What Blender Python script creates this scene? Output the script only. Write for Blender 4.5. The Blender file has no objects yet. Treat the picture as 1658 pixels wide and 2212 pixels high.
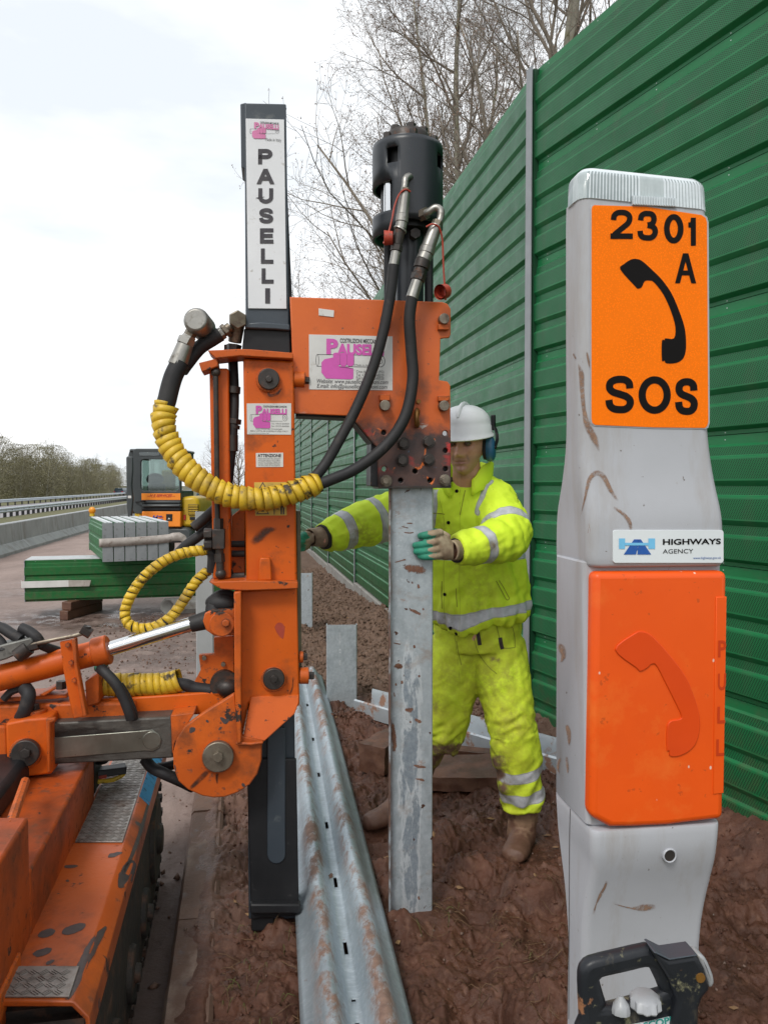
import bpy, bmesh, math, random
import numpy as np
from mathutils import Vector, Matrix
from mathutils import noise as mnoise
random.seed(7)
rad = math.radians
scene = bpy.context.scene
COL = scene.collection

# ------------------------------------------------------------------ camera, world, sun, exposure
CAM_H = 1.5
F, CX, CY, HZ = 1727.0, 829.0, 1106.0, 1049.0
PITCH = math.atan((CY - HZ) / F)
cd = bpy.data.cameras.new('camera')
cam = bpy.data.objects.new('camera', cd)
COL.objects.link(cam)
cam.location = (0, 0, CAM_H)
cam.rotation_euler = (math.pi / 2 - PITCH, 0, 0)
cd.sensor_fit = 'VERTICAL'
cd.sensor_height = 36.0
cd.lens = 36.0 * F / 2212.0
cd.clip_start = 0.05
cd.clip_end = 6000
scene.camera = cam

SUN_EL, SUN_AZ = 48.0, 205.0        # high behind the camera, a little to the left, well veiled by cloud
world = bpy.data.worlds.new('World')
scene.world = world
world.use_nodes = True
wt = world.node_tree
wt.nodes.clear()
def wn(t, **k):
    n = wt.nodes.new(t)
    for a, v in k.items():
        setattr(n, a, v)
    return n
wo = wn('ShaderNodeOutputWorld')
wb = wn('ShaderNodeBackground')
wb.inputs['Strength'].default_value = 0.105
sky = wn('ShaderNodeTexSky', sky_type='NISHITA', sun_disc=False)
sky.sun_elevation = rad(SUN_EL)
sky.sun_rotation = rad(SUN_AZ)
sky.air_density = 1.0
sky.dust_density = 2.0
tcw = wn('ShaderNodeTexCoord')
mpw = wn('ShaderNodeMapping')
mpw.inputs['Scale'].default_value = (1.6, 1.6, 5.0)
mpw.inputs['Location'].default_value = (0.35, 0.1, 0.2)
nz = wn('ShaderNodeTexNoise')
nz.inputs['Scale'].default_value = 1.5
nz.inputs['Detail'].default_value = 6
nz.inputs['Roughness'].default_value = 0.52
rmp = wn('ShaderNodeMapRange')
rmp.inputs['From Min'].default_value = 0.36
rmp.inputs['From Max'].default_value = 0.60
cl = wn('ShaderNodeMixRGB')
cl.inputs[1].default_value = (6.7, 7.1, 7.45, 1)     # grey undersides of the cloud sheet
cl.inputs[2].default_value = (9.2, 9.25, 9.3, 1)      # bright thin cloud
mx = wn('ShaderNodeMixRGB')
mx.inputs[0].default_value = 0.93
wt.links.new(tcw.outputs['Generated'], mpw.inputs['Vector'])
wt.links.new(mpw.outputs['Vector'], nz.inputs['Vector'])
wt.links.new(nz.outputs['Fac'], rmp.inputs['Value'])
wt.links.new(rmp.outputs['Result'], cl.inputs[0])
wt.links.new(sky.outputs['Color'], mx.inputs[1])
wt.links.new(cl.outputs['Color'], mx.inputs[2])
wt.links.new(mx.outputs['Color'], wb.inputs['Color'])
wt.links.new(wb.outputs['Background'], wo.inputs['Surface'])

sd = bpy.data.lights.new('sun', 'SUN')
sd.energy = 1.5
sd.angle = rad(15)
sd.color = (1.0, 0.965, 0.91)
sun = bpy.data.objects.new('sun', sd)
COL.objects.link(sun)
# sun_rotation is clockwise from +Y seen from above
_d = Vector((math.sin(rad(SUN_AZ)) * math.cos(rad(SUN_EL)), math.cos(rad(SUN_AZ)) * math.cos(rad(SUN_EL)), math.sin(rad(SUN_EL))))
sun.rotation_euler = _d.to_track_quat('Z', 'Y').to_euler()
sun.location = (0, 0, 20)
vs = scene.view_settings
vs.view_transform = 'Standard'
vs.look = 'None'
vs.exposure = 0.42
vs.gamma = 1.0
vs.use_curve_mapping = False
scene.cycles.max_bounces = 8
scene.cycles.transparent_max_bounces = 12

# ------------------------------------------------------------------ pixel -> place helpers (survey of the photograph)
def zc(ox, oy, s):
    return lambda x, y: ((ox + x * s) / 1.158, (oy + y * s) / 1.158)
zA = zc(0, 800, .4584); zB = zc(360, 700, .4825); zC = zc(0, 1450, .4825); zD = zc(0, 1850, .4825)
zE = zc(580, 230, .3619); zF = zc(720, 960, .4101); zG = zc(700, 1600, .4345); zH = zc(1350, 400, .4746)
zI = zc(1350, 1380, .5337); zJ = zc(740, 0, .7117); zK = zc(1050, 980, .2125); zL = zc(740, 1040, .2985)
zM = zc(0, 1080, .3197); zN = zc(1050, 1450, .3617); zO = zc(1390, 2200, .2835)
zP = lambda x, y: (x, y)
def ray(x, y):
    u, v = (x - CX) / F, (CY - y) / F
    c, s = math.cos(PITCH), math.sin(PITCH)
    return Vector((u, c + s * v, -s + c * v))
def at(x, y, Y):
    r = ray(x, y)
    return Vector((0, 0, CAM_H)) + r * (Y / r.y)
def gnd(x, y, z=0.0):
    r = ray(x, y)
    return Vector((0, 0, CAM_H)) + r * ((z - CAM_H) / r.z)

class Frame:
    """upright plane: a = along it, b = away from the viewer, z up"""
    def __init__(s, O, yaw):
        s.O = Vector((O.x, O.y, 0)); c, n = math.cos(rad(yaw)), math.sin(rad(yaw))
        s.a = Vector((c, n, 0)); s.b = Vector((-n, c, 0))
    def st(s, x, y, off=0.0):
        r = ray(x, y); p0 = Vector((0, 0, CAM_H))
        k = (s.b.dot(s.O - p0) + off) / s.b.dot(r)
        p = p0 + r * k
        return ((p - s.O).dot(s.a), p.z)
    def W(s, a, o, z):
        return s.O + s.a * a + s.b * o + Vector((0, 0, z))
    def P(s, x, y, off=0.0):
        q = s.st(x, y, off)
        return s.W(q[0], off, q[1])

# ------------------------------------------------------------------ mesh builder
def catmull(pts, n=8, closed=False):
    P = [Vector(p) for p in pts]
    out = []
    m = len(P)
    rng = range(m if closed else m - 1)
    for i in rng:
        if closed:
            p0, p1, p2, p3 = P[(i - 1) % m], P[i], P[(i + 1) % m], P[(i + 2) % m]
        else:
            p1, p2 = P[i], P[i + 1]
            p0 = P[i - 1] if i else p1 * 2 - p2
            p3 = P[i + 2] if i + 2 < m else p2 * 2 - p1
        for k in range(n):
            t = k / n
            out.append(0.5 * ((2 * p1) + (p2 - p0) * t + (2 * p0 - 5 * p1 + 4 * p2 - p3) * t * t + (3 * p1 - p0 - 3 * p2 + p3) * t ** 3))
    if not closed:
        out.append(P[-1].copy())
    return out
def interp(vals, n):
    m = len(vals) - 1
    r = []
    for i in range(n):
        t = i / (n - 1) * m
        k = min(int(t), m - 1)
        r.append(vals[k] + (vals[k + 1] - vals[k]) * (t - k))
    return r

class MB:
    def __init__(s):
        s.v = []; s.f = []; s.mi = []; s.cur = 0
    def add(s, vs_, fs):
        o = len(s.v)
        s.v += [tuple(x) for x in vs_]
        s.f += [tuple(i + o for i in f) for f in fs]
        s.mi += [s.cur] * len(fs)
    def box8(s, c):
        s.add(c, [(0, 3, 2, 1), (4, 5, 6, 7), (0, 1, 5, 4), (1, 2, 6, 5), (2, 3, 7, 6), (3, 0, 4, 7)])
    def box(s, x0, y0, z0, x1, y1, z1):
        s.box8([(x0, y0, z0), (x1, y0, z0), (x1, y1, z0), (x0, y1, z0), (x0, y0, z1), (x1, y0, z1), (x1, y1, z1), (x0, y1, z1)])
    def obox(s, c, ax, ay, az):
        c = Vector(c); ax = Vector(ax); ay = Vector(ay); az = Vector(az)
        s.box8([c - ax - ay - az, c + ax - ay - az, c + ax + ay - az, c - ax + ay - az, c - ax - ay + az, c + ax - ay + az, c + ax + ay + az, c - ax + ay + az])
    def fbox(s, fr, a0, o0, z0, a1, o1, z1):
        s.box8([fr.W(a0, o0, z0), fr.W(a1, o0, z0), fr.W(a1, o1, z0), fr.W(a0, o1, z0), fr.W(a0, o0, z1), fr.W(a1, o0, z1), fr.W(a1, o1, z1), fr.W(a0, o1, z1)])
    def prism_pts(s, front, back):
        n = len(front)
        s.add(list(front) + list(back), [tuple(range(n)), tuple(range(2 * n - 1, n - 1, -1))] + [(i, i + n, (i + 1) % n + n, (i + 1) % n) for i in range(n)])
    def prism(s, fr, pts, o0, o1, z=zP):
        q = [fr.st(*z(*p), o0) for p in pts]
        ar = sum(q[i][0] * q[(i + 1) % len(q)][1] - q[(i + 1) % len(q)][0] * q[i][1] for i in range(len(q)))
        if ar < 0:
            q = q[::-1]
        s.prism_pts([fr.W(a, o0, t) for a, t in q], [fr.W(a, o1, t) for a, t in q])
    def tube(s, path, r, n=12, cap=True):
        P = [Vector(p) for p in path]
        if not isinstance(r, (list, tuple)):
            r = [r] * len(P)
        if len(r) != len(P):
            r = interp(list(r), len(P))
        T = []
        for i in range(len(P)):
            a = P[max(i - 1, 0)]; b = P[min(i + 1, len(P) - 1)]
            d = b - a
            T.append(d.normalized() if d.length > 1e-9 else Vector((0, 0, 1)))
        up = Vector((0, 0, 1)) if abs(T[0].z) < .9 else Vector((1, 0, 0))
        u = (up - T[0] * up.dot(T[0])).normalized()
        vs_, fs = [], []
        for i in range(len(P)):
            u = (u - T[i] * u.dot(T[i]))
            u = u.normalized() if u.length > 1e-6 else T[i].orthogonal().normalized()
            w = T[i].cross(u)
            for k in range(n):
                t = 2 * math.pi * k / n
                vs_.append(P[i] + (u * math.cos(t) + w * math.sin(t)) * r[i])
        for i in range(len(P) - 1):
            for k in range(n):
                k2 = (k + 1) % n
                fs.append((i * n + k, i * n + k2, (i + 1) * n + k2, (i + 1) * n + k))
        if cap:
            fs.append(tuple(range(n - 1, -1, -1)))
            e = (len(P) - 1) * n
            fs.append(tuple(range(e, e + n)))
        s.add(vs_, fs)
    def cyl(s, p0, p1, r0, r1=None, n=20):
        s.tube([p0, p1], [r0, r0 if r1 is None else r1], n)
    def disc(s, fr, c, r, o0, o1, z=zP, n=28, r1=None):
        """round pin standing out of the plane: centre and radius in picture units"""
        p = fr.P(*z(*c), o0)
        rr = r * 1.535e-3
        s.cyl(p, p + fr.b * (o1 - o0), rr, rr if r1 is None else r1 * 1.535e-3, n)
    def loft(s, rings, cap=True, n=None):
        """rings: list of lists of points, equal length"""
        n = len(rings[0])
        vs_ = [p for r in rings for p in r]
        fs = []
        for i in range(len(rings) - 1):
            for k in range(n):
                k2 = (k + 1) % n
                fs.append((i * n + k, i * n + k2, (i + 1) * n + k2, (i + 1) * n + k))
        if cap:
            fs.append(tuple(range(n - 1, -1, -1)))
            e = (len(rings) - 1) * n
            fs.append(tuple(range(e, e + n)))
        s.add(vs_, fs)
    def ell(s, rings, n=20, cap=True):
        """rings: (centre, xvec, yvec)"""
        R = []
        for c, x, y in rings:
            c = Vector(c); x = Vector(x); y = Vector(y)
            R.append([c + x * math.cos(2 * math.pi * k / n) + y * math.sin(2 * math.pi * k / n) for k in range(n)])
        s.loft(R, cap)
    def sphere(s, c, rx, ry=None, rz=None, n=16, m=10, rot=None):
        ry = rx if ry is None else ry; rz = rx if rz is None else rz
        c = Vector(c); vs_ = []; fs = []
        for i in range(1, m):
            t = math.pi * i / m
            for k in range(n):
                p = 2 * math.pi * k / n
                q = Vector((rx * math.sin(t) * math.cos(p), ry * math.sin(t) * math.sin(p), rz * math.cos(t)))
                if rot: q = rot @ q
                vs_.append(c + q)
        top = Vector((0, 0, rz)); bot = Vector((0, 0, -rz))
        if rot: top = rot @ top; bot = rot @ bot
        vs_ += [c + top, c + bot]
        for i in range(m - 2):
            for k in range(n):
                k2 = (k + 1) % n
                fs.append((i * n + k, (i + 1) * n + k, (i + 1) * n + k2, i * n + k2))
        T = len(vs_) - 2
        for k in range(n):
            k2 = (k + 1) % n
            fs.append((T, k, k2)); fs.append((T + 1, (m - 2) * n + k2, (m - 2) * n + k))
        s.add(vs_, fs)
    def mesh(s, name, base=(0, 0, 0)):
        me = bpy.data.meshes.new(name)
        b = Vector(base)
        me.from_pydata([(x[0] - b.x, x[1] - b.y, x[2] - b.z) for x in s.v], [], s.f)
        if any(s.mi):
            me.polygons.foreach_set('material_index', s.mi)
        me.update()
        return me
    def build(s, name, m, parent=None, smooth=35, bev=0, seg=2, solid=0):
        me = s.mesh(name, base_of(parent))
        return link(name, me, m, parent, smooth, bev, seg, solid)

def base_of(p):
    b = Vector((0, 0, 0))
    while p is not None:
        b += Vector(p.location); p = p.parent
    return b
def link(name, me, m, parent=None, smooth=35, bev=0, seg=2, solid=0):
    o = bpy.data.objects.new(name, me)
    COL.objects.link(o)
    if parent is not None:
        o.parent = parent
    for q in (m if isinstance(m, (list, tuple)) else [m]):
        me.materials.append(q)
    if smooth:
        me.shade_smooth()
        if smooth < 179:
            me.set_sharp_from_angle(angle=rad(smooth))
    if solid:
        md = o.modifiers.new('solid', 'SOLIDIFY'); md.thickness = solid; md.offset = 0
    if bev:
        md = o.modifiers.new('bevel', 'BEVEL'); md.width = bev; md.segments = seg; md.limit_method = 'ANGLE'; md.angle_limit = rad(40); md.harden_normals = False
    return o
def tag(o, label=None, cat=None, group=None, kind=None):
    if label: o['label'] = label
    if cat: o['category'] = cat
    if group: o['group'] = group
    if kind: o['kind'] = kind
    return o
def thing(name, loc, label, cat, group=None, rz=0):
    o = bpy.data.objects.new(name, None)
    o.empty_display_size = .2
    COL.objects.link(o)
    o.location = loc
    o.rotation_euler = (0, 0, rz)
    return tag(o, label, cat, group)
def copy_tree(o, loc=None, rz=None, label=None, parent=None):
    c = o.copy(); COL.objects.link(c)
    if parent is not None: c.parent = parent
    if loc is not None: c.location = loc
    if rz is not None: c.rotation_euler = (0, 0, rz)
    if label: c['label'] = label
    for ch in list(o.children):
        copy_tree(ch, parent=c)
    return c
def bake(o, name):
    dg = bpy.context.evaluated_depsgraph_get()
    me = bpy.data.meshes.new_from_object(o.evaluated_get(dg))
    me.name = name
    return me
def drop(o):
    d = o.data
    bpy.data.objects.remove(o)
    if isinstance(d, bpy.types.Mesh): bpy.data.meshes.remove(d)
    else: bpy.data.curves.remove(d)
def mesh_xy(me):
    n = len(me.vertices)
    co = np.empty(n * 3, np.float64); me.vertices.foreach_get('co', co)
    return co.reshape(-1, 3)
def set_co(me, co):
    me.vertices.foreach_set('co', np.ascontiguousarray(co, np.float32).ravel()); me.update()
def attr(me, name, vals):
    a = me.attributes.new(name, 'FLOAT', 'POINT')
    a.data.foreach_set('value', np.ascontiguousarray(vals, np.float32))

def text_mesh(txt, bold=0.0, ext=0.0, italic=0.0):
    cu = bpy.data.curves.new('t', 'FONT')
    cu.body = txt; cu.offset = bold; cu.extrude = ext; cu.shear = italic; cu.resolution_u = 4
    o = bpy.data.objects.new('t', cu); COL.objects.link(o)
    me = bake(o, 'lettering'); drop(o)
    return me
def curve_fill(loops, ext, bev=0.0, res=2):
    """flat filled outline with holes -> mesh in its own xy plane, thickness 2*ext along z"""
    cu = bpy.data.curves.new('c', 'CURVE'); cu.dimensions = '2D'; cu.fill_mode = 'BOTH'
    cu.extrude = max(ext - bev, 0); cu.bevel_depth = bev; cu.bevel_resolution = res; cu.offset = -bev
    for lp in loops:
        sp = cu.splines.new('POLY'); sp.points.add(len(lp) - 1)
        for p, q in zip(sp.points, lp): p.co = (q[0], q[1], 0, 1)
        sp.use_cyclic_u = True
    o = bpy.data.objects.new('c', cu); COL.objects.link(o)
    me = bake(o, 'plate'); drop(o)
    return me
def circ(c, r, n=20):
    return [(c[0] + r * math.cos(2 * math.pi * k / n), c[1] + r * math.sin(2 * math.pi * k / n)) for k in range(n)]
def plane_mesh(me, fr, off, parent):
    """xy of me -> (a, z) of frame fr, z of me -> towards viewer"""
    co = mesh_xy(me); b = base_of(parent)
    A, B, O = np.array(fr.a), np.array(fr.b), np.array(fr.O)
    w = O + co[:, :1] * A + (off - co[:, 2:3]) * B + co[:, 1:2] * np.array((0, 0, 1.0)) - np.array(b)
    set_co(me, w)
    return me
def cplate(fr, loops, o0, o1, name, m, parent, z=zP, bev=.002, holes=()):
    L = [[fr.st(*z(*p), o0) for p in lp] for lp in loops]
    for c, r in holes:
        L.append(circ(fr.st(*z(*c), o0), r * 1.535e-3))
    me = curve_fill(L, abs(o1 - o0) / 2, bev)
    me.name = name
    plane_mesh(me, fr, (o0 + o1) / 2, parent)
    return link(name, me, m, parent, 35)
def text_st(fr, txt, s0, t0, s1, t1, off, m, parent, name='lettering', bold=.0, ext=.0006, italic=0, bulge=None):
    me = text_mesh(txt, bold, 0.0, italic)
    co = mesh_xy(me)
    lo, hi = co.min(0), co.max(0)
    k = (co - lo) / np.maximum(hi - lo, 1e-9)
    q = np.zeros_like(co)
    q[:, 0] = s0 + k[:, 0] * (s1 - s0); q[:, 1] = t0 + k[:, 1] * (t1 - t0); q[:, 2] = 0
    set_co(me, q)
    plane_mesh(me, fr, off, parent)
    return link(name, me, m, parent, 0)
def text_px(fr, txt, x0, y0, x1, y1, off, m, parent, z=zP, **k):
    p = fr.st(*z(x0, y1), off); q = fr.st(*z(x1, y0), off)
    return text_st(fr, txt, p[0], p[1], q[0], q[1], off, m, parent, **k)

def _arc(cx, cy, rx, ry, a0, a1, n=10):
    return [(cx + rx * math.cos(rad(a0 + (a1 - a0) * k / n)), cy + ry * math.sin(rad(a0 + (a1 - a0) * k / n))) for k in range(n + 1)]
GLY = {
 'I': [('q', [(.5, 0), (.5, 1)])], 'L': [('q', [(0, 0), (0, 1), (1, 1)])], 'E': [('q', [(1, 0), (0, 0), (0, 1), (1, 1)]), ('q', [(0, .49), (.93, .49)])],
 'P': [('q', [(0, 1), (0, 0), (.5, 0)] + _arc(.55, .27, .45, .27, -90, 90) + [(0, .54)])],
 'A': [('v', [(0, 1), (.44, 0)]), ('v', [(1, 1), (.56, 0)]), ('b', [(.22, .68), (.78, .68)])],
 'U': [('q', [(0, 0), (0, .62)] + _arc(.5, .62, .5, .38, 180, 0, 14) + [(1, 0)])],
 'S': [('s', [(.96, .30), (.92, .12), (.74, .02), (.5, 0), (.25, .03), (.06, .13), (.04, .30), (.20, .42), (.5, .49), (.80, .57), (.97, .70), (.94, .87), (.76, .98), (.5, 1), (.23, .97), (.05, .86), (0, .68)])],
 'O': [('o', _arc(.5, .5, .5, .5, 0, 360, 40)[:-1])], '0': [('o', _arc(.5, .5, .5, .5, 0, 360, 40)[:-1])],
 '2': [('s', [(.02, .32), (.07, .13), (.26, .02), (.5, 0), (.76, .03), (.95, .15), (.97, .31), (.87, .46), (.63, .61), (.35, .77), (.12, .91), (.04, 1)]), ('q', [(.0, 1), (1, 1)])],
 '3': [('s', [(.03, .28), (.09, .10), (.28, .01), (.5, 0), (.77, .03), (.91, .15), (.90, .31), (.78, .43), (.50, .475)]), ('s', [(.50, .475), (.83, .53), (1, .68), (.96, .86), (.76, .98), (.48, 1), (.2, .97), (.04, .87), (0, .71)])],
 '1': [('q', [(1, 0), (1, 1)]), ('s', [(1.0, .02), (.7, .15), (.1, .20), (-.75, .205)])],
}
def glyph(fr, ch, x0, y0, x1, y1, w, off, m, parent, z=zP, name='lettering'):
    """one sign-painter's letter built from strokes of width w"""
    ix0, iy0, ix1, iy1 = x0 + w / 2, y0 + w / 2, x1 - w / 2, y1 - w / 2
    b = MB()
    for li, (kd, pts) in enumerate(GLY[ch]):
        if kd == 's': pts = [(q.x, q.y) for q in catmull([Vector((u, v, 0)) for u, v in pts], 4)]
        P = [Vector((ix0 + u * (ix1 - ix0), iy0 + v * (iy1 - iy0), 0)) for u, v in pts]
        if kd == 'q' or kd == 'v':
            e = w / 2
            if kd == 'q':
                P[0] = P[0] + (P[0] - P[1]).normalized() * e; P[-1] = P[-1] + (P[-1] - P[-2]).normalized() * e
            else:
                P[0] = P[0] + (P[0] - P[1]) * (e / abs(P[0].y - P[1].y)); P[-1] = P[-1] + (P[-1] - P[-2]) * (e / abs(P[-1].y - P[-2].y))
        n = len(P); cl_ = kd == 'o'; A = []; B = []
        for i in range(n):
            p0 = P[i - 1] if (i or cl_) else None; p2 = P[(i + 1) % n] if (i < n - 1 or cl_) else None
            d0 = (P[i] - p0).normalized() if p0 is not None else None; d1 = (p2 - P[i]).normalized() if p2 is not None else None
            if d0 is None: d0 = d1
            if d1 is None: d1 = d0
            t = (d0 + d1).normalized(); k = max(t.dot(d0), .4); nn = Vector((-t.y, t.x, 0)) * (w / 2 / k)
            if kd == 'v': nn = Vector((w / 2 / max(abs(t.y), .3), 0, 0))
            A.append(P[i] + nn); B.append(P[i] - nn)
        o_ = off - .00012 * li
        pa = [fr.P(*z(q.x, q.y), o_) for q in A]; pb = [fr.P(*z(q.x, q.y), o_) for q in B]
        b.add(pa + pb, [(i, (i + 1) % n, n + (i + 1) % n, n + i) for i in range(n if cl_ else n - 1)])
    return b.build(name, m, parent, 0)

# ------------------------------------------------------------------ materials
class NT:
    def __init__(s, name):
        s.m = bpy.data.materials.new(name); s.m.use_nodes = True
        s.t = s.m.node_tree; s.b = s.t.nodes['Principled BSDF']; s.co = None
    def n(s, t, **k):
        x = s.t.nodes.new(t)
        for a, v in k.items(): setattr(x, a, v)
        return x
    def l(s, a, b): s.t.links.new(a, b)
    def coord(s, stretch=None):
        if s.co is None: s.co = s.n('ShaderNodeTexCoord')
        o = s.co.outputs['Object']
        if stretch:
            mp = s.n('ShaderNodeMapping'); mp.inputs['Scale'].default_value = stretch
            s.l(o, mp.inputs['Vector']); o = mp.outputs['Vector']
        return o
    def noise(s, scale, detail=6, rough=.6, stretch=None, dist=0):
        x = s.n('ShaderNodeTexNoise'); x.inputs['Scale'].default_value = scale
        x.inputs['Detail'].default_value = detail; x.inputs['Roughness'].default_value = rough; x.inputs['Distortion'].default_value = dist
        s.l(s.coord(stretch), x.inputs['Vector'])
        return x.outputs['Fac']
    def ramp(s, v, lo, hi, a=0.0, b=1.0):
        x = s.n('ShaderNodeMapRange'); x.inputs['From Min'].default_value = lo; x.inputs['From Max'].default_value = hi
        x.inputs['To Min'].default_value = a; x.inputs['To Max'].default_value = b
        s.l(v, x.inputs['Value']); return x.outputs['Result']
    def math(s, op, a, b=None):
        x = s.n('ShaderNodeMath', operation=op)
        for i, q in enumerate((a, b)):
            if q is None: continue
            if isinstance(q, (int, float)): x.inputs[i].default_value = q
            else: s.l(q, x.inputs[i])
        return x.outputs[0]
    def mix(s, f, a, b):
        x = s.n('ShaderNodeMixRGB')
        for i, q in enumerate((f, a, b)):
            if isinstance(q, (int, float)): x.inputs[i].default_value = q
            elif isinstance(q, tuple): x.inputs[i].default_value = (*q[:3], 1)
            else: s.l(q, x.inputs[i])
        return x.outputs[0]
    def at(s, name):
        x = s.n('ShaderNodeAttribute'); x.attribute_name = name
        return x.outputs['Fac']
    def bump(s, h, strength=.3, dist=.01, prev=None):
        x = s.n('ShaderNodeBump'); x.inputs['Strength'].default_value = strength; x.inputs['Distance'].default_value = dist
        s.l(h, x.inputs['Height'])
        if prev: s.l(prev, x.inputs['Normal'])
        return x.outputs['Normal']
    def out(s, col=None, rough=None, metal=None, normal=None, spec=None):
        for q, nm in ((col, 'Base Color'), (rough, 'Roughness'), (metal, 'Metallic'), (normal, 'Normal'), (spec, 'Specular IOR Level')):
            if q is None: continue
            if isinstance(q, (int, float)): s.b.inputs[nm].default_value = q
            elif isinstance(q, tuple): s.b.inputs[nm].default_value = (*q[:3], 1)
            else: s.l(q, s.b.inputs[nm])
        return s.m
def pbr(name, col, rough=.5, metal=0., col2=None, ns=6, layers=(), bump=None, spec=None, coat=0, edge=None):
    """layers: (colour, scale, lo, hi, stretch, roughness, metal)"""
    N = NT(name)
    c = N.mix(N.ramp(N.noise(ns), .35, .65), col, col2 or tuple(x * .82 for x in col))
    r = N.ramp(N.noise(ns * 2.3), .3, .7, rough - .06, rough + .08)
    mt = metal
    for L in layers:
        colr, sc, lo, hi = L[:4]
        st = L[4] if len(L) > 4 else None
        f = N.ramp(N.noise(sc, 8, .65, st), lo, hi)
        c = N.mix(f, c, colr)
        if len(L) > 5 and L[5] is not None:
            r = N.mix(f, r, (L[5],) * 3)
        if len(L) > 6:
            mt = N.mix(f, mt if not isinstance(mt, float) else (mt,) * 3, (L[6],) * 3)
    if edge:
        # paint knocked off along the corners of the plates
        bv = N.n('ShaderNodeBevel'); bv.samples = 4; bv.inputs['Radius'].default_value = edge[0]
        ge = N.n('ShaderNodeNewGeometry'); vm = N.n('ShaderNodeVectorMath', operation='DOT_PRODUCT')
        N.l(bv.outputs[0], vm.inputs[0]); N.l(ge.outputs['Normal'], vm.inputs[1])
        e_ = N.ramp(N.math('ADD', N.math('SUBTRACT', 1, vm.outputs['Value']), N.math('MULTIPLY', N.math('SUBTRACT', N.noise(38, 8, .75), .5), edge[1])), edge[2], edge[2] + .02)
        c = N.mix(e_, c, N.mix(N.ramp(N.noise(50, 4), .35, .65), (.055, .040, .034), (.15, .055, .028)))
        r = N.mix(e_, r, (.6,) * 3)
    nrm = N.bump(N.noise(bump[0], 5), bump[1], bump[2]) if bump else None
    if coat: N.b.inputs['Coat Weight'].default_value = coat
    return N.out(c, r, mt, nrm, spec)

CHIP = (.035, .026, .022)
RUST = (.13, .045, .018)
MUDC = (.11, .052, .031)
M = {}
M['orange'] = pbr('orange_paint', (.62, .112, .006), .44, 0., (.50, .083, .006), 3, [((.25, .058, .014), 9, .54, .74, None, .6), ((.12, .035, .014), 5, .63, .74, (1, 1, .25), .6), (CHIP, 26, .655, .675, None, .7), (MUDC, 60, .64, .72, None, .8)], (70, .12, .004), .3, 0, (.006, .30, .10))
M['orange_worn'] = pbr('worn_orange_paint', (.58, .115, .012), .45, 0., (.44, .08, .010), 3, [((.22, .055, .014), 7, .52, .7, None, .6), (CHIP, 11, .60, .625, None, .7), (MUDC, 40, .60, .72, None, .8)], (50, .2, .005), .3, 0, (.007, .42, .08))
M['body_shaded'] = pbr('shaded_orange_body', (.44, .075, .008), .5, 0., (.33, .052, .008), 2.5, [((.17, .042, .014), 5, .46, .68, None, .6), (CHIP, 16, .64, .66, None, .7), (MUDC, 30, .56, .70, None, .8)], (50, .2, .005), .3, 0, (.008, .42, .08))  # shade of the body's side put into the orange, under chips and mud
M['deck'] = pbr('scuffed_orange_deck', (.45, .09, .012), .36, 0., (.36, .065, .010), 2.2, [((.15, .04, .016), 5, .52, .70, None, .5), ((.05, .042, .042), 5.2, .645, .66, None, .45), (CHIP, 14, .63, .655, None, .6), (MUDC, 30, .62, .75, None, .8)], (40, .22, .005))
M['plate_end'] = None
M['mast_grey'] = pbr('dark_grey_paint', (.030, .041, .054), .42, 0., (.042, .053, .066), 4, [((.09, .10, .105), 18, .62, .74, None, .5), (RUST, 10, .71, .75)], (60, .1, .003))
M['black_steel'] = pbr('black_painted_steel', (.010, .0105, .012), .46, 0., (.018, .018, .020), 5, [((.05, .05, .05), 40, .64, .75, None, .5), (MUDC, 22, .66, .74, None, .8)], (50, .12, .003), .3)
M['hammer'] = pbr('dark_hammer_paint', (.017, .021, .027), .36, 0., (.012, .015, .019), 5, [((.10, .055, .03), 7, .66, .74, (1, 1, .3), .6), ((.08, .09, .10), 30, .66, .74, None, .5)], (50, .12, .003))
M['rubber'] = pbr('black_rubber', (.016, .016, .018), .6, 0., (.024, .023, .023), 8, [((.075, .062, .055), 20, .60, .8, None, .8)], (90, .25, .002), .35)
M['steel'] = pbr('zinc_plated_steel', (.38, .37, .34), .38, .85, (.27, .26, .24), 10, [((.10, .085, .065), 28, .56, .72, None, .6, .3)], (80, .12, .002))
M['bolt'] = pbr('weathered_bolt_steel', (.26, .23, .18), .45, .75, (.16, .13, .10), 20, [((.06, .035, .025), 30, .52, .7, None, .7, .2)], (90, .2, .002))
M['darkbolt'] = pbr('greasy_bolt_steel', (.06, .052, .047), .45, .5, (.035, .03, .028), 20, [((.11, .05, .03), 30, .56, .7, None, .7)], (90, .25, .002))
M['chrome'] = pbr('chromed_rod', (.72, .73, .74), .12, 1., (.66, .67, .68), 6)
M['yellow'] = pbr('yellow_spiral_plastic', (.66, .44, .025), .45, 0., (.56, .36, .02), 9, [((.26, .165, .03), 10, .50, .68, None, .6), ((.045, .035, .022), 15, .555, .63, None, .7), ((.12, .08, .03), 40, .60, .70)], (60, .18, .003))
M['white_sign'] = pbr('white_enamel_sign', (.70, .71, .73), .4, 0., (.64, .65, .67), 5, [((.40, .38, .35), 34, .63, .75, None, .5)], None)
M['decal'] = pbr('off_white_sticker', (.60, .60, .58), .45, 0., (.52, .52, .50), 8, [((.35, .32, .28), 24, .60, .76, None, .6)], None)
M['ink'] = pbr('dark_ink', (.030, .027, .036), .6, 0., (.06, .055, .06), 30)
M['ink_grey'] = pbr('grey_print', (.16, .16, .16), .5)
M['magenta'] = pbr('magenta_print', (.56, .085, .38), .5, 0., (.50, .075, .34), 12)
M['pink'] = pbr('faded_pink_print', (.66, .20, .40), .5)
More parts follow.
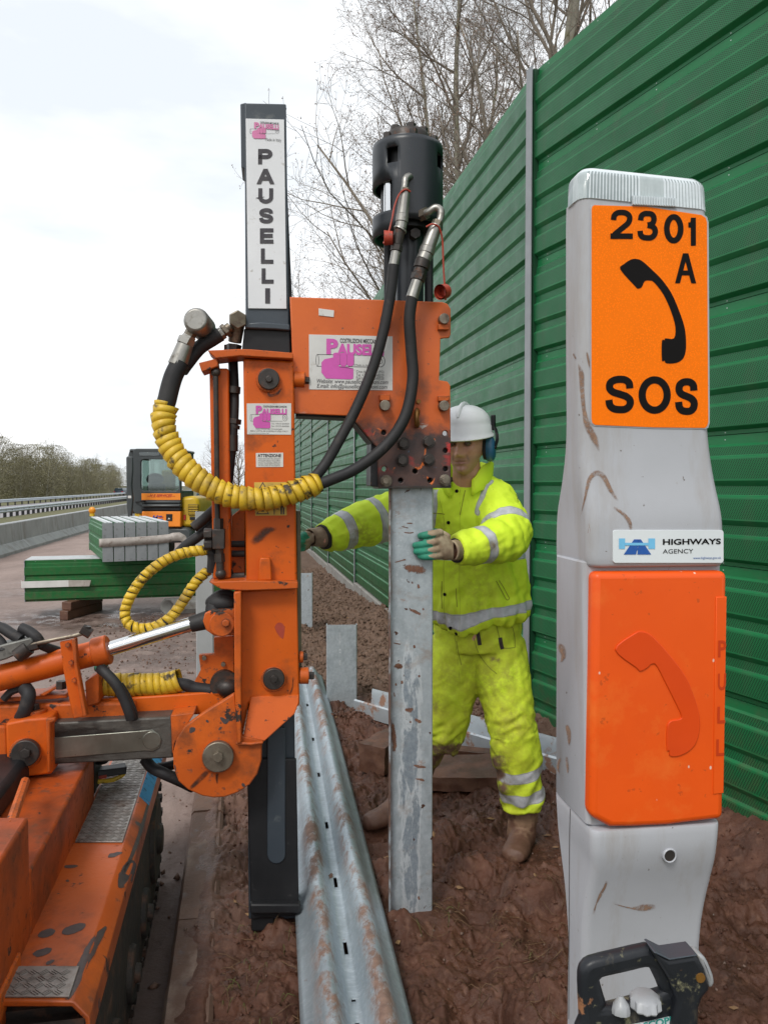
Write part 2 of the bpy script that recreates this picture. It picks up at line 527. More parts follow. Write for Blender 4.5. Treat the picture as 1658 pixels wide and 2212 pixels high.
M['warn'] = pbr('yellow_warning_sticker', (.60, .40, .06), .5, 0., (.45, .30, .06), 20, [((.2, .14, .05), 30, .55, .7)])
M['cap_red'] = pbr('red_plastic', (.40, .045, .02), .5, 0., (.30, .035, .018), 30, [((.15, .05, .03), 40, .58, .7)])
M['brass'] = pbr('worn_brass_ring', (.28, .14, .03), .45, .5, (.15, .07, .02), 30)
M['grease'] = pbr('greasy_slide_steel', (.06, .056, .05), .5, .3, (.10, .092, .08), 8, [((.02, .018, .016), 9, .5, .62, (.25, 1, 1.6), .35), ((.40, .09, .012), 7, .66, .69, None, .5, 0.)], (40, .5, .006))
M['polish'] = pbr('rubbed_slide_steel', (.22, .22, .19), .32, .7, (.15, .15, .125), 10, [((.42, .42, .36), 6, .55, .7, (.5, 1, 3), .2)], (80, .15, .002))
M['blue_tape'] = pbr('blue_paint_patch', (.035, .20, .42), .5, 0., (.05, .26, .48), 12, [((.02, .06, .14), 30, .52, .62), ((.45, .09, .012), 16, .62, .66)])
M['track'] = pbr('muddy_track_rubber', (.022, .019, .017), .7, 0., (.035, .026, .02), 8, [(MUDC, 14, .52, .68, None, .8)], (30, .5, .01))

def galv(name, rust=.66, streak=None, dark=0., bloom=False):
    N = NT(name)
    c = N.mix(N.ramp(N.noise(55, 4), .35, .65), (.50, .55, .585), (.42, .47, .505))
    c = N.mix(N.ramp(N.noise(7, 9, .72), .48, .66), c, (.33 - dark, .375 - dark, .405 - dark))
    c = N.mix(N.math('MULTIPLY', N.ramp(N.noise(130, 4, .6), .58, .68), .5), c, (.60, .64, .66))
    c = N.mix(N.math('MULTIPLY', N.ramp(N.noise(5, 7, .7), .55, .72), .35), c, (.36, .30, .26))
    if bloom:
        sx = N.n('ShaderNodeSeparateXYZ'); N.l(N.coord(), sx.inputs[0])
        zone = N.math('MULTIPLY', N.ramp(N.math('ABSOLUTE', sx.outputs[0]), .058, .020), N.ramp(sx.outputs[2], 1.05, .80))
        q = N.math('MULTIPLY', N.noise(10, 12, .72, (1.2, 1, .38), .4), N.ramp(zone, 0, 1, .55, 1.1))
        c = N.mix(N.math('MULTIPLY', N.math('MULTIPLY', N.ramp(q, .42, .47), N.ramp(q, .55, .50)), .75), c, (.66, .70, .73))
        c = N.mix(N.math('MULTIPLY', N.ramp(q, .49, .545), .85), c, N.mix(N.ramp(N.noise(60, 6, .7), .35, .65), (.21, .255, .305), (.34, .39, .44)))
        c = N.mix(N.math('MULTIPLY', N.ramp(N.noise(6, 9, .72, (1, 1, 1.6), .3), .54, .68), .55), c, (.33, .22, .155))
        edge = N.math('MULTIPLY', N.ramp(sx.outputs[0], -.060, -.074), N.ramp(N.noise(16, 8, .7, (1, 1, .5)), .40, .52))
        c = N.mix(edge, c, (.16, .080, .052))
    f = N.ramp(N.noise(11, 9, .70, streak), rust, rust + .09)
    c = N.mix(N.math('MULTIPLY', f, .85), c, (.235, .115, .062))
    f2 = N.ramp(N.noise(34, 5, .55), rust + .075, rust + .10)
    c = N.mix(f2, c, (.10, .045, .03))
    mt = N.ramp(f, 0, 1, .55, 0.)
    r = N.ramp(N.noise(20, 6), .3, .7, .34, .56)
    return N.out(c, r, mt, N.bump(N.noise(40, 6), .15, .003))
M['galv'] = galv('galvanised_steel_rusty', .60, (1, 1, 1.5))
M['galv_tall'] = galv('tall_post_galvanising', .60, (1, 1, 1.5), 0, True)
def rail_paint():
    N = NT('galvanised_rail_muddy')
    c = N.mix(N.ramp(N.noise(4, 6), .35, .65), (.40, .46, .50), (.32, .375, .415))
    c = N.mix(N.math('MULTIPLY', N.ramp(N.noise(70, 6, .7, (.35, 1.2, 1)), .48, .66), .5), c, (.56, .61, .65))
    c = N.mix(N.math('MULTIPLY', N.ramp(N.noise(13, 9, .72, (1, .5, 1)), .50, .66), .5), c, (.24, .27, .29))
    rg = N.at('ridge')
    f = N.math('MULTIPLY', N.ramp(rg, .30, .85), N.ramp(N.noise(6, 10, .74, (1.6, .8, 1)), .46, .56))
    f = N.math('MAXIMUM', f, N.math('MULTIPLY', N.ramp(N.noise(26, 8, .7), .635, .68), .9))
    c = N.mix(N.math('MULTIPLY', f, .92), c, N.mix(N.ramp(N.noise(40, 6), .35, .65), (.24, .135, .088), (.14, .070, .045)))
    return N.out(c, N.mix(f, N.ramp(N.noise(20, 6), .3, .7, .36, .54), (.8,) * 3), N.ramp(f, 0, 1, .5, 0.), N.bump(N.noise(60, 8, .7), .2, .004))
M['galv_rail'] = rail_paint()
M['galv_clean'] = galv('galvanised_steel_clean', .70)
M['galv_white'] = pbr('bright_new_galvanising', (.50, .54, .57), .4, .5, (.42, .46, .49), 9, [((.24, .13, .085), 9, .54, .62, None, .8, .0)], (60, .1, .002))
M['galv_post'] = pbr('grey_painted_post', (.27, .285, .30), .5, .2, (.23, .245, .26), 6, [((.17, .16, .15), 20, .62, .8)], (70, .08, .002))

def green(name, perf=True, c0=(.007, .128, .041), c1=(.010, .158, .052)):
    N = NT(name)
    c = N.mix(N.ramp(N.noise(3, 4), .35, .65), c0, c1)
    c = N.mix(N.ramp(N.noise(14, 8, .7, (.3, 1, 1)), .60, .8), c, (.05, .10, .055))
    ge = N.n('ShaderNodeNewGeometry'); sz = N.n('ShaderNodeSeparateXYZ'); N.l(ge.outputs['Position'], sz.inputs[0])
    spl = N.math('MULTIPLY', N.ramp(sz.outputs[2], .75, .02), N.ramp(N.noise(17, 9, .74), .44, .66))
    c = N.mix(N.math('MULTIPLY', spl, .75), c, (.11, .065, .04))
    c = N.mix(N.math('MULTIPLY', N.ramp(N.noise(7, 7, .7, (1.6, 1, .25)), .54, .76), .30), c, (.10, .115, .075))
    nrm = None
    if perf:
        sx = N.n('ShaderNodeSeparateXYZ'); N.l(N.coord(), sx.inputs[0])
        fx = 2 * math.pi / .0125
        a = N.math('SINE', N.math('MULTIPLY', N.math('ADD', sx.outputs[0], N.math('MULTIPLY', sx.outputs[2], .5)), fx))
        b = N.math('SINE', N.math('MULTIPLY', sx.outputs[2], fx))
        h = N.math('MULTIPLY', a, b)
        hole = N.ramp(h, .05, .30)
        at_ = N.at('perf')
        hole = N.math('MULTIPLY', hole, at_)
        c = N.mix(hole, c, (.003, .012, .006))
        nrm = N.bump(hole, -.3, .002)
    return N.out(c, N.ramp(N.noise(8), .3, .7, .34, .5), 0., nrm, .32)
M['green'] = green('green_perforated_panel')
M['green_far'] = green('green_panel_far', False, (.010, .095, .036), (.012, .115, .042))
M['green_new'] = green('green_panel_new', False, (.006, .10, .022), (.008, .125, .028))
M['panel_end'] = pbr('aluminium_panel_end', (.30, .315, .33), .5, .4, (.25, .265, .28), 9, [((.16, .16, .16), 12, .58, .7)])
M['panel_top'] = pbr('bare_panel_edge', (.66, .68, .70), .4, .3, (.58, .60, .62), 9)
M['rivet'] = pbr('bright_rivet', (.7, .72, .72), .35, .6)
M['concrete'] = pbr('grey_concrete', (.30, .29, .27), .8, 0., (.23, .22, .20), 4, [((.16, .13, .11), 8, .55, .75), ((.10, .08, .06), 40, .62, .7)], (60, .35, .004))
M['barrier'] = pbr('concrete_barrier_grey', (.31, .325, .315), .8, 0., (.25, .265, .255), 2, [((.15, .135, .115), 3, .52, .75, (1, 1, .3)), ((.30, .30, .29), 9, .62, .75)], (30, .3, .006))
M['barrier_pale'] = pbr('concrete_barrier_pale_edge', (.36, .37, .38), .75, 0., (.30, .31, .31), 4)
M['wood'] = pbr('muddy_timber', (.15, .070, .042), .7, 0., (.10, .045, .027), 9, [((.085, .036, .022), 8, .40, .58, None, .4), ((.22, .13, .085), 30, .62, .75, (.2, 1, 1))], (60, .5, .005))
M['tape'] = pbr('dusty_packing_tape', (.40, .36, .33), .5, 0., (.30, .26, .235), 18, [((.16, .11, .09), 20, .55, .7)])
M['tape_white'] = pbr('white_packing_strap', (.66, .65, .63), .45)
# ------------------------------------------------------------------ fields
_rs = np.random.RandomState(11)
_tab = _rs.rand(256, 256)
def vnoise(x, y, s=0):
    x = x + s * 17.31; y = y + s * 9.77
    xi = np.floor(x).astype(int); yi = np.floor(y).astype(int)
    fx = x - xi; fy = y - yi
    fx = fx * fx * (3 - 2 * fx); fy = fy * fy * (3 - 2 * fy)
    a = _tab[xi & 255, yi & 255]; b = _tab[(xi + 1) & 255, yi & 255]
    c = _tab[xi & 255, (yi + 1) & 255]; d = _tab[(xi + 1) & 255, (yi + 1) & 255]
    return (a + (b - a) * fx) * (1 - fy) + (c + (d - c) * fx) * fy - .5
def fbm(x, y, o=4, s=0, g=.5):
    r = 0; a = 1.0
    for k in range(o):
        r = r + a * vnoise(x, y, s + k); x = x * 2.03; y = y * 2.03; a *= g
    return r
def sstep(a, b, x):
    t = np.clip((x - a) / (b - a), 0, 1)
    return t * t * (3 - 2 * t)
TILT = .18                                  # the road runs away to the left of the view axis
UD = Vector((-TILT, 1, 0)).normalized()     # along the road
VD = Vector((1, TILT, 0)).normalized()      # across it
def road_pt(v, Y, z=0.):
    """point at lateral offset v from the viewer's line of travel"""
    return Vector((v - TILT * Y, Y, z))

def ground_h(v, Y, detail=True):
    v = np.asarray(v, float); Y = np.asarray(Y, float)
    h = -.022 * np.clip(Y - 6.2, 0, 8.5)
    if detail:
        x = v - TILT * Y
        h = h + .050 * fbm(x * 3.1, Y * 3.1, 3, 1) * sstep(1.0, 2.0, Y)
        wx = x + .10 * fbm(x * 5, Y * 5, 3, 41); wy = Y + .10 * fbm(x * 5, Y * 5, 3, 45)
        h = h + .055 * fbm(wx * 6, wy * 6, 4, 7, .58)
        h = h + .028 * fbm(wx * 17, wy * 17, 4, 12, .62) * (.5 + 1.0 * sstep(-.25, .3, fbm(x * 2.2, Y * 2.2, 2, 91))) + .012 * fbm(wx * 30, wy * 30, 2, 14, .55)
        h = h + .011 * fbm(x * 75, Y * 75, 2, 16, .55) - .004 * np.abs(fbm(wx * 48, wy * 48, 2, 61, .6))
        # trodden hollows
        for fx_, fy_, fr_ in ((.30, 2.55, .09), (.46, 2.45, .08), (.40, 2.9, .10), (.55, 2.75, .09), (.28, 2.15, .10), (.18, 3.15, .08), (-.02, 3.3, .09), (.62, 2.35, .09), (.35, 3.25, .08), (.75, 2.9, .1)):
            q = ((x - fx_) ** 2 + (Y - fy_) ** 2 * .5) / (fr_ * fr_)
            h = h - .030 * np.exp(-q) + .012 * np.exp(-(np.sqrt(q) - 1.5) ** 2 * 4)
        tr = np.exp(-((v - .70 - .05 * np.sin(Y * 3)) / .16) ** 2) * sstep(1.2, 1.8, Y) * (1 - sstep(3.0, 3.6, Y))
        h = h - .035 * tr
        near_rail = np.exp(-((v - .34 - .02 * (Y - 2.2)) / .16) ** 2)
        h = h - .03 * near_rail * (Y < 7)
        bank = sstep(.9, 1.75, v) * sstep(4.6, 6.5, Y)
        h = h + .10 * bank * (1 - sstep(9, 13, Y))
        h = h + .16 * sstep(1.55 + .34 * np.clip(4.7 - Y, 0, 4) * .55, 1.78 + .34 * np.clip(4.7 - Y, 0, 4) * .66, v) * (1 - sstep(4.6, 5.2, Y))
        kb = sstep(-.085, -.115, v)
        h = h * (1 - kb) + kb * (.004 + .016 * fbm(x * 11, Y * 7, 4, 71) - .018 * sstep(-.12, -.215, v))
        h = h + .055 * np.exp(-(((x - .075) / .05) ** 2 + ((Y - 2.70) / .035) ** 2)) + .04 * np.exp(-(((x - .03) / .03) ** 2 + ((Y - 2.72) / .03) ** 2))
        for bx, by, br, bz in ((.60, 3.26, .17, -.004), (.02, 3.49, .15, -.004), (.16, 2.80, .10, .0)):
            q = np.exp(-(((x - bx) ** 2 + (Y - by) ** 2) / (br * br)) ** 2)
            h = h * (1 - .85 * q) + bz * q
        h = h + .03 * sstep(5.2, 7, Y) * fbm(x * 14, Y * 14, 2, 33)
    return h

def grid_mesh(name, V, Y, H, extra=None):
    nv, ny = len(V), len(Y)
    vv, yy = np.meshgrid(V, Y)
    z = H(vv, yy)
    co = np.stack([vv - TILT * yy, yy, z], -1).reshape(-1, 3)
    i = np.arange(nv * ny).reshape(ny, nv)
    q = np.stack([i[:-1, :-1], i[:-1, 1:], i[1:, 1:], i[1:, :-1]], -1).reshape(-1, 4)
    me = bpy.data.meshes.new(name)
    me.vertices.add(len(co)); me.vertices.foreach_set('co', co.astype(np.float32).ravel())
    me.loops.add(q.size); me.loops.foreach_set('vertex_index', q.ravel().astype(np.int32))
    me.polygons.add(len(q)); me.polygons.foreach_set('loop_start', np.arange(0, q.size, 4, dtype=np.int32))
    me.polygons.foreach_set('loop_total', np.full(len(q), 4, np.int32))
    me.update(calc_edges=True); me.validate()
    return me, vv.ravel(), yy.ravel()

# ------------------------------------------------------------------ ground materials
def mud_mat():
    N = NT('wet_mud')
    c = N.mix(N.ramp(N.noise(7, 8, .65), .35, .65), (.104, .042, .0245), (.050, .0205, .0122))
    c = N.mix(N.ramp(N.noise(28, 6), .52, .72), c, (.145, .068, .042))
    soil = N.at('soil')
    s = N.mix(N.ramp(N.noise(24, 8, .7), .35, .65), (.165, .105, .073), (.085, .051, .035))
    c = N.mix(soil, c, s)
    c = N.mix(N.math('MULTIPLY', N.at('pale'), N.ramp(N.noise(12, 8), .35, .6)), c, (.20, .12, .09))
    r = N.mix(soil, N.ramp(N.noise(6, 9, .72), .38, .62, .20, .72), (.85,) * 3)
    n1 = N.bump(N.noise(34, 10, .70), .55, .016)
    n1 = N.bump(N.noise(170, 6, .7), .5, .004, n1)
    return N.out(c, r, 0., n1, .32)
M['mud'] = mud_mat()
def road_mat():
    N = NT('muddy_road')
    c = N.mix(N.ramp(N.noise(1.3, 8, .65, (1, .5, 1)), .35, .65), (.30, .222, .192), (.205, .145, .122))
    c = N.mix(N.ramp(N.noise(22, 8, .7), .55, .70), c, (.12, .075, .058))
    wet = N.math('MULTIPLY', N.at('wet'), N.ramp(N.noise(3.5, 8, .7), .34, .52))
    c = N.mix(wet, c, (.085, .052, .042))
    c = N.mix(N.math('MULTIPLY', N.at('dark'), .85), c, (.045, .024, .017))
    r = N.mix(wet, (.72,) * 3, N.ramp(N.noise(5, 8), .42, .55, .10, .55))
    nb = N.bump(N.noise(30, 8, .7), .6, .014)
    return N.out(c, r, 0., nb, .5)
M['road'] = road_mat()
M['tarmac'] = pbr('pale_carriageway', (.25, .235, .24), .7, 0., (.22, .205, .21), .6)
M['grass'] = pbr('rough_verge_grass', (.085, .095, .030), .9, 0., (.13, .115, .055), 1.4, [((.17, .14, .075), 6, .50, .72, None, .95), ((.045, .065, .02), 17, .55, .75)], (14, .8, .05))
M['field'] = pbr('dull_field', (.07, .075, .035), .95, 0., (.10, .09, .05), .05)
M['kerb'] = pbr('muddy_kerb_concrete', (.150, .083, .056), .72, 0., (.098, .052, .034), 3, [((.22, .155, .12), 7, .56, .72, (1, .5, 1), .75), ((.07, .036, .025), 16, .54, .66, None, .45)], (45, .5, .008))

# ------------------------------------------------------------------ ground sheets
def flat(name, v0, v1, Y0, Y1, z, m):
    b = MB(); p = [road_pt(v0, Y0, z), road_pt(v1, Y0, z), road_pt(v1, Y1, z), road_pt(v0, Y1, z)]
    b.add(p, [(0, 1, 2, 3)])
    return tag(b.build(name, m, None, 0), kind='structure')
b = MB(); b.add([(-3500, -800, -.62), (3500, -800, -.62), (3500, 5000, -.62), (-3500, 5000, -.62)], [(0, 1, 2, 3)])
tag(b.build('field', M['field'], None, 0), kind='structure')

Yg = np.concatenate([np.exp(np.linspace(math.log(.75), math.log(1.6), 40)), np.exp(np.linspace(math.log(1.61), math.log(16.), 760))])
Vg = np.concatenate([np.linspace(-.215, 2.0, 400), np.linspace(2.02, 3.4, 50)])
me, vv, yy = grid_mesh('mud_ground', Vg, Yg, ground_h)
xx = vv - TILT * yy
soil = sstep(4.9, 6.2, yy + 1.2 * (vv - .9) + .8 * fbm(xx * 2, yy * 2, 3, 4))
attr(me, 'soil', soil)
attr(me, 'pale', sstep(.5, .0, vv) * sstep(2.2, 3.2, yy) * .6)
tag(link('mud_ground', me, M['mud'], None, 180), kind='structure')
# far strip of soil along the fence
me, vv, yy = grid_mesh('soil_strip', np.linspace(-.095, 1.95, 60), np.exp(np.linspace(math.log(15.9), math.log(170), 160)), lambda v, Y: ground_h(v, Y, False) + .05 * fbm(v * 5, Y * 5, 3, 2) - .004)
attr(me, 'soil', np.ones(len(vv))); attr(me, 'pale', np.zeros(len(vv)))
tag(link('soil_strip', me, M['mud'], None, 180), kind='structure')

def road_h(v, Y):
    x = v - TILT * Y
    ditch = np.exp(-((v + .30) / .09) ** 2)
    return -.112 + .012 * fbm(x * 4, Y * 4, 4, 21) + .012 * fbm(x * 22, Y * 22, 3, 23) * (1 - sstep(8, 16, Y)) + .012 * ditch * fbm(x * 9, Y * 9, 2, 8)
me, vv, yy = grid_mesh('hard_shoulder', np.concatenate([np.linspace(-5.9, -1.3, 120), np.linspace(-1.28, -.225, 80)]), np.exp(np.linspace(math.log(.8), math.log(170), 420)), road_h)
xx = vv - TILT * yy
wet = np.maximum(np.exp(-((yy - 9.6) / .9) ** 2) * np.exp(-((xx + 3.2) / 1.6) ** 2), .5 * np.exp(-((yy - 7.6) / 1.6) ** 2) * np.exp(-((xx + 2.0) / 1.3) ** 2))
wet = np.maximum(wet, .55 * np.exp(-((yy - 13) / 1.6) ** 2) * np.exp(-((xx + 5.2) / .8) ** 2))
attr(me, 'wet', np.clip(wet * 1.5, 0, 1))
attr(me, 'dark', sstep(-.85, -.50, vv) * (1 - sstep(3.0, 4.4, yy + .5 * fbm(vv * 3, yy * 3, 3, 3))))  # darker beside the crawler: machine's shadow and wet mud painted together
tag(link('hard_shoulder', me, M['road'], None, 180), kind='structure')
flat('verge', -12.6, -5.9, 5, 260, -.20, M['grass'])
flat('far_verge', -60, -21.6, 5, 320, -.34, M['grass'])
flat('carriageway', -21.6, -12.6, 5, 420, -.36, M['tarmac'])

kerb = thing('kerb', road_pt(-.16, 3, -.1), None, None); tag(kerb, kind='structure')
stone = None
for k in range(26):
    y0 = .9 + k * .915; y1 = y0 + .905
    if stone is None:
        b = MB()
        nseg = 12
        R = []
        for i in range(nseg + 1):
            y = y0 + (y1 - y0) * i / nseg
            e = .008 * math.sin(i * 2.1) * .6
            R.append([road_pt(-.232, y, -.16) - Vector((0, 0, 0)), road_pt(-.232, y, -.018 + e), road_pt(-.220, y, -.002 + e), road_pt(-.150, y, .004 + e * .5), road_pt(-.097, y, .003), road_pt(-.085, y, -.01), road_pt(-.085, y, -.16)])
        b.loft(R)
        stone = b.build('kerb_stone', M['kerb'], kerb, 40)
    else:
        c = stone.copy(); COL.objects.link(c); c.parent = kerb
        sh = road_pt(0, y0, random.uniform(-.006, .004) - .022 * max(0, y0 - 8) * .3) - road_pt(0, .9, 0)
        c.location = sh

# clods, straw: nobody could count them
rs = random.Random(5)
b = MB()
def clod(b, p, r, rs):
    v = []
    for i in range(6):
        d = [(1, 0, 0), (-1, 0, 0), (0, 1, 0), (0, -1, 0), (0, 0, 1), (0, 0, -1)][i]
        k = r * rs.uniform(.6, 1.25)
        v.append(Vector(d) * k + Vector((rs.uniform(-.2, .2), rs.uniform(-.2, .2), rs.uniform(-.2, .2))) * r)
    ang = rs.uniform(0, 6.28); R_ = Matrix.Rotation(ang, 3, 'Z') @ Matrix.Rotation(rs.uniform(0, 3), 3, 'X')
    b.add([R_ @ q + p for q in v], [(0, 2, 4), (2, 1, 4), (1, 3, 4), (3, 0, 4), (2, 0, 5), (1, 2, 5), (3, 1, 5), (0, 3, 5)])
for k in range(7000):
    Y = 5 + 10 * rs.random() ** 1.4; v = rs.uniform(-.05, 1.75)
    p = road_pt(v, Y, float(ground_h(v, Y)) + .004)
    clod(b, p, rs.uniform(.006, .024) * (1.35 if rs.random() < .08 else 1), rs)
for k in range(3500):
    Y = rs.uniform(1.6, 5.2); v = rs.uniform(-.08, 2.2)
    p = road_pt(v, Y, float(ground_h(v, Y)) + .001)
    clod(b, p, rs.uniform(.003, .010) * (1.8 if rs.random() < .05 else 1), rs)
o = b.build('soil_clods', M['mud'], None, 180)
me = o.data; co = mesh_xy(me)
attr(me, 'soil', sstep(4.9, 6.0, co[:, 1])); attr(me, 'pale', np.zeros(len(co)))
tag(o, kind='stuff')
b = MB()
for k in range(900):
    Y = rs.uniform(3.2, 9.5) if rs.random() < .8 else rs.uniform(2.0, 3.2)
    v = rs.uniform(-1.6, -.26)
    p = road_pt(v, Y, -.108)
    if -1.45 < v < -.62 and Y < 3.1: continue
    clod(b, p, rs.uniform(.004, .018), rs)
o = b.build('road_clods', M['kerb'], None, 180); tag(o, kind='stuff')

M['pebble'] = pbr('muddy_pebbles', (.20, .13, .10), .7, 0., (.12, .075, .055), 8, [((.30, .26, .23), 5, .60, .66)])
b = MB()
for k in range(420):
    Y = 1.55 + 4.5 * rs.random() ** 1.6; v = rs.uniform(-.2, 2.2)
    clod(b, road_pt(v, Y, float(ground_h(v, Y)) + .002), rs.uniform(.003, .009) * (2.0 if rs.random() < .06 else 1), rs)
o = b.build('pebbles', M['pebble'], None, 180); tag(o, kind='stuff')
M['leaf'] = pbr('dead_leaves', (.26, .155, .07), .8, 0., (.15, .08, .04), 14)
b = MB()
for k in range(130):
    Y = 1.7 + 8.0 * rs.random() ** 1.3; v = rs.uniform(-.05, 1.7)
    c = road_pt(v, Y, float(ground_h(v, Y)) + .008); a = rs.uniform(0, 6.28); L = rs.uniform(.010, .024); u = Vector((math.cos(a), math.sin(a), rs.uniform(-.3, .3))) * L; w = Vector((-math.sin(a), math.cos(a), rs.uniform(-.4, .4))) * L * .45
    b.add([c - u, c - w, c + u, c + w, c + Vector((0, 0, .006))], [(0, 1, 4), (1, 2, 4), (2, 3, 4), (3, 0, 4)])
o = b.build('dead_leaves', M['leaf'], None, 0); tag(o, kind='stuff')
M['straw'] = pbr('dead_grass', (.19, .115, .055), .8, 0., (.10, .058, .03), 30)
M['blade'] = pbr('green_grass_blade', (.11, .15, .03), .7)
b = MB()
def strawm(b, Y, v, L, h, n=3, w=.0016):
    p = road_pt(v, Y, float(ground_h(v, Y)) + .002); a = rs.uniform(0, 6.28); pts = [p]
    for i in range(n):
        a += rs.uniform(-.6, .6)
        p = p + Vector((math.cos(a), math.sin(a), 0)) * L / n
        p.z = float(ground_h(p.x + TILT * p.y, p.y)) + h * math.sin((i + 1) / (n + .6) * 3.0)
        pts.append(p.copy())
    b.tube(pts, [w, w, w, w * .5][:n + 1] if n == 3 else w, 3)
for k in range(330):
    Y = rs.uniform(1.55, 2.9); 
    v = rs.uniform(.62, 1.3) if rs.random() < .8 else rs.uniform(-.08, .25)
    strawm(b, Y, v, rs.uniform(.02, .10), rs.uniform(.003, .03), 3, rs.uniform(.0006, .0013))
o = b.build('dead_grass', M['straw'], None, 180); tag(o, kind='stuff')
b = MB()
for k in range(46):
    Y = rs.uniform(1.7, 2.9); v = rs.uniform(-.07, .2) if rs.random() < .7 else rs.uniform(.6, 1.0)
    strawm(b, Y, v, rs.uniform(.015, .05), rs.uniform(.015, .045), 3, .0009)
o = b.build('grass_blades', M['blade'], None, 180); tag(o, kind='stuff')

# ------------------------------------------------------------------ noise barrier
PH, PT = .5555, .12
def panel_profile():
    """front outline (depth, height, perforated) bottom to top: three ribs and the plain jointing strip"""
    pr = [(-.034, 0.0, 0), (-.034, .016, 0), (-.058, .030, 0)]
    z = .030
    for k in range(3):
        pr += [(-.060, z + .003, 0), (-.060, z + .006, 1), (-.060, z + .086, 1), (-.060, z + .089, 0), (-.059, z + .096, 0), (-.048, z + .102, 0), (-.046, z + .105, 1), (-.044, z + .140, 1), (-.044, z + .142, 0)]
        if k < 2: pr += [(-.050, z + .148, 0), (-.060, z + .164, 0)]
        z += .166
    pr += [(-.034, PH - .042, 0), (-.034, PH - .003, 0)]
    return pr
PROF = panel_profile()
def panel_mesh(L, name, thick=PT, cuts=1):
    pr = PROF + [(thick - .06, PH - .003, 0), (thick - .06, 0, 0)]
    b = MB()
    R = [[(L * i / cuts, y, z) for y, z, p in pr[::-1]] for i in range(cuts + 1)]
    b.loft(R)
    me = b.mesh(name)
    attr(me, 'perf', [p for i in range(cuts + 1) for y, z, p in pr[::-1]])
    return me
def rivets_mesh(L):
    b = MB()
    for i in range(int(L / .45)):
        x = .12 + i * .45
        for zz in (.008, PH - .022):
            b.sphere((x, -.031, zz), .0058, .004, .0058, 6, 4)
    return b.mesh('rivets')
def hpost_mesh(h):
    b = MB()
    w, d, t = .036, .078, .006
    pts = [(-w, -d), (w, -d), (w, -d + t), (.004, -d + t), (.004, d - t), (w, d - t), (w, d), (-w, d), (-w, d - t), (-.004, d - t), (-.004, -d + t), (-w, -d + t)]
    b.loft([[(x, y, -.35) for x, y in pts], [(x, y, h) for x, y in pts]])
    return b.mesh('post')
M['trim'] = pbr('dark_green_trim', (.006, .05, .02), .5)
WALL_V = 1.786
corner = road_pt(WALL_V, 4.79, 0)
wall = thing('noise_barrier', (corner.x, corner.y, 0), 'long green ribbed metal noise barrier with grey posts and concrete sills', 'noise barrier')
YB = [4.79] + [4.79 + 3.6 * k for k in range(1, 40)]
BAYL = 3.6 * math.hypot(1, TILT)
NP = 7
def bay(far, length, rz, zoff, mat_, pm, rm=None, sill=None, top_i=NP):
    """far: far end on the ground; the bay runs from it towards the viewer"""
    for k in range(top_i):
        o = bpy.data.objects.new('panel', pm); COL.objects.link(o); o.parent = wall
        q = far - Vector(wall.location)
        o.location = (q.x, q.y, zoff + k * PH); o.rotation_euler = (0, 0, rz)
        if rm is not None:
            r = bpy.data.objects.new('rivets', rm); COL.objects.link(r); r.parent = o; tag(r, kind='stuff')
    for x0, x1 in ((-.004, .022), (length - .022, length + .004)):
        b = MB(); b.box(x0, -.067, 0, x1, .062, top_i * PH - .012); o = link('edge_trim', b.mesh('edge_trim'), M['trim'], wall, 0)
        q = far - Vector(wall.location); o.location = (q.x, q.y, zoff); o.rotation_euler = (0, 0, rz)
    b = MB(); b.box(-.02, -.085, -.34, length + .0, .045, 0)
    o = link('sill', b.mesh('sill'), M['concrete'], wall, 35, .006)
    q = far - Vector(wall.location)
    o.location = (q.x, q.y, zoff - .003); o.rotation_euler = (0, 0, rz)
def wpost(p, rz, zoff, me):
    o = bpy.data.objects.new('post', me); COL.objects.link(o); o.parent = wall
    q = p - Vector(wall.location)
    o.location = (q.x, q.y, zoff); o.rotation_euler = (0, 0, rz)
    return o
RZ_FAR = math.atan2(-1, TILT)
pm_far = panel_mesh(BAYL - .012, 'barrier_panel'); pm_far.materials.append(M['green']); pm_far.shade_smooth(); pm_far.set_sharp_from_angle(angle=rad(15))
rm = rivets_mesh(BAYL); rm.materials.append(M['rivet'])
post_me = hpost_mesh(3.945); post_me.materials.append(M['galv_post'])
# near bay: the barrier bends towards the road side of the viewer
ND = Vector((.405, -1, 0)).normalized()
NL = 3.66
pm_near = panel_mesh(NL, 'barrier_panel_near'); pm_near.materials.append(M['green']); pm_near.shade_smooth(); pm_near.set_sharp_from_angle(angle=rad(15))
bay(corner + ND * .01, NL, math.atan2(ND.y, ND.x), .050, 'green', pm_near, rm)
wpost(corner, (RZ_FAR + math.atan2(ND.y, ND.x)) / 2, 0, post_me)
wpost(corner + ND * (NL + .02), math.atan2(ND.y, ND.x), 0, post_me)
zo = [.07, .06, .0, -.045, -.07] + [-.08 - .004 * k for k in range(60)]
for k in range(8):
    bay(road_pt(WALL_V, YB[k + 1]), BAYL - .012, RZ_FAR, zo[k] - .01, 'green', pm_far, rm if k < 3 else None)
    wpost(road_pt(WALL_V, YB[k + 1]), RZ_FAR, zo[k], post_me)
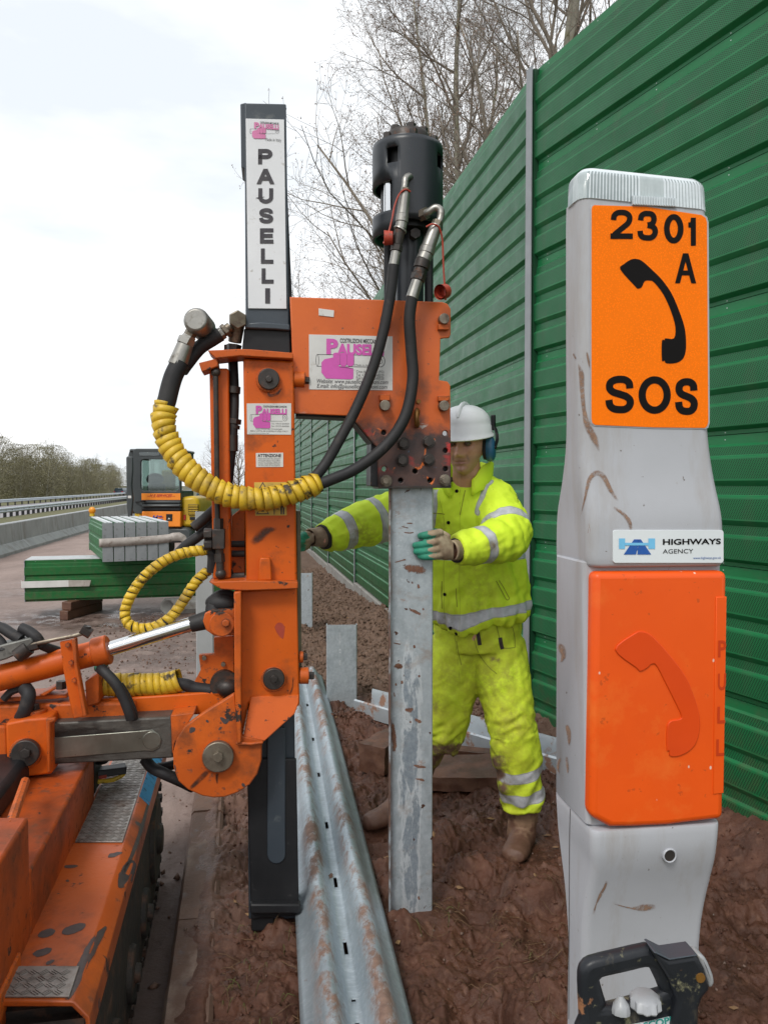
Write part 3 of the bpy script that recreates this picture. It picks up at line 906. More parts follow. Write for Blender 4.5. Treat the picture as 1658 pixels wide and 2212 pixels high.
# the receding rest, bay by bay
tall = MB()
pr = []
for j in range(NP):
    pr += [(y, z + j * PH) for y, z, p in PROF]
pr2 = pr + [(.06, NP * PH), (.06, 0)]
L2 = BAYL * 1.0
tall.loft([[(0, y, z) for y, z in pr2[::-1]], [(L2 - .012, y, z) for y, z in pr2[::-1]]])
tm = tall.mesh('barrier_bay'); tm.materials.append(M['green_far']); tm.shade_smooth(); tm.set_sharp_from_angle(angle=rad(15))
for k in range(8, 34):
    p = road_pt(WALL_V, YB[k + 1])
    bend = -.0016 * max(0, k - 8) ** 2
    o = bpy.data.objects.new('panel', tm); COL.objects.link(o); o.parent = wall
    q = p - Vector(wall.location); o.location = (q.x + bend, q.y, zo[k]); o.rotation_euler = (0, 0, RZ_FAR)
    wpost(p + Vector((bend, 0, 0)), RZ_FAR, zo[k], post_me)

# ------------------------------------------------------------------ concrete barrier along the hard shoulder
def barrier_mesh(L):
    pr = [(.30, -.02), (.30, .10), (.17, .26), (.12, .30), (.09, .80), (.07, .82), (-.07, .82), (-.09, .80), (-.12, .30), (-.30, .10), (-.30, -.02)]
    b = MB(); b.loft([[(x, 0, z * .89) for x, z in pr], [(x, L, z * .89) for x, z in pr]])
    me = b.mesh('barrier')
    return me
def along(o, v, Y, z):
    p = road_pt(v, Y, z); o.location = p; o.rotation_euler = (0, 0, math.atan(TILT))
cb_me = barrier_mesh(5.98); cb_me.materials.append(M['barrier']); cb_me.materials.append(M['barrier_pale'])
cb_me.polygons.foreach_set('material_index', [1 if (p.normal.z > .5 and p.center.z < .35) or (p.center.z > .715) else 0 for p in cb_me.polygons])
cb_lab = ['grey concrete barrier segment at the left edge, carrying the small white plate', 'grey concrete barrier segment behind the green panels, with yellow chalk marks', 'grey concrete barrier segment running behind the yellow excavator']
for k in range(5):
    r = thing('concrete_barrier', (0, 0, 0), (cb_lab + ['far grey concrete barrier segment hidden beyond the excavator'] * 9)[k] if k else 'nearest grey concrete barrier segment, cut off by the left picture edge', 'concrete barrier', 'concrete barriers along the hard shoulder')
    if k == 1: r['label'] = cb_lab[0]
    elif k == 2: r['label'] = cb_lab[1]
    elif k == 3: r['label'] = cb_lab[2]
    along(r, -5.62, 14.2 + k * 6.0 / math.hypot(1, TILT) * 1.0, -.13)
    o = bpy.data.objects.new('segment', cb_me); COL.objects.link(o); o.parent = r
    if k in (1, 2):
        b = MB(); q = (.106, 2.0 if k == 1 else 1.2, .55)
        b.box(q[0] - .012, q[1] - .11, q[2] - .09, q[0] + .010, q[1] + .11, q[2] + .09)
        b.build('plate', M['white_sign'], r, 0).location = (0, 0, 0)
# flashing lamp on the barrier
p = at(199.5, 1107, 23.4); lamp = thing('warning_lamp', (p.x, p.y, p.z), 'small amber warning lamp standing on the concrete barrier', 'warning lamp')
M['amber'] = pbr('amber_lens', (.75, .28, .01), .3)
b = MB(); b.cyl(p + Vector((0, 0, -.11)), p + Vector((0, 0, -.03)), .075, .075, 14); b.build('base', M['yellow'], lamp)
b = MB(); b.sphere(p + Vector((0, 0, .06)), .105, .07, .105, 14, 8); b.build('lens', M['amber'], lamp)

# ------------------------------------------------------------------ steel guard rails of the main carriageway
def guard(v, z, Y0, Y1, sp, label, hb, pw):
    p = road_pt(v, Y0, z); r = thing('guard_rail', p, label, 'guard rail', 'guard rails of the main carriageway')
    n = int((Y1 - Y0) / sp); post = None
    for k in range(n):
        q = road_pt(v, Y0 + k * sp, z)
        if post is None:
            b = MB(); b.box(q.x - pw, q.y - .05, z - .2, q.x + pw, q.y + .05, z + hb); post = b.build('post', M['black_steel'], r, 0)
        else:
            c = post.copy(); COL.objects.link(c); c.parent = r; c.location = q - p
    b = MB()
    pr = [(.0, hb - .17), (.05, hb - .12), (.05, hb - .08), (.0, hb - .03), (.05, hb + .02), (.05, hb + .07), (0, hb + .12), (-.03, hb + .12), (-.03, hb - .17)]
    A = road_pt(v, Y0, z); B = road_pt(v, Y1, z)
    b.loft([[A + VD * (x + .05) + Vector((0, 0, zz)) for x, zz in pr], [B + VD * (x + .05) + Vector((0, 0, zz)) for x, zz in pr]])
    b.build('beam', M['galv_clean'], r, 20)
guard(-12.7, -.36, 30, 190, 1.2, 'near steel guard rail on close dark posts beyond the concrete barrier', .56, .07)
guard(-21.4, -.36, 45, 300, 2.4, 'far steel guard rail in front of the woodland', .50, .05)

# far-off car on the carriageway
M['car_paint'] = pbr('dark_blue_car_paint', (.02, .035, .06), .3)
M['car_glass'] = pbr('dark_car_glass', (.04, .06, .075), .08)
M['lamp_red'] = pbr('red_lamp', (.5, .02, .015), .3)
cx = at(264, 1078, 150)
car = thing('car', (cx.x, cx.y, -.36), 'small dark blue car driving away on the far carriageway', 'car')
def car_loft(zs):
    return
b = MB(); c0 = Vector((cx.x, cx.y, -.36))
b.loft([[c0 + Vector((x, y, z)) for x, z in ((-.85, .3), (-.9, .6), (-.86, .9), (.86, .9), (.9, .6), (.85, .3))] for y in (-2.0, 2.0)]); b.build('body', M['car_paint'], car, 30, .08)
b = MB(); b.loft([[c0 + Vector((x * k, y, z)) for x, z in ((-.84, .9), (-.66, 1.42), (.66, 1.42), (.84, .9))] for y, k in ((-1.9, 1), (-1.2, 1), (.9, 1), (1.4, .95))]); b.build('cabin', M['car_glass'], car, 30, .06)
for s in (-1, 1):
    b = MB(); b.box(c0.x + s * .72 - .12, c0.y - 2.04, c0.z + .62, c0.x + s * .72 + .12, c0.y - 1.98, c0.z + .8); b.build('tail_light', M['lamp_red'], car, 0)
    for y in (-1.3, 1.3):
        b = MB(); b.cyl(c0 + Vector((s * .68, y, .31)), c0 + Vector((s * .9, y, .31)), .31, .31, 14); b.build('wheel', M['rubber'], car)

# ------------------------------------------------------------------ trees
M['bark'] = pbr('grey_green_bark', (.27, .255, .205), .85, 0., (.20, .19, .15), 6, [((.22, .22, .11), 3, .50, .7)], (40, .4, .01))
M['twig'] = pbr('brown_twig', (.20, .17, .135), .8, 0., (.145, .12, .095), 5)
M['bud'] = pbr('reddish_buds', (.21, .11, .075), .7, 0., (.17, .11, .065), 3)
def grow_tree(seed, H, r0, first, nb, up=.35, ratio=.5, droop=0., levels=4, lean=(0, 0), twigs=1.0, buds=True, sweep=None, ang=(28, 50)):
    rs = random.Random(seed)
    trunk, br, bd = MB(), MB(), MB()
    def rec(p, d, L, r, lv):
        n = {0: 12, 1: 8, 2: 5, 3: 4, 4: 2}[lv]
        pts, rr = [p.copy()], [r]
        wob = {0: .05, 1: .12, 2: .16, 3: .2, 4: .25}[lv]
        for i in range(n):
            d = (d + Vector((rs.gauss(0, wob), rs.gauss(0, wob), rs.gauss(0, wob * .6) + up * {0: .05, 1: .16, 2: .13, 3: .10, 4: .05}[lv]))).normalized()
            if sweep and lv == 1: d = (d + Vector(sweep) * .05).normalized()
            p = p + d * (L / n); pts.append(p.copy()); rr.append(max(r * (1 - .8 * (i + 1) / n), .0022))
        (trunk if lv == 0 else br).tube(pts, rr, {0: 9, 1: 6, 2: 4, 3: 3, 4: 3}[lv], lv < 2)
        if lv == levels:
            if buds:
                for q in pts[1:]:
                    for _ in range(2):
                        s = rs.uniform(.010, .022); a = Vector((rs.gauss(0, 1), rs.gauss(0, 1), rs.gauss(0, 1))).normalized(); c = a.orthogonal().normalized() * s * .5
                        q2 = q + Vector((rs.gauss(0, .02), rs.gauss(0, .02), rs.gauss(0, .02)))
                        bd.add([q2 - c, q2 + a * s * 1.6, q2 + c, q2 - a * s * .3], [(0, 1, 2, 3)])
            return
        cnt = nb[lv]
        for k in range(cnt):
            t = first + (1 - first) * (k + rs.random()) / cnt if lv == 0 else .22 + .78 * (k + rs.random() * .8) / cnt
            f = t * n; i = min(int(f), n - 1); q = pts[i].lerp(pts[i + 1], f - i)
            dd = (pts[i + 1] - pts[i]).normalized()
            az = k * 2.4 + rs.uniform(-.5, .5)
            o1 = dd.orthogonal().normalized(); o2 = dd.cross(o1)
            a = rad(rs.uniform(*ang))
            nd = dd * math.cos(a) + (o1 * math.cos(az) + o2 * math.sin(az)) * math.sin(a)
            ll = L * ratio * (1.15 - .75 * t) * rs.uniform(.75, 1.2) if lv == 0 else L * rs.uniform(.34, .58) * (1.15 - .5 * t)
            rec(q, nd, ll, max(rr[i] * rs.uniform(.45, .62), .0028), lv + 1)
    rec(Vector((0, 0, -.3)), Vector((lean[0], lean[1], 1)).normalized(), H, r0, 0)
    return trunk, br, bd
def place_tree(name, p, parts, label, group, rz=0):
    r = thing(name, p, label, 'tree', group, rz)
    for mb, nm, mm in zip(parts, ('trunk', 'crown', 'buds'), (M['bark'], M['twig'], M['bud'])):
        if mb.v:
            link(nm, mb.mesh(nm), mm, r, 180 if nm != 'buds' else 0)
    return r
grp = 'bare trees behind the noise barrier'
T1 = grow_tree(3, 13.5, .13, .12, (20, 9, 6, 4), .50, .38, sweep=(-.55, -.2, .45), ang=(24, 50))
place_tree('bare_tree', at(1094, 200, 12.5) * 1 - Vector((0, 0, at(1094, 200, 12.5).z + .3)), T1, 'tall budding tree whose trunk meets the barrier top left of the grey post', grp)
T2 = grow_tree(8, 12.5, .13, .10, (15, 8, 6, 3), .55, .36, sweep=(-.2, -.1, .5), ang=(24, 44))
place_tree('bare_tree', Vector((at(1188, 120, 11.5).x, 11.5, -.3)), T2, 'tall budding tree with mossy trunk rising just right of the grey post', grp)
T3 = grow_tree(14, 12.0, .12, .08, (24, 10, 7, 4), .50, .36, lean=(-.05, 0), sweep=(-.7, 0, .4), ang=(28, 54))
place_tree('bare_tree', Vector((at(1015, 300, 15.5).x, 15.5, -.3)), T3, 'budding tree leaning left behind the black hammer, twigs reaching furthest left', grp)
T5 = grow_tree(31, 13.0, .11, .06, (28, 11, 7, 4), .48, .33, lean=(-.03, 0), sweep=(-.5, 0, .4), ang=(28, 54))
place_tree('bare_tree', Vector((at(945, 300, 19).x, 19.0, -.3)), T5, 'farther budding tree between the sign mast and the black hammer, rising highest there', grp)
T6 = grow_tree(63, 13.5, .10, .08, (22, 9, 6, 3), .48, .34, lean=(-.07, 0), sweep=(-.6, 0, .4), ang=(28, 54))
place_tree('bare_tree', Vector((at(1000, 300, 16.5).x, 16.8, -.3)), T6, 'slender budding tree leaning left above the orange plate, seen between mast and hammer', grp)
T4 = grow_tree(21, 10, .10, .10, (13, 8, 5, 3), .3, .5, sweep=(.3, 0, 0))
place_tree('bare_tree', Vector((at(1310, 60, 12).x, 12.4, -.3)), T4, 'thin bare tree showing above the sloping barrier top near the picture top', grp)
# small russet trees at the far end of the barrier
M['twig_red'] = pbr('russet_twigs', (.15, .085, .06), .85, 0., (.11, .07, .05), 2)
for px, Y, s, lab in ((465, 80, .8, 'small russet bare tree left of the orange side tube'), (508, 62, .62, 'small russet bare tree seen in the gap beside the orange column'), (492, 95, .75, 'faint far bare tree above the end of the green barrier')):
    t = grow_tree(40 + px, 9.5 * s, .1, .08, (24, 9, 6), .25, .42, levels=3, buds=False)
    r = place_tree('bare_tree', Vector((at(px, 1000, Y).x, Y, -.5)), t, lab, 'far bare trees')
    for ch in r.children:
        if ch.name.startswith('crown'): ch.data.materials[0] = M['twig_red']

# woodland belt beyond the carriageway
M['w_twig'] = pbr('olive_twigs', (.19, .172, .115), .9, 0., (.15, .137, .092), .6)
M['w_leaf'] = pbr('early_olive_leaves', (.175, .160, .083), .85, 0., (.14, .13, .072), .35)
def wood_tree(seed, H):
    rs = random.Random(seed)
    t, br, _ = grow_tree(seed, H, .11, .05, (26, 8, 5), .22, .46, levels=3, buds=False)
    lf = MB()
    for k in range(5200):
        z = H * (.02 + .97 * rs.random() ** 1.0); w = H * .36 * math.sqrt(max(.02, 1 - ((z / H - .42) / .60) ** 2))
        a = rs.uniform(0, 6.28); q = w * rs.random() ** .5
        cl = math.sin(a * 3 + z * 1.7 + seed) + math.sin(z * 2.9 + seed * 2)
        if cl < -.4 and rs.random() < .7: continue
        p = Vector((q * math.cos(a), q * math.sin(a), z))
        s = rs.uniform(.03, .085); u = Vector((rs.gauss(0, 1), rs.gauss(0, 1), rs.gauss(0, 1))).normalized() * s; v = u.orthogonal().normalized() * s * .6
        lf.add([p - u, p - v, p + u, p + v], [(0, 1, 2, 3)])
    return [m_.mesh(n_) for m_, n_ in ((t, 'trunk'), (br, 'crown'), (lf, 'leaves'))]
WT = [wood_tree(50 + k, 6.3 + .5 * k) for k in range(4)]
for w in WT:
    for me_, mm in zip(w, (M['bark'], M['w_twig'], M['w_leaf'])): me_.materials.append(mm)
rs = random.Random(77)
i = 0
for row in range(4):
    Y = 50.0 + row * 4
    while Y < 210:
        v = -27.5 - row * 4 + rs.uniform(-1.2, 1.2)
        p = road_pt(v, Y, -.4)
        px = 829 + 1727 * p.x / p.y
        if -60 < px < 440:
            w = WT[i % 4]
            r = thing('woodland_tree', p, 'olive budding tree in the woodland belt beyond the carriageway', 'tree', 'woodland trees beyond the carriageway', rs.uniform(0, 6.28))
            s = rs.uniform(.72, 1.18) * (1.0 - .0006 * (Y - 52)); r.scale = (s * 1.1, s * 1.1, s)
            for me_, nm in zip(w, ('trunk', 'crown', 'leaves')):
                o = bpy.data.objects.new(nm, me_); COL.objects.link(o); o.parent = r
        i += 1
        Y += rs.uniform(1.9, 3.2) * (1 + row * .3) * (1 + (Y - 52) / 70)
# ------------------------------------------------------------------ orange post driver
K_ = 1.535e-3                                  # metres per picture unit in the plane of the machine
Fm = Frame(at(580, 1049, 2.65), 8.0)
base = Fm.P(580, 1049); base = Vector((base.x, base.y, -.1))
mach = thing('post_driver', base, 'orange tracked hydraulic post driver with dark mast, black hammer and yellow wrapped hoses', 'post driver')
def part(mb, name, m, parent=None, smooth=35, bev=0., seg=2, solid=0):
    return mb.build(name, M[m] if isinstance(m, str) else m, parent or mach, smooth, bev, seg, solid)
def hexnut(b, c, r, o0, o1, z=zP, n=6, r1=None):
    b.disc(Fm, c, r, o0, o1, z, n, r1)
def mtube(pts, r, z=zP, n=14, sm=8):
    """pts (x, y, off)"""
    P = [Fm.P(*z(p[0], p[1]), p[2]) for p in pts]
    return catmull(P, sm) if sm else P
def pbox(b, x0, y0, x1, y1, o0, o1, z=zP):
    b.prism(Fm, [(x0, y0), (x1, y0), (x1, y1), (x0, y1)], o0, o1, z)

# --- mast and its sign
b = MB(); b.prism(Fm, [(528, 222), (618, 224), (642, 1985), (537, 1986)], .032, .15)
mast = part(b, 'mast', 'mast_grey', bev=.004)
b = MB(); b.prism(Fm, [(519, 224), (532, 221), (532, 368), (521, 360)], .04, .16); part(b, 'mast_flange', 'mast_grey', mast, bev=.003)
b = MB(); b.prism(Fm, [(616, 300), (627, 560), (634, 700), (634, 760), (616, 760)], .05, .13); part(b, 'mast_rack', 'black_steel', mast, bev=.002)
b = MB(); b.prism(Fm, [zE(88, 1598), zE(200, 1590), zE(398, 1605), zE(400, 1648), zE(300, 1640), zE(90, 1632)], -.012, .032); part(b, 'mast_collar', 'mast_grey', bev=.004)
b = MB(); b.prism(Fm, [zE(85, 1634), zE(398, 1650), (628, 768), (522, 762)], .008, .16); part(b, 'mast_foot_block', 'black_steel', bev=.004)
b = MB(); b.prism(Fm, [(533, 1640), (640, 1640), (646, 1978), (542, 1986)], .012, .031); 
lm = part(b, 'mast_lower', 'black_steel', bev=.004)
# the pressed channel in the lower mast
L = []
for k in range(9):
    t = math.pi * k / 8
    L.append(zD(1432 + 47 * math.cos(t), 598 + 47 * math.sin(t)))
b = MB(); b.prism(Fm, [zD(1385, -60), zD(1479, -60)] + L[0:], .007, .013)
part(b, 'channel', 'mast_grey', lm, bev=.004)
b = MB(); pbox(b, 1296, 855, 1560, 905, -.012, .02, zD); part(b, 'foot_bar', 'black_steel', lm, bev=.006)
b = MB(); pbox(b, 1302, 905, 1420, 995, .02, .10, zD); part(b, 'mast_foot', 'black_steel', bev=.005)
sgn = cplate(Fm, [[(531, 256), (613.5, 258), (619, 667), (536, 666)]], .026, .030, 'sign_plate', M['white_sign'], mast, bev=.001)
rows = [('P', 338, 573, 31), ('A', 381, 573.5, 34), ('U', 423, 574, 32), ('S', 466, 575, 31), ('E', 509.5, 576, 29), ('L', 553, 577, 27), ('L', 596, 578, 26), ('I', 639, 578, 11)]
for ch, y, x, w in rows:
    glyph(Fm, ch, x - w / 2, y - 16.5, x + w / 2, y + 16.5, 8.6 if ch != 'I' else 10.5, .0245, M['ink'], sgn)
def logo(x0, y0, x1, y1, off, parent, z=zP, mg='magenta', bottom=(), small=()):
    w, h = x1 - x0, y1 - y0
    q = lambda u, v: z(x0 + u * w, y0 + v * h)
    def poly(pts, o, m, nm='print'):
        b = MB(); P = [Fm.P(*q(*p), o) for p in pts]; b.add(P, [tuple(range(len(P)))]); 
        if b.v: part(b, nm, m, parent, 0)
    def tx(t, u0, v0, u1, v1, m, o=0, **k):
        a, c = q(u0, v0), q(u1, v1)
        text_px(Fm, t, a[0], a[1], c[0], c[1], off - .0004 - o, M[m], parent, **k)
    tx('COSTRUZIONI MECCANICHE', .37, .075, .90, .125, 'ink', bold=.02)
    # pipe outline
    for v in (.35, .565):
        poly([(.09, v), (.81, v), (.81, v + .008), (.09, v + .008)], off - .0002, 'ink')
    def ring(cu, cv, ru, rv, t, o):
        n = 22; P = [];
        for k in range(n): P.append((cu + ru * math.cos(6.2832 * k / n), cv + rv * math.sin(6.2832 * k / n)))
        Q = [(cu + (ru - t) * math.cos(6.2832 * k / n), cv + (rv - t * 1.4) * math.sin(6.2832 * k / n)) for k in range(n)]
        b = MB(); A = [Fm.P(*q(*p), o) for p in P]; B = [Fm.P(*q(*p), o) for p in Q]
        b.add(A + B, [(k, (k + 1) % n, n + (k + 1) % n, n + k) for k in range(n)]); part(b, 'print', 'ink', parent, 0)
    ring(.095, .46, .02, .11, .005, off - .0003); ring(.86, .46, .055, .11, .007, off - .0003); ring(.86, .46, .022, .05, .006, off - .0003)
    # fist
    o = off - .0006
    poly([(.145, .50), (.18, .44), (.30, .40), (.30, .56), (.42, .565), (.53, .60), (.53, .78), (.50, .80), (.20, .79), (.145, .68)], o, mg)
    for k in range(3):
        u = .285 + k * .084
        pts = [(u + .042 + .041 * math.cos(t), .345 + .03 * math.sin(t)) for t in [math.pi * i / 6 for i in range(6, 13)]] + [(u + .083, .53), (u + .06, .56), (u + .02, .56), (u, .53)]
        poly(pts, o - .0003, mg)
        poly([(u + .083, .36), (u + .086, .36), (u + .086, .54), (u + .083, .54)], o - .0005, 'ink')
    poly([(.36, .57), (.53, .60), (.53, .606), (.36, .58)], o - .0005, 'ink')
    tx('P', .205, .07, .345, .345, mg, .0008, bold=.05)
    tx('AUSELLI', .335, .17, .90, .345, mg, .0008, bold=.05)
    for t, u0, v0, u1, v1, m, it in list(bottom) + list(small):
        tx(t, u0, v0, u1, v1, m, 0, italic=it)
logo(.0, .0, 1, 1, .0248, sgn, lambda x, y: (533.5 + x * 76, 261 + y * 48), 'pink', [('Made in Italy', .52, .80, .97, .93, 'ink_grey', 0)])

# --- hammer carrier plate
plate_pts = [(626, 641), (955, 652), (966, 656), (973, 667), (973, 722), (970, 729), (951, 731), (948, 821), (966, 824), (972, 832), (974, 1052), (817, 1054), (815, 967), (803, 954), (766, 908), (750, 898), (636, 893)]
holes = [(1243, 792), (1562, 885), (1245, 980), (1405, 992), (1562, 980), (1330, 1040), (1482, 1040)]
def plate_mat():
    N = NT('carrier_plate_paint')
    c = N.mix(N.ramp(N.noise(3), .35, .65), (.60, .118, .012), (.50, .09, .010))
    c = N.mix(N.ramp(N.noise(9, 8), .58, .72), c, (.26, .06, .014))
    sx = N.n('ShaderNodeSeparateXYZ'); N.l(N.coord(), sx.inputs[0])
    zt = N.math('ADD', sx.outputs[2], N.math('MULTIPLY', N.math('SUBTRACT', N.noise(9, 8, .7), .5), .28))
    z1 = Fm.st(880, 895)[1] - base.z
    z0 = Fm.st(880, 950)[1] - base.z
    low = N.ramp(zt, z0, z1, 1, 0)
    dark = N.mix(N.ramp(N.noise(14, 8, .7), .40, .6), (.030, .023, .024), (.062, .036, .031))
    c = N.mix(N.math('MULTIPLY', low, .97), c, dark)
    zone = N.ramp(sx.outputs[2], Fm.st(880, 1030)[1] - base.z, Fm.st(880, 960)[1] - base.z)
    zz = N.math('MULTIPLY', zone, low)
    c = N.mix(N.math('MULTIPLY', N.ramp(N.noise(7, 6, .6, (1, 1, 1.6)), .53, .58), zz), c, (.42, .025, .022))
    c = N.mix(N.math('MULTIPLY', N.ramp(N.noise(11, 6, .6, (1.3, 1, 1.6), .6), .63, .67), zz), c, (.06, .22, .42))
    c = N.mix(N.math('MULTIPLY', N.ramp(N.noise(10, 6, .6, (1.2, 1, .8), .9), .64, .67), low), c, (.42, .40, .37))
    c = N.mix(N.math('MULTIPLY', N.ramp(N.noise(13, 6, .6, (1.5, 1, .9), 1.7), .66, .69), low), c, (.55, .12, .015))
    c = N.mix(N.ramp(N.noise(60, 6), .66, .7), c, MUDC)
    return N.out(c, N.ramp(N.noise(7), .3, .7, .38, .6), 0., N.bump(N.noise(60), .15, .004))
M['plate'] = plate_mat()
pl = cplate(Fm, [plate_pts], 0, .016, 'carrier_plate', M['plate'], mach, bev=.003, holes=[(zB(*h), 5.6) for h in holes] + [(zB(1560, 795), 5.6)])
b = MB(); b.prism(Fm, [(640, 650), (940, 660), (940, 900), (860, 905), (836, 945), (836, 1000), (815, 985), (803, 958), (766, 913), (750, 903), (640, 898)], .018, .15); part(b, 'carrier_box', 'black_steel', bev=.003)
b = MB(); b.prism(Fm, [(840, 905), (950, 905), (950, 1040), (840, 1040)], .05, .15); part(b, 'anvil_block', 'darkbolt', bev=.003)
b = MB(); b.prism(Fm, [(801, 958), (816, 968), (818, 1052), (800, 1050)], .02, .15); part(b, 'carrier_side_channel', 'black_steel', bev=.002)
b = MB(); b.prism(Fm, [(817, 1051), (974, 1048), (974, 1054), (817, 1056)], -.004, .15); part(b, 'carrier_bottom_plate', 'darkbolt', bev=.001)
b = MB(); b.prism(Fm, [(955, 960), (968, 960), (968, 1040), (955, 1040)], .02, .15); part(b, 'carrier_web', 'black_steel', bev=.002)
cplate(Fm, [[zB(905, 148), zB(985, 158), zB(983, 193), zB(906, 184)]], -.0025, .001, 'label', M['decal'], pl, bev=.0004)
for c in ((1257, 195), (1557, 200), (1250, 650), (1557, 652)):
    b = MB(); b.disc(Fm, zB(*c), 11.5, -.030, .0, n=24); part(b, 'bolt', 'bolt', bev=.0015)
for x0, y0, x1, y1 in ((1525, 228, 1582, 258), (1222, 222, 1278, 250), (1222, 593, 1276, 626), (1525, 600, 1582, 628)):
    b = MB(); pbox(b, x0, y0, x1, y1, -.018, .0, zB); part(b, 'stop_block', 'orange_worn', bev=.002)
for c in ((1345, 848), (1475, 840), (1340, 935), (1475, 933)):
    b = MB(); b.disc(Fm, zB(*c), 14, -.007, .0, n=20); hexnut(b, zB(*c), 10.5, -.026, -.006); part(b, 'hex_bolt', 'darkbolt', bev=.0012)
for c in ((1255, 1043), (1560, 1040)):
    b = MB(); b.disc(Fm, zB(*c), 13.5, -.005, .0, n=20); hexnut(b, zB(*c), 11.5, -.018, -.004); b.disc(Fm, zB(*c), 6.5, -.030, -.016, n=14); part(b, 'hex_bolt', 'bolt', bev=.001)
b = MB()
P = []
for k in range(25):
    t = 2 * math.pi * k / 24
    P.append(Fm.P(*zB(1415, 715), -.012) + (Fm.b * math.cos(t) * .8 + Fm.a * .25 * math.cos(t) + Vector((0, 0, math.sin(t)))) * .026)
b.tube(P, .0085, 8); part(b, 'lifting_eye', 'brass')
b = MB(); b.disc(Fm, zB(1424, 630), 5, -.014, 0, n=6); part(b, 'bolt', 'brass')
dec = cplate(Fm, [[zB(855, 283), zB(1288, 293), zB(1288, 573), zB(856, 568)]], -.0018, .001, 'logo_sticker', M['decal'], pl, bev=.0003)
zBd = lambda x, y: zB(x, y + (x - 855) / 433 * 6)
logo(858, 285, 1286, 570, -.0024, dec, zBd, 'magenta',
     [('Website: www.pausellicostruzioni.com', .09, .82, .95, .88, 'ink', .25), ('E.mail: info@pausellicostruzioni.com', .09, .905, .94, .965, 'ink', .25)],
     [('Made in Italy', .55, .525, .74, .555, 'ink_grey', 0), ('Citta di Castello (PG)', .565, .64, .90, .68, 'ink_grey', 0), ('Tel. +39 075 8540029', .565, .70, .90, .735, 'ink_grey', 0), ('Fax +39 075 8540028', .565, .755, .90, .79, 'ink_grey', 0)])

# --- black hammer
AX = Fm.st(880, 400, .095)[0]
def hz(y, o=.095): return Fm.st(880, y, o)[1]
def ringp(r, z, n=72, a0=0.):
    return [Fm.W(AX + r * math.sin(2 * math.pi * k / n + a0), .095 - r * math.cos(2 * math.pi * k / n + a0), z) for k in range(n)]
R_ = .1165
rowsz = [hz(318), hz(322), hz(330), hz(331), hz(345), hz(378), hz(413), hz(476), hz(482), hz(496), hz(520)]
rads = [R_ * .965, R_ * .99, R_, R_, R_, R_, R_, R_, R_, R_, R_]
n = 72
b = MB(); vs_ = []; fs = []
for z_, r in zip(rowsz, rads): vs_ += ringp(r, z_, n)
for i in range(len(rowsz) - 1):
    for k in range(n):
        ad = (k + .5) * 5; ad = ad - 360 if ad > 180 else ad
        if i == 4 and (-45 < ad < -24 or 47 < ad < 68 or 110 < ad < 131 or -131 < ad < -110): continue
        if i == 6 and -150 < ad < -36: continue
        if i in (9,) and -20 < ad < 150: continue
        fs.append((i * n + k, i * n + (k + 1) % n, (i + 1) * n + (k + 1) % n, (i + 1) * n + k))
fs.append(tuple(range(n)))
b.add(vs_, fs)
ham = part(b, 'hammer_body', 'hammer', smooth=30, solid=.012)
b = MB(); b.loft([ringp(R_ * 1.006, hz(352) + .030, 48), ringp(R_ * 1.012, hz(352) + .026, 48), ringp(R_ * 1.012, hz(352) + .020, 48), ringp(R_ * 1.006, hz(352) + .016, 48)], False); part(b, 'hammer_band', 'hammer', ham)
b = MB(); b.loft([ringp(R_ * .80, hz(330), 40), ringp(R_ * .80, hz(505), 40)]); part(b, 'hammer_core', 'black_steel', ham)
b = MB(); b.loft([ringp(R_ * .66, hz(322), 40), ringp(R_ * .66, hz(299), 40), ringp(R_ * .60, hz(290), 40)]); part(b, 'hammer_cap', 'darkbolt', ham)
for k in range(6):
    a = rad(-70 + k * 60 + 12); p = Fm.W(AX + R_ * .80 * math.sin(a), .095 - R_ * .80 * math.cos(a), hz(320))
    b = MB(); b.cyl(p, p + Vector((0, 0, .026)), .014, .014, 6); part(b, 'cap_bolt', 'darkbolt', ham, bev=.001)
    q = Fm.W(AX + R_ * .48 * math.sin(a), .095 - R_ * .48 * math.cos(a), hz(296)); b = MB(); b.cyl(q, q + Vector((0, 0, .022)), .017, .017, 6); part(b, 'cap_bolt', 'darkbolt', ham, bev=.001)
p = Fm.W(AX - R_ * .62, .095 - R_ * .50, hz(480)); b = MB(); b.cyl(p, Fm.W(AX - R_ * .62, .095 - R_ * .50, hz(410)), .020, .020, 24); part(b, 'piston_rod', 'chrome', ham)
for px, r, o, mm in ((836, 7.5, .09, 'black_steel'), (884, 32, .10, 'hammer'), (926, 10, .10, 'black_steel'), (850, 9, .15, 'black_steel')):
    p = Fm.P(px, 500, o); b = MB(); b.cyl(p - Vector((0, 0, .32)), p + Vector((0, 0, .05)), r * K_, r * K_, 24); part(b, 'guide_rod', mm)
b = MB(); b.disc(Fm, (897, 503), 12, .02, .1, n=6); part(b, 'hex_bolt', 'darkbolt')

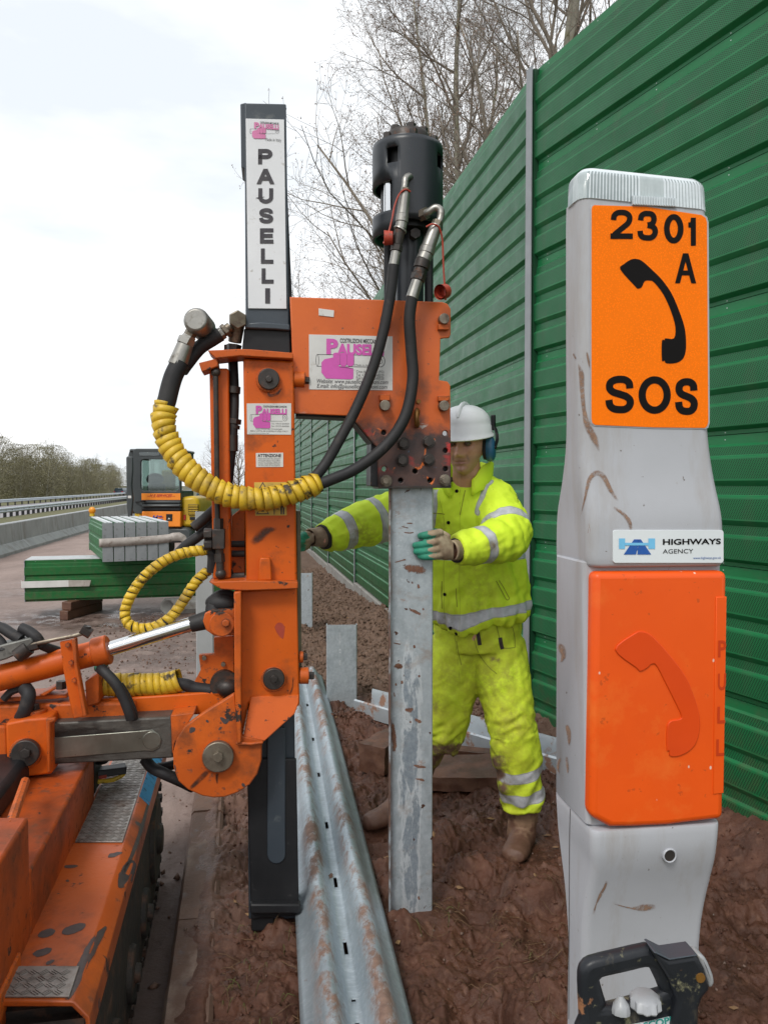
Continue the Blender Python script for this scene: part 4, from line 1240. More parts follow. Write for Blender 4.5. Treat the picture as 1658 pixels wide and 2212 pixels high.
# --- hoses and couplings of the hammer
def coupler(pts, parent=None):
    """pts: list of (x, y, off, radius) sections"""
    for i, seg in enumerate(pts):
        (x0, y0, o0, r0), (x1, y1, o1, r1), nn, mm, nm = seg
        b = MB(); b.cyl(Fm.P(x0, y0, o0), Fm.P(x1, y1, o1), r0 * K_, r1 * K_, nn); part(b, nm, mm, parent, bev=.0012)
b = MB(); b.tube(mtube([(887, 392, -.005), (884, 381, -.032), (876, 386, -.05), (874, 402, -.055), (872, 414, -.056)], 0, sm=6), [.0115] * 25, 14); cl = part(b, 'elbow', 'steel')
b = MB(); b.disc(Fm, (888, 392), 11, -.02, .0, n=6); part(b, 'union_nut', 'darkbolt')
o = -.058
coupler([((876, 407, o, 10), (875, 415, o, 10), 6, 'bolt', 'coupling_nut'), ((875, 415, o, 11), (869, 464, o, 12.5), 20, 'steel', 'coupling_sleeve'),
         ((869, 464, o, 13.5), (867, 480, o, 13.5), 20, 'steel', 'coupling_ring'), ((867, 480, o, 12), (865, 494, o, 12), 20, 'steel', 'coupling_sleeve'), ((865, 494, o, 14.5), (863, 498, o, 14.5), 20, 'steel', 'coupling_ring'),
         ((863, 498, o, 12), (857, 530, o, 10.5), 20, 'darkbolt', 'coupling_sleeve'), ((857, 530, o, 13), (855, 543, o, 13), 6, 'darkbolt', 'coupling_nut'), ((855, 543, o, 10), (849, 577, o, 10.5), 16, 'steel', 'ferrule')])
b = MB(); b.tube(mtube([(938, 470, .0), (934, 462, -.03), (926, 454, -.035)], 0, sm=0), .011, 10)
b = MB(); b.tube(mtube([(905, 465, -.012), (925, 458, -.04), (940, 449, -.05), (951, 455, -.055), (951, 470, -.058), (946, 484, -.06)], 0, sm=6), .0125, 14); part(b, 'elbow', 'steel')
b = MB(); p = Fm.P(914, 463, -.02); d = (Fm.P(926, 458, -.04) - p).normalized(); b.cyl(p - d * .012, p + d * .014, .021, .021, 6); part(b, 'union_nut', 'bolt')
o = -.062
coupler([((946, 478, o, 12), (942, 487, o, 12), 6, 'bolt', 'coupling_nut'), ((942, 487, o, 13), (924, 535, o, 15.5), 20, 'steel', 'coupling_sleeve'), ((924, 535, o, 17), (920, 548, o, 17), 20, 'steel', 'coupling_ring'), ((920, 548, o, 16), (914, 562, o, 16), 20, 'steel', 'coupling_sleeve'),
         ((914, 562, o, 17), (909, 580, o, 17), 20, 'darkbolt', 'coupling_ring'), ((909, 580, o, 14), (905, 592, o, 14), 20, 'darkbolt', 'coupling_sleeve'), ((905, 592, o, 17), (901, 606, o, 16), 6, 'darkbolt', 'coupling_nut'), ((901, 606, o, 12), (889, 644, o, 13), 16, 'steel', 'ferrule')])
# red dust caps on their straps
b = MB(); b.tube(mtube([(886, 414, -.072), (875, 409, -.078), (862, 420, -.07), (852, 445, -.066), (846, 475, -.066), (838, 505, -.066), (828, 526, -.066)], 0, sm=6), .0032, 6); st = part(b, 'dust_cap_strap', 'cap_red')
b = MB(); p = Fm.P(829, 514, -.066); b.cyl(p, Fm.P(848, 514, -.07), .024, .021, 20); part(b, 'dust_cap', 'cap_red', st, bev=.001)
b = MB(); b.tube(mtube([(920, 490, -.082), (934, 484, -.088), (948, 492, -.08), (955, 520, -.07), (957, 570, -.066), (960, 620, -.066), (962, 648, -.066)], 0, sm=6), .0032, 6); st = part(b, 'dust_cap_strap', 'cap_red')
b = MB(); R0 = [Fm.P(953, 630, -.085)]; p = Fm.P(950, 631, -.075); q = Fm.P(962, 629, -.055)
b.tube([p, q, q + (p - q) * .02, p + (q - p) * .12], [.0255, .0235, .019, .020], 20, False); part(b, 'dust_cap', 'cap_red', st)
# the two hoses of the hammer
b = MB(); b.tube(mtube([(850, 572, -.06), (843, 635, -.055), (828, 715, -.05), (805, 795, -.045), (770, 880, -.045), (733, 950, -.05), (702, 1003, -.06), (670, 1042, -.075)], 0), .0178, 16); part(b, 'hose', 'rubber')
b = MB(); b.tube(mtube([(890, 640, -.062), (884, 690, -.055), (888, 760, -.045), (891, 820, -.045), (878, 890, -.05), (850, 942, -.055), (810, 983, -.06), (762, 1016, -.065), (715, 1036, -.072), (670, 1054, -.08)], 0), .0192, 16); part(b, 'hose', 'rubber')

def spiral(path, r, pitch, width, name, m='yellow', jit=.08, seed=0, parent=None, flare=.0035, solid=.0028):
    rs = random.Random(seed)
    P = catmull(path, 24)
    D = [0.]
    for i in range(1, len(P)): D.append(D[-1] + (P[i] - P[i - 1]).length)
    T = [(P[min(i + 1, len(P) - 1)] - P[max(i - 1, 0)]).normalized() for i in range(len(P))]
    U = []; u = T[0].orthogonal().normalized()
    for t in T:
        u = (u - t * u.dot(t)).normalized(); U.append(u.copy())
    def smp(s):
        s = min(max(s, 0), D[-1] * .99999)
        lo, hi = 0, len(D) - 1
        while hi - lo > 1:
            m_ = (lo + hi) // 2
            if D[m_] <= s: lo = m_
            else: hi = m_
        f = (s - D[lo]) / max(D[hi] - D[lo], 1e-9)
        return P[lo].lerp(P[hi], f), T[lo].lerp(T[hi], f).normalized(), U[lo].lerp(U[hi], f).normalized()
    turns = D[-1] / pitch; per = 22; N_ = int(turns * per)
    jr = [rs.uniform(-jit, jit) for _ in range(int(turns) + 4)]
    ja = [rs.uniform(-.6, .6) for _ in range(int(turns) + 4)]
    b = MB(); vs_ = []
    for i in range(N_ + 1):
        s = i / per * pitch; a = 2 * math.pi * i / per
        k = i / per; k0 = int(k); f = k - k0
        rj = r * (1 + jr[k0] * (1 - f) + jr[k0 + 1] * f)
        sh = pitch * .28 * (ja[k0] * (1 - f) + ja[k0 + 1] * f) * math.sin(a)
        for e, ex in ((-.5, -flare), (.5, flare)):
            c, t, u_ = smp(s + e * width + sh)
            w = t.cross(u_)
            vs_.append(c + (u_ * math.cos(a) + w * math.sin(a)) * (rj + ex))
    fs = []
    for i in range(N_):
        fs.append((i * 2, (i + 1) * 2, (i + 1) * 2 + 1, i * 2 + 1))
    b.add(vs_, fs)
    return part(b, name, m, parent, 40, solid=solid)
big = [(690, 1043, -.072), (664, 1052, -.078), (625, 1066, -.086), (580, 1077, -.09), (535, 1077, -.09), (490, 1068, -.086), (450, 1050, -.08), (412, 1022, -.072), (380, 985, -.06), (359, 940, -.05), (353, 905, -.045), (361, 872, -.04)]
spiral(mtube(big, 0, sm=0), .0355, .0245, .027, 'spiral_hose_guard', jit=.07, seed=3)
b = MB(); b.tube(mtube([(690, 1043, -.072), (625, 1066, -.086), (535, 1077, -.09), (450, 1050, -.08), (380, 985, -.06), (354, 905, -.045), (362, 860, -.04), (374, 815, -.035), (390, 782, -.03)], 0), .030, 16); part(b, 'hose', 'rubber')
coupler([((383, 790, -.03, 20), (400, 745, -.03, 17), 18, 'steel', 'ferrule'), ((399, 749, -.03, 15), (409, 726, -.03, 15), 6, 'steel', 'coupling_nut'), ((399, 744, -.03, 18.5), (405, 730, -.03, 18.5), 6, 'steel', 'coupling_nut'), ((408, 728, -.03, 13), (419, 706, -.03, 13), 6, 'bolt', 'coupling_nut')])
b = MB(); p = Fm.P(422, 690, -.075); q = Fm.P(440, 710, .05); b.tube([p, p.lerp(q, .12), q], [.034, .041, .041], 24); part(b, 'swivel_elbow', 'steel', bev=.004)
b = MB(); b.tube(mtube([(392, 800, .0), (402, 786, .01), (430, 752, .015), (460, 732, .015), (476, 722, .015)], 0), .0235, 14); part(b, 'hose', 'rubber')
coupler([((468, 728, .015, 14), (482, 718, .015, 14), 6, 'steel', 'coupling_nut'), ((482, 718, .015, 11), (498, 706, .015, 11), 14, 'bolt', 'coupling_sleeve'), ((484, 717, .015, 16), (491, 711, .015, 16), 6, 'bolt', 'coupling_nut')])
b = MB(); p = Fm.P(514, 690, -.03); b.tube([p, Fm.P(512, 690, .06)], [.030, .030], 6); b.cyl(Fm.P(514, 690, .03), Fm.P(507, 740, .05), .026, .022, 18); part(b, 'swivel_elbow', 'bolt', bev=.003)
b = MB(); b.cyl(Fm.P(506, 745, .05), Fm.P(503, 775, .05), .026, .02, 6); b.cyl(Fm.P(489, 745, .07), Fm.P(489, 775, .07), .008, .008, 8); part(b, 'union_nut', 'darkbolt')

# --- column
CF = -.032
b = MB(); b.prism(Fm, [(525, 774), (634, 779), (642, 1258), (532, 1258)], CF, .028)
colm = part(b, 'column', 'orange', bev=.008, seg=3)
b = MB(); b.prism(Fm, [zB(330, 365), zB(500, 358), zB(560, 360), zB(772, 378), zB(776, 410), zB(560, 398), zB(500, 394), zB(372, 408)], CF - .03, .06); part(b, 'column_top_flange', 'orange_worn', bev=.003)
b = MB(); b.prism(Fm, [zB(284, 430), zB(380, 406), zB(386, 448), zB(300, 478)], CF - .02, .04); part(b, 'side_flange', 'orange_worn', bev=.003)
b = MB(); b.prism(Fm, [(452, 795), (494, 795), (499, 1250), (460, 1252)], -.01, .07); part(b, 'side_tube', 'orange', bev=.008, seg=3)
b = MB(); b.disc(Fm, zB(645, 518), 26, CF - .012, CF, n=32); r_ = part(b, 'pin_collar', 'orange_worn', bev=.002)
b = MB(); b.disc(Fm, zB(647, 513), 22.5, CF - .030, CF - .01, n=32); b.disc(Fm, zB(648, 513), 7.5, CF - .042, CF - .028, n=14); part(b, 'pin', 'darkbolt', bev=.003)
b = MB(); b.cyl(Fm.P(634, 819, .0), Fm.P(658, 820, .0), .026, .026, 18); part(b, 'side_pin', 'orange_worn', bev=.002)
b = MB(); b.cyl(Fm.P(656, 821, .0), Fm.P(668, 822, .0), .012, .012, 6); part(b, 'hex_bolt', 'darkbolt')
dec2 = cplate(Fm, [[zB(533, 641), zB(763, 640), zB(763, 803), zB(535, 801)]], CF - .0018, CF + .001, 'logo_sticker', M['decal'], colm, bev=.0003)
logo(533, 641, 763, 802, CF - .0024, dec2, zB, 'magenta', [('Zona Industriale Cinquemiglia', .20, .80, .80, .845, 'ink_grey', 0), ('06012 CITTA DI CASTELLO (PG) ITALY', .08, .875, .93, .915, 'ink', .2), ('www.pausellicostruzioni.com', .05, .94, .50, .975, 'ink_grey', .2)],
     [('Tel. +39 075 8540029', .56, .63, .95, .67, 'ink_grey', 0), ('Fax +39 075 8540028', .56, .71, .95, .75, 'ink_grey', 0)])
dec3 = cplate(Fm, [[zB(580, 898), zB(722, 896), zB(722, 970), zB(581, 971)]], CF - .0018, CF + .001, 'notice_sticker', M['decal'], colm, bev=.0003)
text_px(Fm, 'ATTENZIONE', 590, 903, 710, 919, CF - .0026, M['ink'], dec3, z=zB, bold=.03)
for k, (t, x0) in enumerate((('NON SOSTARE NEL RAGGIO', 0), ('D\'AZIONE DELLA MACCHINA.', 0), ('LA DITTA COSTRUTTRICE DE-', 0), ('CLINA OGNI RESPONSABILI-', 0), ('TA IN CASO DI INCIDENTI.', 0))):
    text_px(Fm, t, 593, 924 + k * 9, 708, 930 + k * 9, CF - .0026, M['ink_grey'], dec3, z=zB)
dec4 = cplate(Fm, [[zB(571, 1050), zB(738, 1048), zB(740, 1221), zB(577, 1223)]], CF - .0018, CF + .001, 'warning_sticker', M['warn'], colm, bev=.0003)
def tri(cx_, cy_, s, m, o):
    b = MB(); P = [Fm.P(*zB(cx_ + dx * s, cy_ + dy * s), o) for dx, dy in ((-1, .8), (1, .8), (0, -.9))]; b.add(P, [(0, 1, 2)]); part(b, 'print', m, dec4, 0)
for cy_ in (1078, 1188):
    tri(616, cy_, 34, 'ink', CF - .0023); tri(616, cy_ + 1.5, 26, 'warn', CF - .0028); tri(616, cy_ + 6, 9, 'ink', CF - .0032)
for x0, y0, x1, y1 in ((673, 1170, 678, 1216), (681, 1186, 700, 1190), (708, 1178, 716, 1216), (720, 1178, 728, 1216), (708, 1170, 728, 1180)):
    b = MB(); P = [Fm.P(*zB(x, y), CF - .0024) for x, y in ((x0, y0), (x1, y0), (x1, y1), (x0, y1))]; b.add(P, [(0, 1, 2, 3)]); part(b, 'print', 'ink', dec4, 0)
b = MB(); b.prism(Fm, [zB(600, 1440), zB(655, 1440), zB(665, 1560), zB(590, 1562)], CF - .028, CF + .002); part(b, 'gusset', 'orange', bev=.005)
b = MB(); b.prism(Fm, [zB(335, 1566), zB(520, 1560), zB(798, 1566), zB(798, 1602), zB(520, 1612), zB(400, 1604)], CF - .05, .07); part(b, 'column_base_flange', 'orange_worn', bev=.003)
b = MB(); b.prism(Fm, [(641, 1104), (649, 1104), (652, 1472), (643, 1470)], .035, .14); part(b, 'rear_guide_strip', pbr('greenish_guide_strip', (.16, .155, .09), .6, 0., (.10, .09, .06), 9, [(RUST, 14, .55, .7)]), bev=.002)
# rods, valve block and hoses beside the column
b = MB(); b.cyl(Fm.P(466, 800, -.03), Fm.P(471, 1205, -.03), .0085, .0085, 12); b.sphere(Fm.P(466, 804, -.03), .016, n=12, m=8); part(b, 'pressure_pipe', 'darkbolt')
b = MB(); pbox(b, 355, 1293, 418, 1397, -.06, .0, zB); part(b, 'valve_block', 'darkbolt', bev=.003)
b = MB(); b.cyl(Fm.P(472, 1120, -.03), Fm.P(472, 1144, -.03), .016, .016, 6); part(b, 'pipe_fitting', 'darkbolt')
b = MB(); b.cyl(Fm.P(474, 1184, -.03), Fm.P(476, 1240, -.03), .013, .013, 12); b.cyl(Fm.P(474, 1196, -.03), Fm.P(475, 1214, -.03), .017, .017, 6); b.sphere(Fm.P(477, 1240, -.03), .018, n=12, m=8); part(b, 'pipe_fitting', 'darkbolt')
for y in (1318, 1372):
    b = MB(); b.cyl(Fm.P(*zB(355, y), -.03), Fm.P(*zB(312, y), -.03), .020, .020, 6); part(b, 'port_plug', 'darkbolt', bev=.002)
b = MB(); b.tube(mtube([(503, 770, .06), (506, 860, .03), (503, 930, .02), (497, 1000, .03), (490, 1070, .06), (488, 1160, .08)], 0), .0165, 12); part(b, 'hose', 'rubber')
for y0, y1, r in ((835, 850, 15), (905, 916, 17), (918, 926, 14)):
    b = MB(); b.cyl(Fm.P(505, y0, .025), Fm.P(504, y1, .025), r * K_, r * K_, 6 if r > 16 else 14); part(b, 'hose_fitting', 'darkbolt', bev=.001)
for y in (1000,):
    b = MB(); b.cyl(Fm.P(500, 940, .022), Fm.P(500, 975, .022), .022, .022, 14); part(b, 'hose_fitting', 'darkbolt', bev=.001)
b = MB(); b.prism(Fm, [(500, 1115), (530, 1090), (530, 1250), (500, 1250)], .09, .16); part(b, 'rear_bracket', 'orange_worn', bev=.004)
for y in (1175, 1196):
    b = MB(); b.cyl(Fm.P(498, y, .05), Fm.P(528, y, .05), .011, .011, 12); part(b, 'pipe_fitting', 'rubber')
b = MB(); b.sphere(Fm.P(485, 1236, .02), .03, .02, .02, 12, 8); part(b, 'pipe_fitting', 'darkbolt')
b = MB(); b.cyl(Fm.P(478, 1246, .02), Fm.P(528, 1244, .02), .012, .012, 10); part(b, 'pipe_fitting', 'darkbolt')
# small yellow looped hose
loop = [(452, 1188, .0), (425, 1190, .0), (385, 1198, .0), (345, 1218, .0), (308, 1250, .0), (282, 1288, .0), (270, 1322, .0), (276, 1346, -.005), (300, 1357, -.01), (335, 1354, -.01), (372, 1330, -.005), (400, 1292, .01), (424, 1256, .02), (450, 1232, .03)]
spiral(mtube(loop, 0, sm=0), .0162, .0215, .0195, 'spiral_hose_guard', jit=.03, seed=5, flare=.0010, solid=.002)
b = MB(); b.tube(mtube(loop, 0), .0145, 10); part(b, 'hose', 'rubber')
b = MB(); b.tube(mtube([(452, 1188, .0), (460, 1200, .0), (458, 1235, .01)], 0), .018, 10); part(b, 'hose', 'rubber')
b = MB(); b.tube(mtube([(470, 1095, .08), (440, 1122, .08), (418, 1140, .08)], 0), .0175, 12); b.tube(mtube([(478, 1115, .10), (440, 1150, .10), (405, 1176, .10), (385, 1195, .12)], 0), .0175, 12); part(b, 'hose', 'rubber')

# --- lower slewing section, hub plate and pins
b = MB(); b.prism(Fm, [zC(1215, 60), zC(1540, 42), zC(1553, 640), zC(1548, 660), zC(1290, 640), zC(1255, 820), zC(1225, 830)], CF, .03); low = part(b, 'lower_column', 'orange', bev=.006)
b = MB()
P = [Fm.P(*zC(x, y), o) for x, y, o in ((1300, 605, CF - .004), (1550, 596, CF - .004), (1548, 640, -.05), (1528, 695, -.066), (1372, 838, -.08), (1262, 815, -.08))]
b.prism_pts(P, [p + Fm.b * .016 for p in P]); part(b, 'inclined_plate', 'orange', bev=.003)
hubp = [(1215, 590), (1160, 625), (1040, 700), (955, 765), (915, 830), (897, 900), (900, 975), (925, 1045), (975, 1090), (1050, 1122), (1110, 1132), (1170, 1127), (1235, 1103), (1295, 1063), (1335, 1008), (1356, 935), (1358, 850), (1372, 838), (1262, 812), (1235, 800)]
b = MB(); b.prism(Fm, [zC(*p) for p in hubp], -.085, -.060); part(b, 'hub_plate', 'orange_worn', bev=.004)
b = MB(); b.prism(Fm, [zC(1212, 66), zC(1250, 62), zC(1252, 848), zC(1228, 852), zC(1216, 560)], -.105, CF + .004); part(b, 'stiffener_rib', 'orange_worn', bev=.004)
b = MB(); b.prism(Fm, [zC(1222, 842), zC(1300, 846), zC(1362, 838), zC(1366, 852), zC(1300, 862), zC(1224, 860)], -.10, -.08); part(b, 'weld_lip', 'orange_worn', bev=.004)
def pinset(c, rc, r, o, mm='bolt', rb=10):
    b = MB(); b.disc(Fm, c, rc, o - .010, o, n=36); part(b, 'pin_collar', 'orange_worn', bev=.002)
    b = MB(); b.disc(Fm, c, r, o - .030, o - .006, n=36); q = part(b, 'pin', mm, bev=.003)
    b = MB(); hexnut(b, c, rb, o - .046, o - .028); part(b, 'pin_bolt', mm, q, bev=.001)
pinset(zC(1130, 922), 34, 32, -.085, 'bolt', 11)
pinset(zC(1419, 517), 27, 23, CF, 'darkbolt', 8.5)
b = MB(); b.cyl(Fm.P(*zC(1552, 497), .0), Fm.P(*zC(1600, 497), .0), .028, .028, 18); part(b, 'side_pin', 'orange_worn', bev=.002)
b = MB(); b.cyl(Fm.P(*zC(1598, 497), .0), Fm.P(*zC(1628, 497), .0), .013, .013, 6); b.cyl(Fm.P(*zC(1550, 400), .0), Fm.P(*zC(1592, 400), .0), .012, .012, 6); part(b, 'hex_bolt', 'darkbolt')
b = MB(); b.cyl(Fm.P(*zC(1550, 400), .0), Fm.P(*zC(1572, 400), .0), .020, .020, 12); part(b, 'bolt_boss', 'orange_worn', bev=.002)
# clevis of the tilt cylinder
P = [zC(1215, 150), zC(1215, 290), zC(1110, 292), zC(1068, 262), zC(1052, 215), zC(1062, 175), zC(1100, 157)]
b = MB(); b.prism(Fm, P, -.075, -.055); cv = part(b, 'clevis', 'orange_worn', bev=.004)
b = MB(); b.disc(Fm, zC(1150, 232), 26, -.086, -.07, n=30); b.disc(Fm, zC(1170, 228), 8.5, -.10, -.084, n=6); part(b, 'clevis_boss', 'orange_worn', cv, bev=.003)
b = MB(); b.prism(Fm, P, .02, .04); part(b, 'clevis', 'orange_worn', bev=.004)
b = MB(); b.sphere(Fm.P(*zC(1150, 120), -.01), .055, .04, .034, 14, 10); b.tube(mtube([(1110, 170, -.02), (1120, 120, -.01), (1160, 95, .0), (1210, 110, .0)], 0, zC), .03, 12); part(b, 'rubber_boot', 'rubber')
b = MB(); b.prism(Fm, [zC(1030, 390), zC(1110, 385), zC(1108, 300), zC(1216, 290), zC(1216, 560), zC(1150, 570), zC(1010, 585), zC(1008, 530), zC(1040, 470)], .06, .085); part(b, 'rear_hub_plate', 'orange_worn', bev=.004)
for c in ((1157, 440), (1058, 408)):
    b = MB(); b.disc(Fm, zC(*c), 5, .048, .06, n=8); part(b, 'bolt', 'bolt')
b = MB(); b.disc(Fm, zC(1160, 545), 30, .03, .06, n=24); b.sphere(Fm.P(*zC(1180, 560), .03), .04, .03, .03, 12, 8); part(b, 'greasy_bearing', 'darkbolt')
# --- tilt cylinder
ca, cb2 = Fm.P(-170, 1509, -.02), Fm.P(234, 1403, -.02)
b = MB(); b.tube([ca, cb2], [.043, .040], 28); tc = part(b, 'tilt_cylinder', 'orange')
d = (cb2 - ca).normalized()
b = MB(); b.tube([cb2 - d * .045, cb2 - d * .04, cb2, cb2 + d * .004], [.046, .048, .048, .043], 28); part(b, 'cylinder_gland', 'orange_worn', tc, bev=.001)
b = MB(); b.tube([cb2, Fm.P(414, 1348, -.02)], [.0235, .0235], 28); part(b, 'piston_rod', 'chrome', tc)
b = MB(); b.tube([Fm.P(412, 1349, -.02), Fm.P(470, 1333, -.02)], [.026, .034], 18); part(b, 'rod_boot', 'rubber', tc)
P = [zC(310, 322), zC(392, 306), zC(400, 440), zC(452, 708), zC(380, 722), zC(330, 480)]
b = MB(); b.prism(Fm, P, -.075, -.063); br = part(b, 'cylinder_bracket', 'orange', bev=.003)
b = MB(); b.prism(Fm, [zC(372, 310), zC(392, 306), zC(400, 440), zC(452, 708), zC(430, 712), zC(386, 460)], -.10, -.07); part(b, 'bracket_flange', 'orange_worn', br, bev=.003)
for c in ((350, 340), (368, 430), (384, 522)):
    b = MB(); hexnut(b, zC(*c), 5, -.086, -.073); part(b, 'bracket_bolt', 'orange_worn', br)
b = MB(); b.prism(Fm, [zC(440, 530), zC(515, 480), zC(515, 640), zC(450, 660)], -.03, .06); part(b, 'bracket_web', 'orange_worn', bev=.004)
b = MB(); b.tube(mtube([(100, 352, -.07), (250, 318, -.075), (380, 292, -.075), (440, 276, -.075), (470, 272, -.075)], 0, zC, sm=4), .0065, 10); part(b, 'pressure_pipe', 'bolt')
b = MB(); b.cyl(Fm.P(*zC(425, 255), -.075), Fm.P(*zC(472, 282), -.075), .017, .017, 6); b.cyl(Fm.P(*zC(455, 240), -.075), Fm.P(*zC(445, 275), -.075), .012, .012, 8); part(b, 'pipe_fitting', 'darkbolt')
b = MB(); b.cyl(Fm.P(*zC(90, 395), -.07), Fm.P(*zC(150, 350), -.07), .024, .024, 14); part(b, 'pipe_fitting', 'darkbolt')
b = MB(); b.cyl(Fm.P(*zC(120, 360), -.07), Fm.P(*zC(200, 340), -.07), .014, .014, 6); part(b, 'pipe_fitting', 'darkbolt')
b = MB(); b.prism(Fm, [zC(-60, 355), zC(160, 300), zC(175, 325), zC(110, 380), zC(30, 415), zC(-60, 440)], -.08, .02); part(b, 'valve_manifold', pbr('grey_cast_valve', (.20, .20, .185), .5, .4, (.12, .12, .11), 14, [((.05, .05, .045), 20, .5, .65)]), bev=.005)
for pts, r in (([(-40, 255, -.03), (10, 250, -.03), (60, 280, -.05), (110, 310, -.06)], .017), ([(-40, 225, -.01), (40, 262, -.02), (120, 320, -.05)], .014), ([(110, 250, -.04), (150, 268, -.05), (190, 300, -.06), (215, 340, -.05)], .017), ([(160, 300, -.06), (230, 345, -.04), (300, 370, 0)], .015), ([(-30, 290, -.05), (10, 330, -.06), (20, 370, -.07)], .015)):
    b = MB(); b.tube(mtube(pts, 0, zC), r, 12); part(b, 'hose', 'rubber')
# hose over the arm, yellow wrap behind it
b = MB(); b.tube(mtube([(515, 455, -.03), (545, 480, -.06), (600, 540, -.075), (640, 610, -.075), (668, 680, -.075), (680, 720, -.07)], 0, zC), .017, 12); b.tube(mtube([(620, 545, -.06), (655, 600, -.06), (690, 680, -.06), (695, 720, -.05)], 0, zC), .013, 12); part(b, 'hose', 'rubber')
b = MB(); b.prism(Fm, [zC(485, 452), zC(540, 438), zC(552, 462), zC(500, 478)], -.05, -.01); part(b, 'green_fitting', pbr('green_hose_fitting', (.02, .14, .08), .5), bev=.003)
sp = [(500, 545, .06), (560, 545, .06), (650, 543, .06), (750, 543, .06), (850, 540, .06), (940, 520, .06)]
spiral(mtube(sp, 0, zC, sm=0), .036, .021, .0235, 'spiral_hose_guard', jit=.04, seed=9, flare=.0012)
b = MB(); b.tube(mtube([(500, 545, .06), (700, 543, .06), (880, 540, .06), (960, 545, .06), (1010, 562, .06), (1100, 575, .05)], 0, zC), .0215, 12); part(b, 'hose', 'rubber')
b = MB(); b.tube(mtube([(130, 560, -.03), (150, 600, -.05), (130, 680, -.05), (110, 720, -.03)], 0, zC), .022, 12); b.tube(mtube([(20, 620, -.02), (60, 580, -.02), (120, 560, -.02)], 0, zC), .012, 10); part(b, 'hose', 'rubber')
b = MB(); b.tube(mtube([(750, 930, .04), (790, 975, .02), (850, 1005, .0), (930, 1040, .01), (1000, 1075, .04)], 0, zC), .019, 12); b.tube(mtube([(820, 975, .06), (880, 965, .06), (940, 945, .06)], 0, zC), .016, 12); part(b, 'hose', 'rubber')
# --- slide arm, clamp block, rear beam
b = MB(); b.prism(Fm, [zC(262, 742), zC(888, 712), zC(900, 925), zC(268, 960)], -.055, .035); arm = part(b, 'slide_arm', 'grease', bev=.006)
b = MB(); b.prism(Fm, [zC(275, 820), zC(750, 782), zC(790, 778), zC(825, 800), zC(838, 835), zC(828, 872), zC(795, 890), zC(750, 888), zC(278, 928)], -.0585, -.05); part(b, 'rubbed_strip', 'polish', arm, bev=.002)
b = MB(); b.disc(Fm, zC(787, 834), 19, -.0605, -.055, n=30); part(b, 'rubbed_pad', 'polish', arm, bev=.002)
b = MB(); b.prism(Fm, [zC(885, 705), zC(1010, 690), zC(960, 770), zC(905, 850), zC(900, 905), zC(893, 900)], -.058, .035); part(b, 'arm_head', 'orange_worn', bev=.004)
b = MB(); b.prism(Fm, [zC(28, 745), zC(140, 722), zC(268, 712), zC(272, 1008), zC(160, 1022), zC(38, 1030)], -.088, .05); part(b, 'clamp_block', 'orange', bev=.008, seg=3)
b = MB(); b.prism(Fm, [zC(238, 720), zC(285, 718), zC(288, 735), zC(262, 745), zC(262, 1000), zC(246, 1005)], -.10, -.08); part(b, 'clamp_lip', 'orange_worn', bev=.004)
pinset(zC(130, 903), 31, 27, -.088, 'darkbolt', 10)
b = MB(); b.cyl(Fm.P(*zC(182, 735), -.02), Fm.P(*zC(180, 672), -.02), .036, .036, 22); part(b, 'clamp_boss', 'orange_worn', bev=.002)
b = MB(); b.cyl(Fm.P(*zC(180, 672), -.02), Fm.P(*zC(180, 646), -.02), .018, .016, 6); b.cyl(Fm.P(*zC(318, 565), -.01), Fm.P(*zC(318, 526), -.01), .018, .016, 6); part(b, 'hex_bolt', 'darkbolt', bev=.001)
b = MB(); b.cyl(Fm.P(*zC(192, 1015), -.03), Fm.P(*zC(190, 1076), -.03), .029, .027, 18); part(b, 'clamp_boss', 'orange_worn', bev=.003)
b = MB(); b.prism(Fm, [(-130, 1545), (14, 1570), (20, 1688), (8, 1740), (-130, 1790)], -.06, .12); part(b, 'boom_head', 'orange_worn', bev=.008)
b = MB(); b.prism(Fm, [zC(510, 622), zC(1165, 578), zC(1175, 640), zC(1050, 700), zC(700, 712), zC(500, 712)], .03, .10); part(b, 'rear_beam', 'orange', bev=.006)
b = MB(); b.prism(Fm, [zC(-60, 655), zC(370, 640), zC(700, 640), zC(700, 735), zC(-60, 750)], -.01, .13); part(b, 'rear_beam', 'orange_worn', bev=.008)
b = MB(); b.prism(Fm, [zC(-60, 615), zC(340, 595), zC(350, 615), zC(-60, 640)], .0, .10); part(b, 'rear_plate', 'orange_worn', bev=.003)
b = MB(); b.prism(Fm, [zC(200, 600), zC(285, 555), zC(300, 560), zC(230, 605)], -.02, .06); part(b, 'rear_gusset', 'orange_worn', bev=.003)
b = MB(); b.prism(Fm, [zC(640, 590), zC(1010, 568), zC(1012, 588), zC(640, 610)], .11, .14); part(b, 'rear_conduit', 'steel', bev=.002)

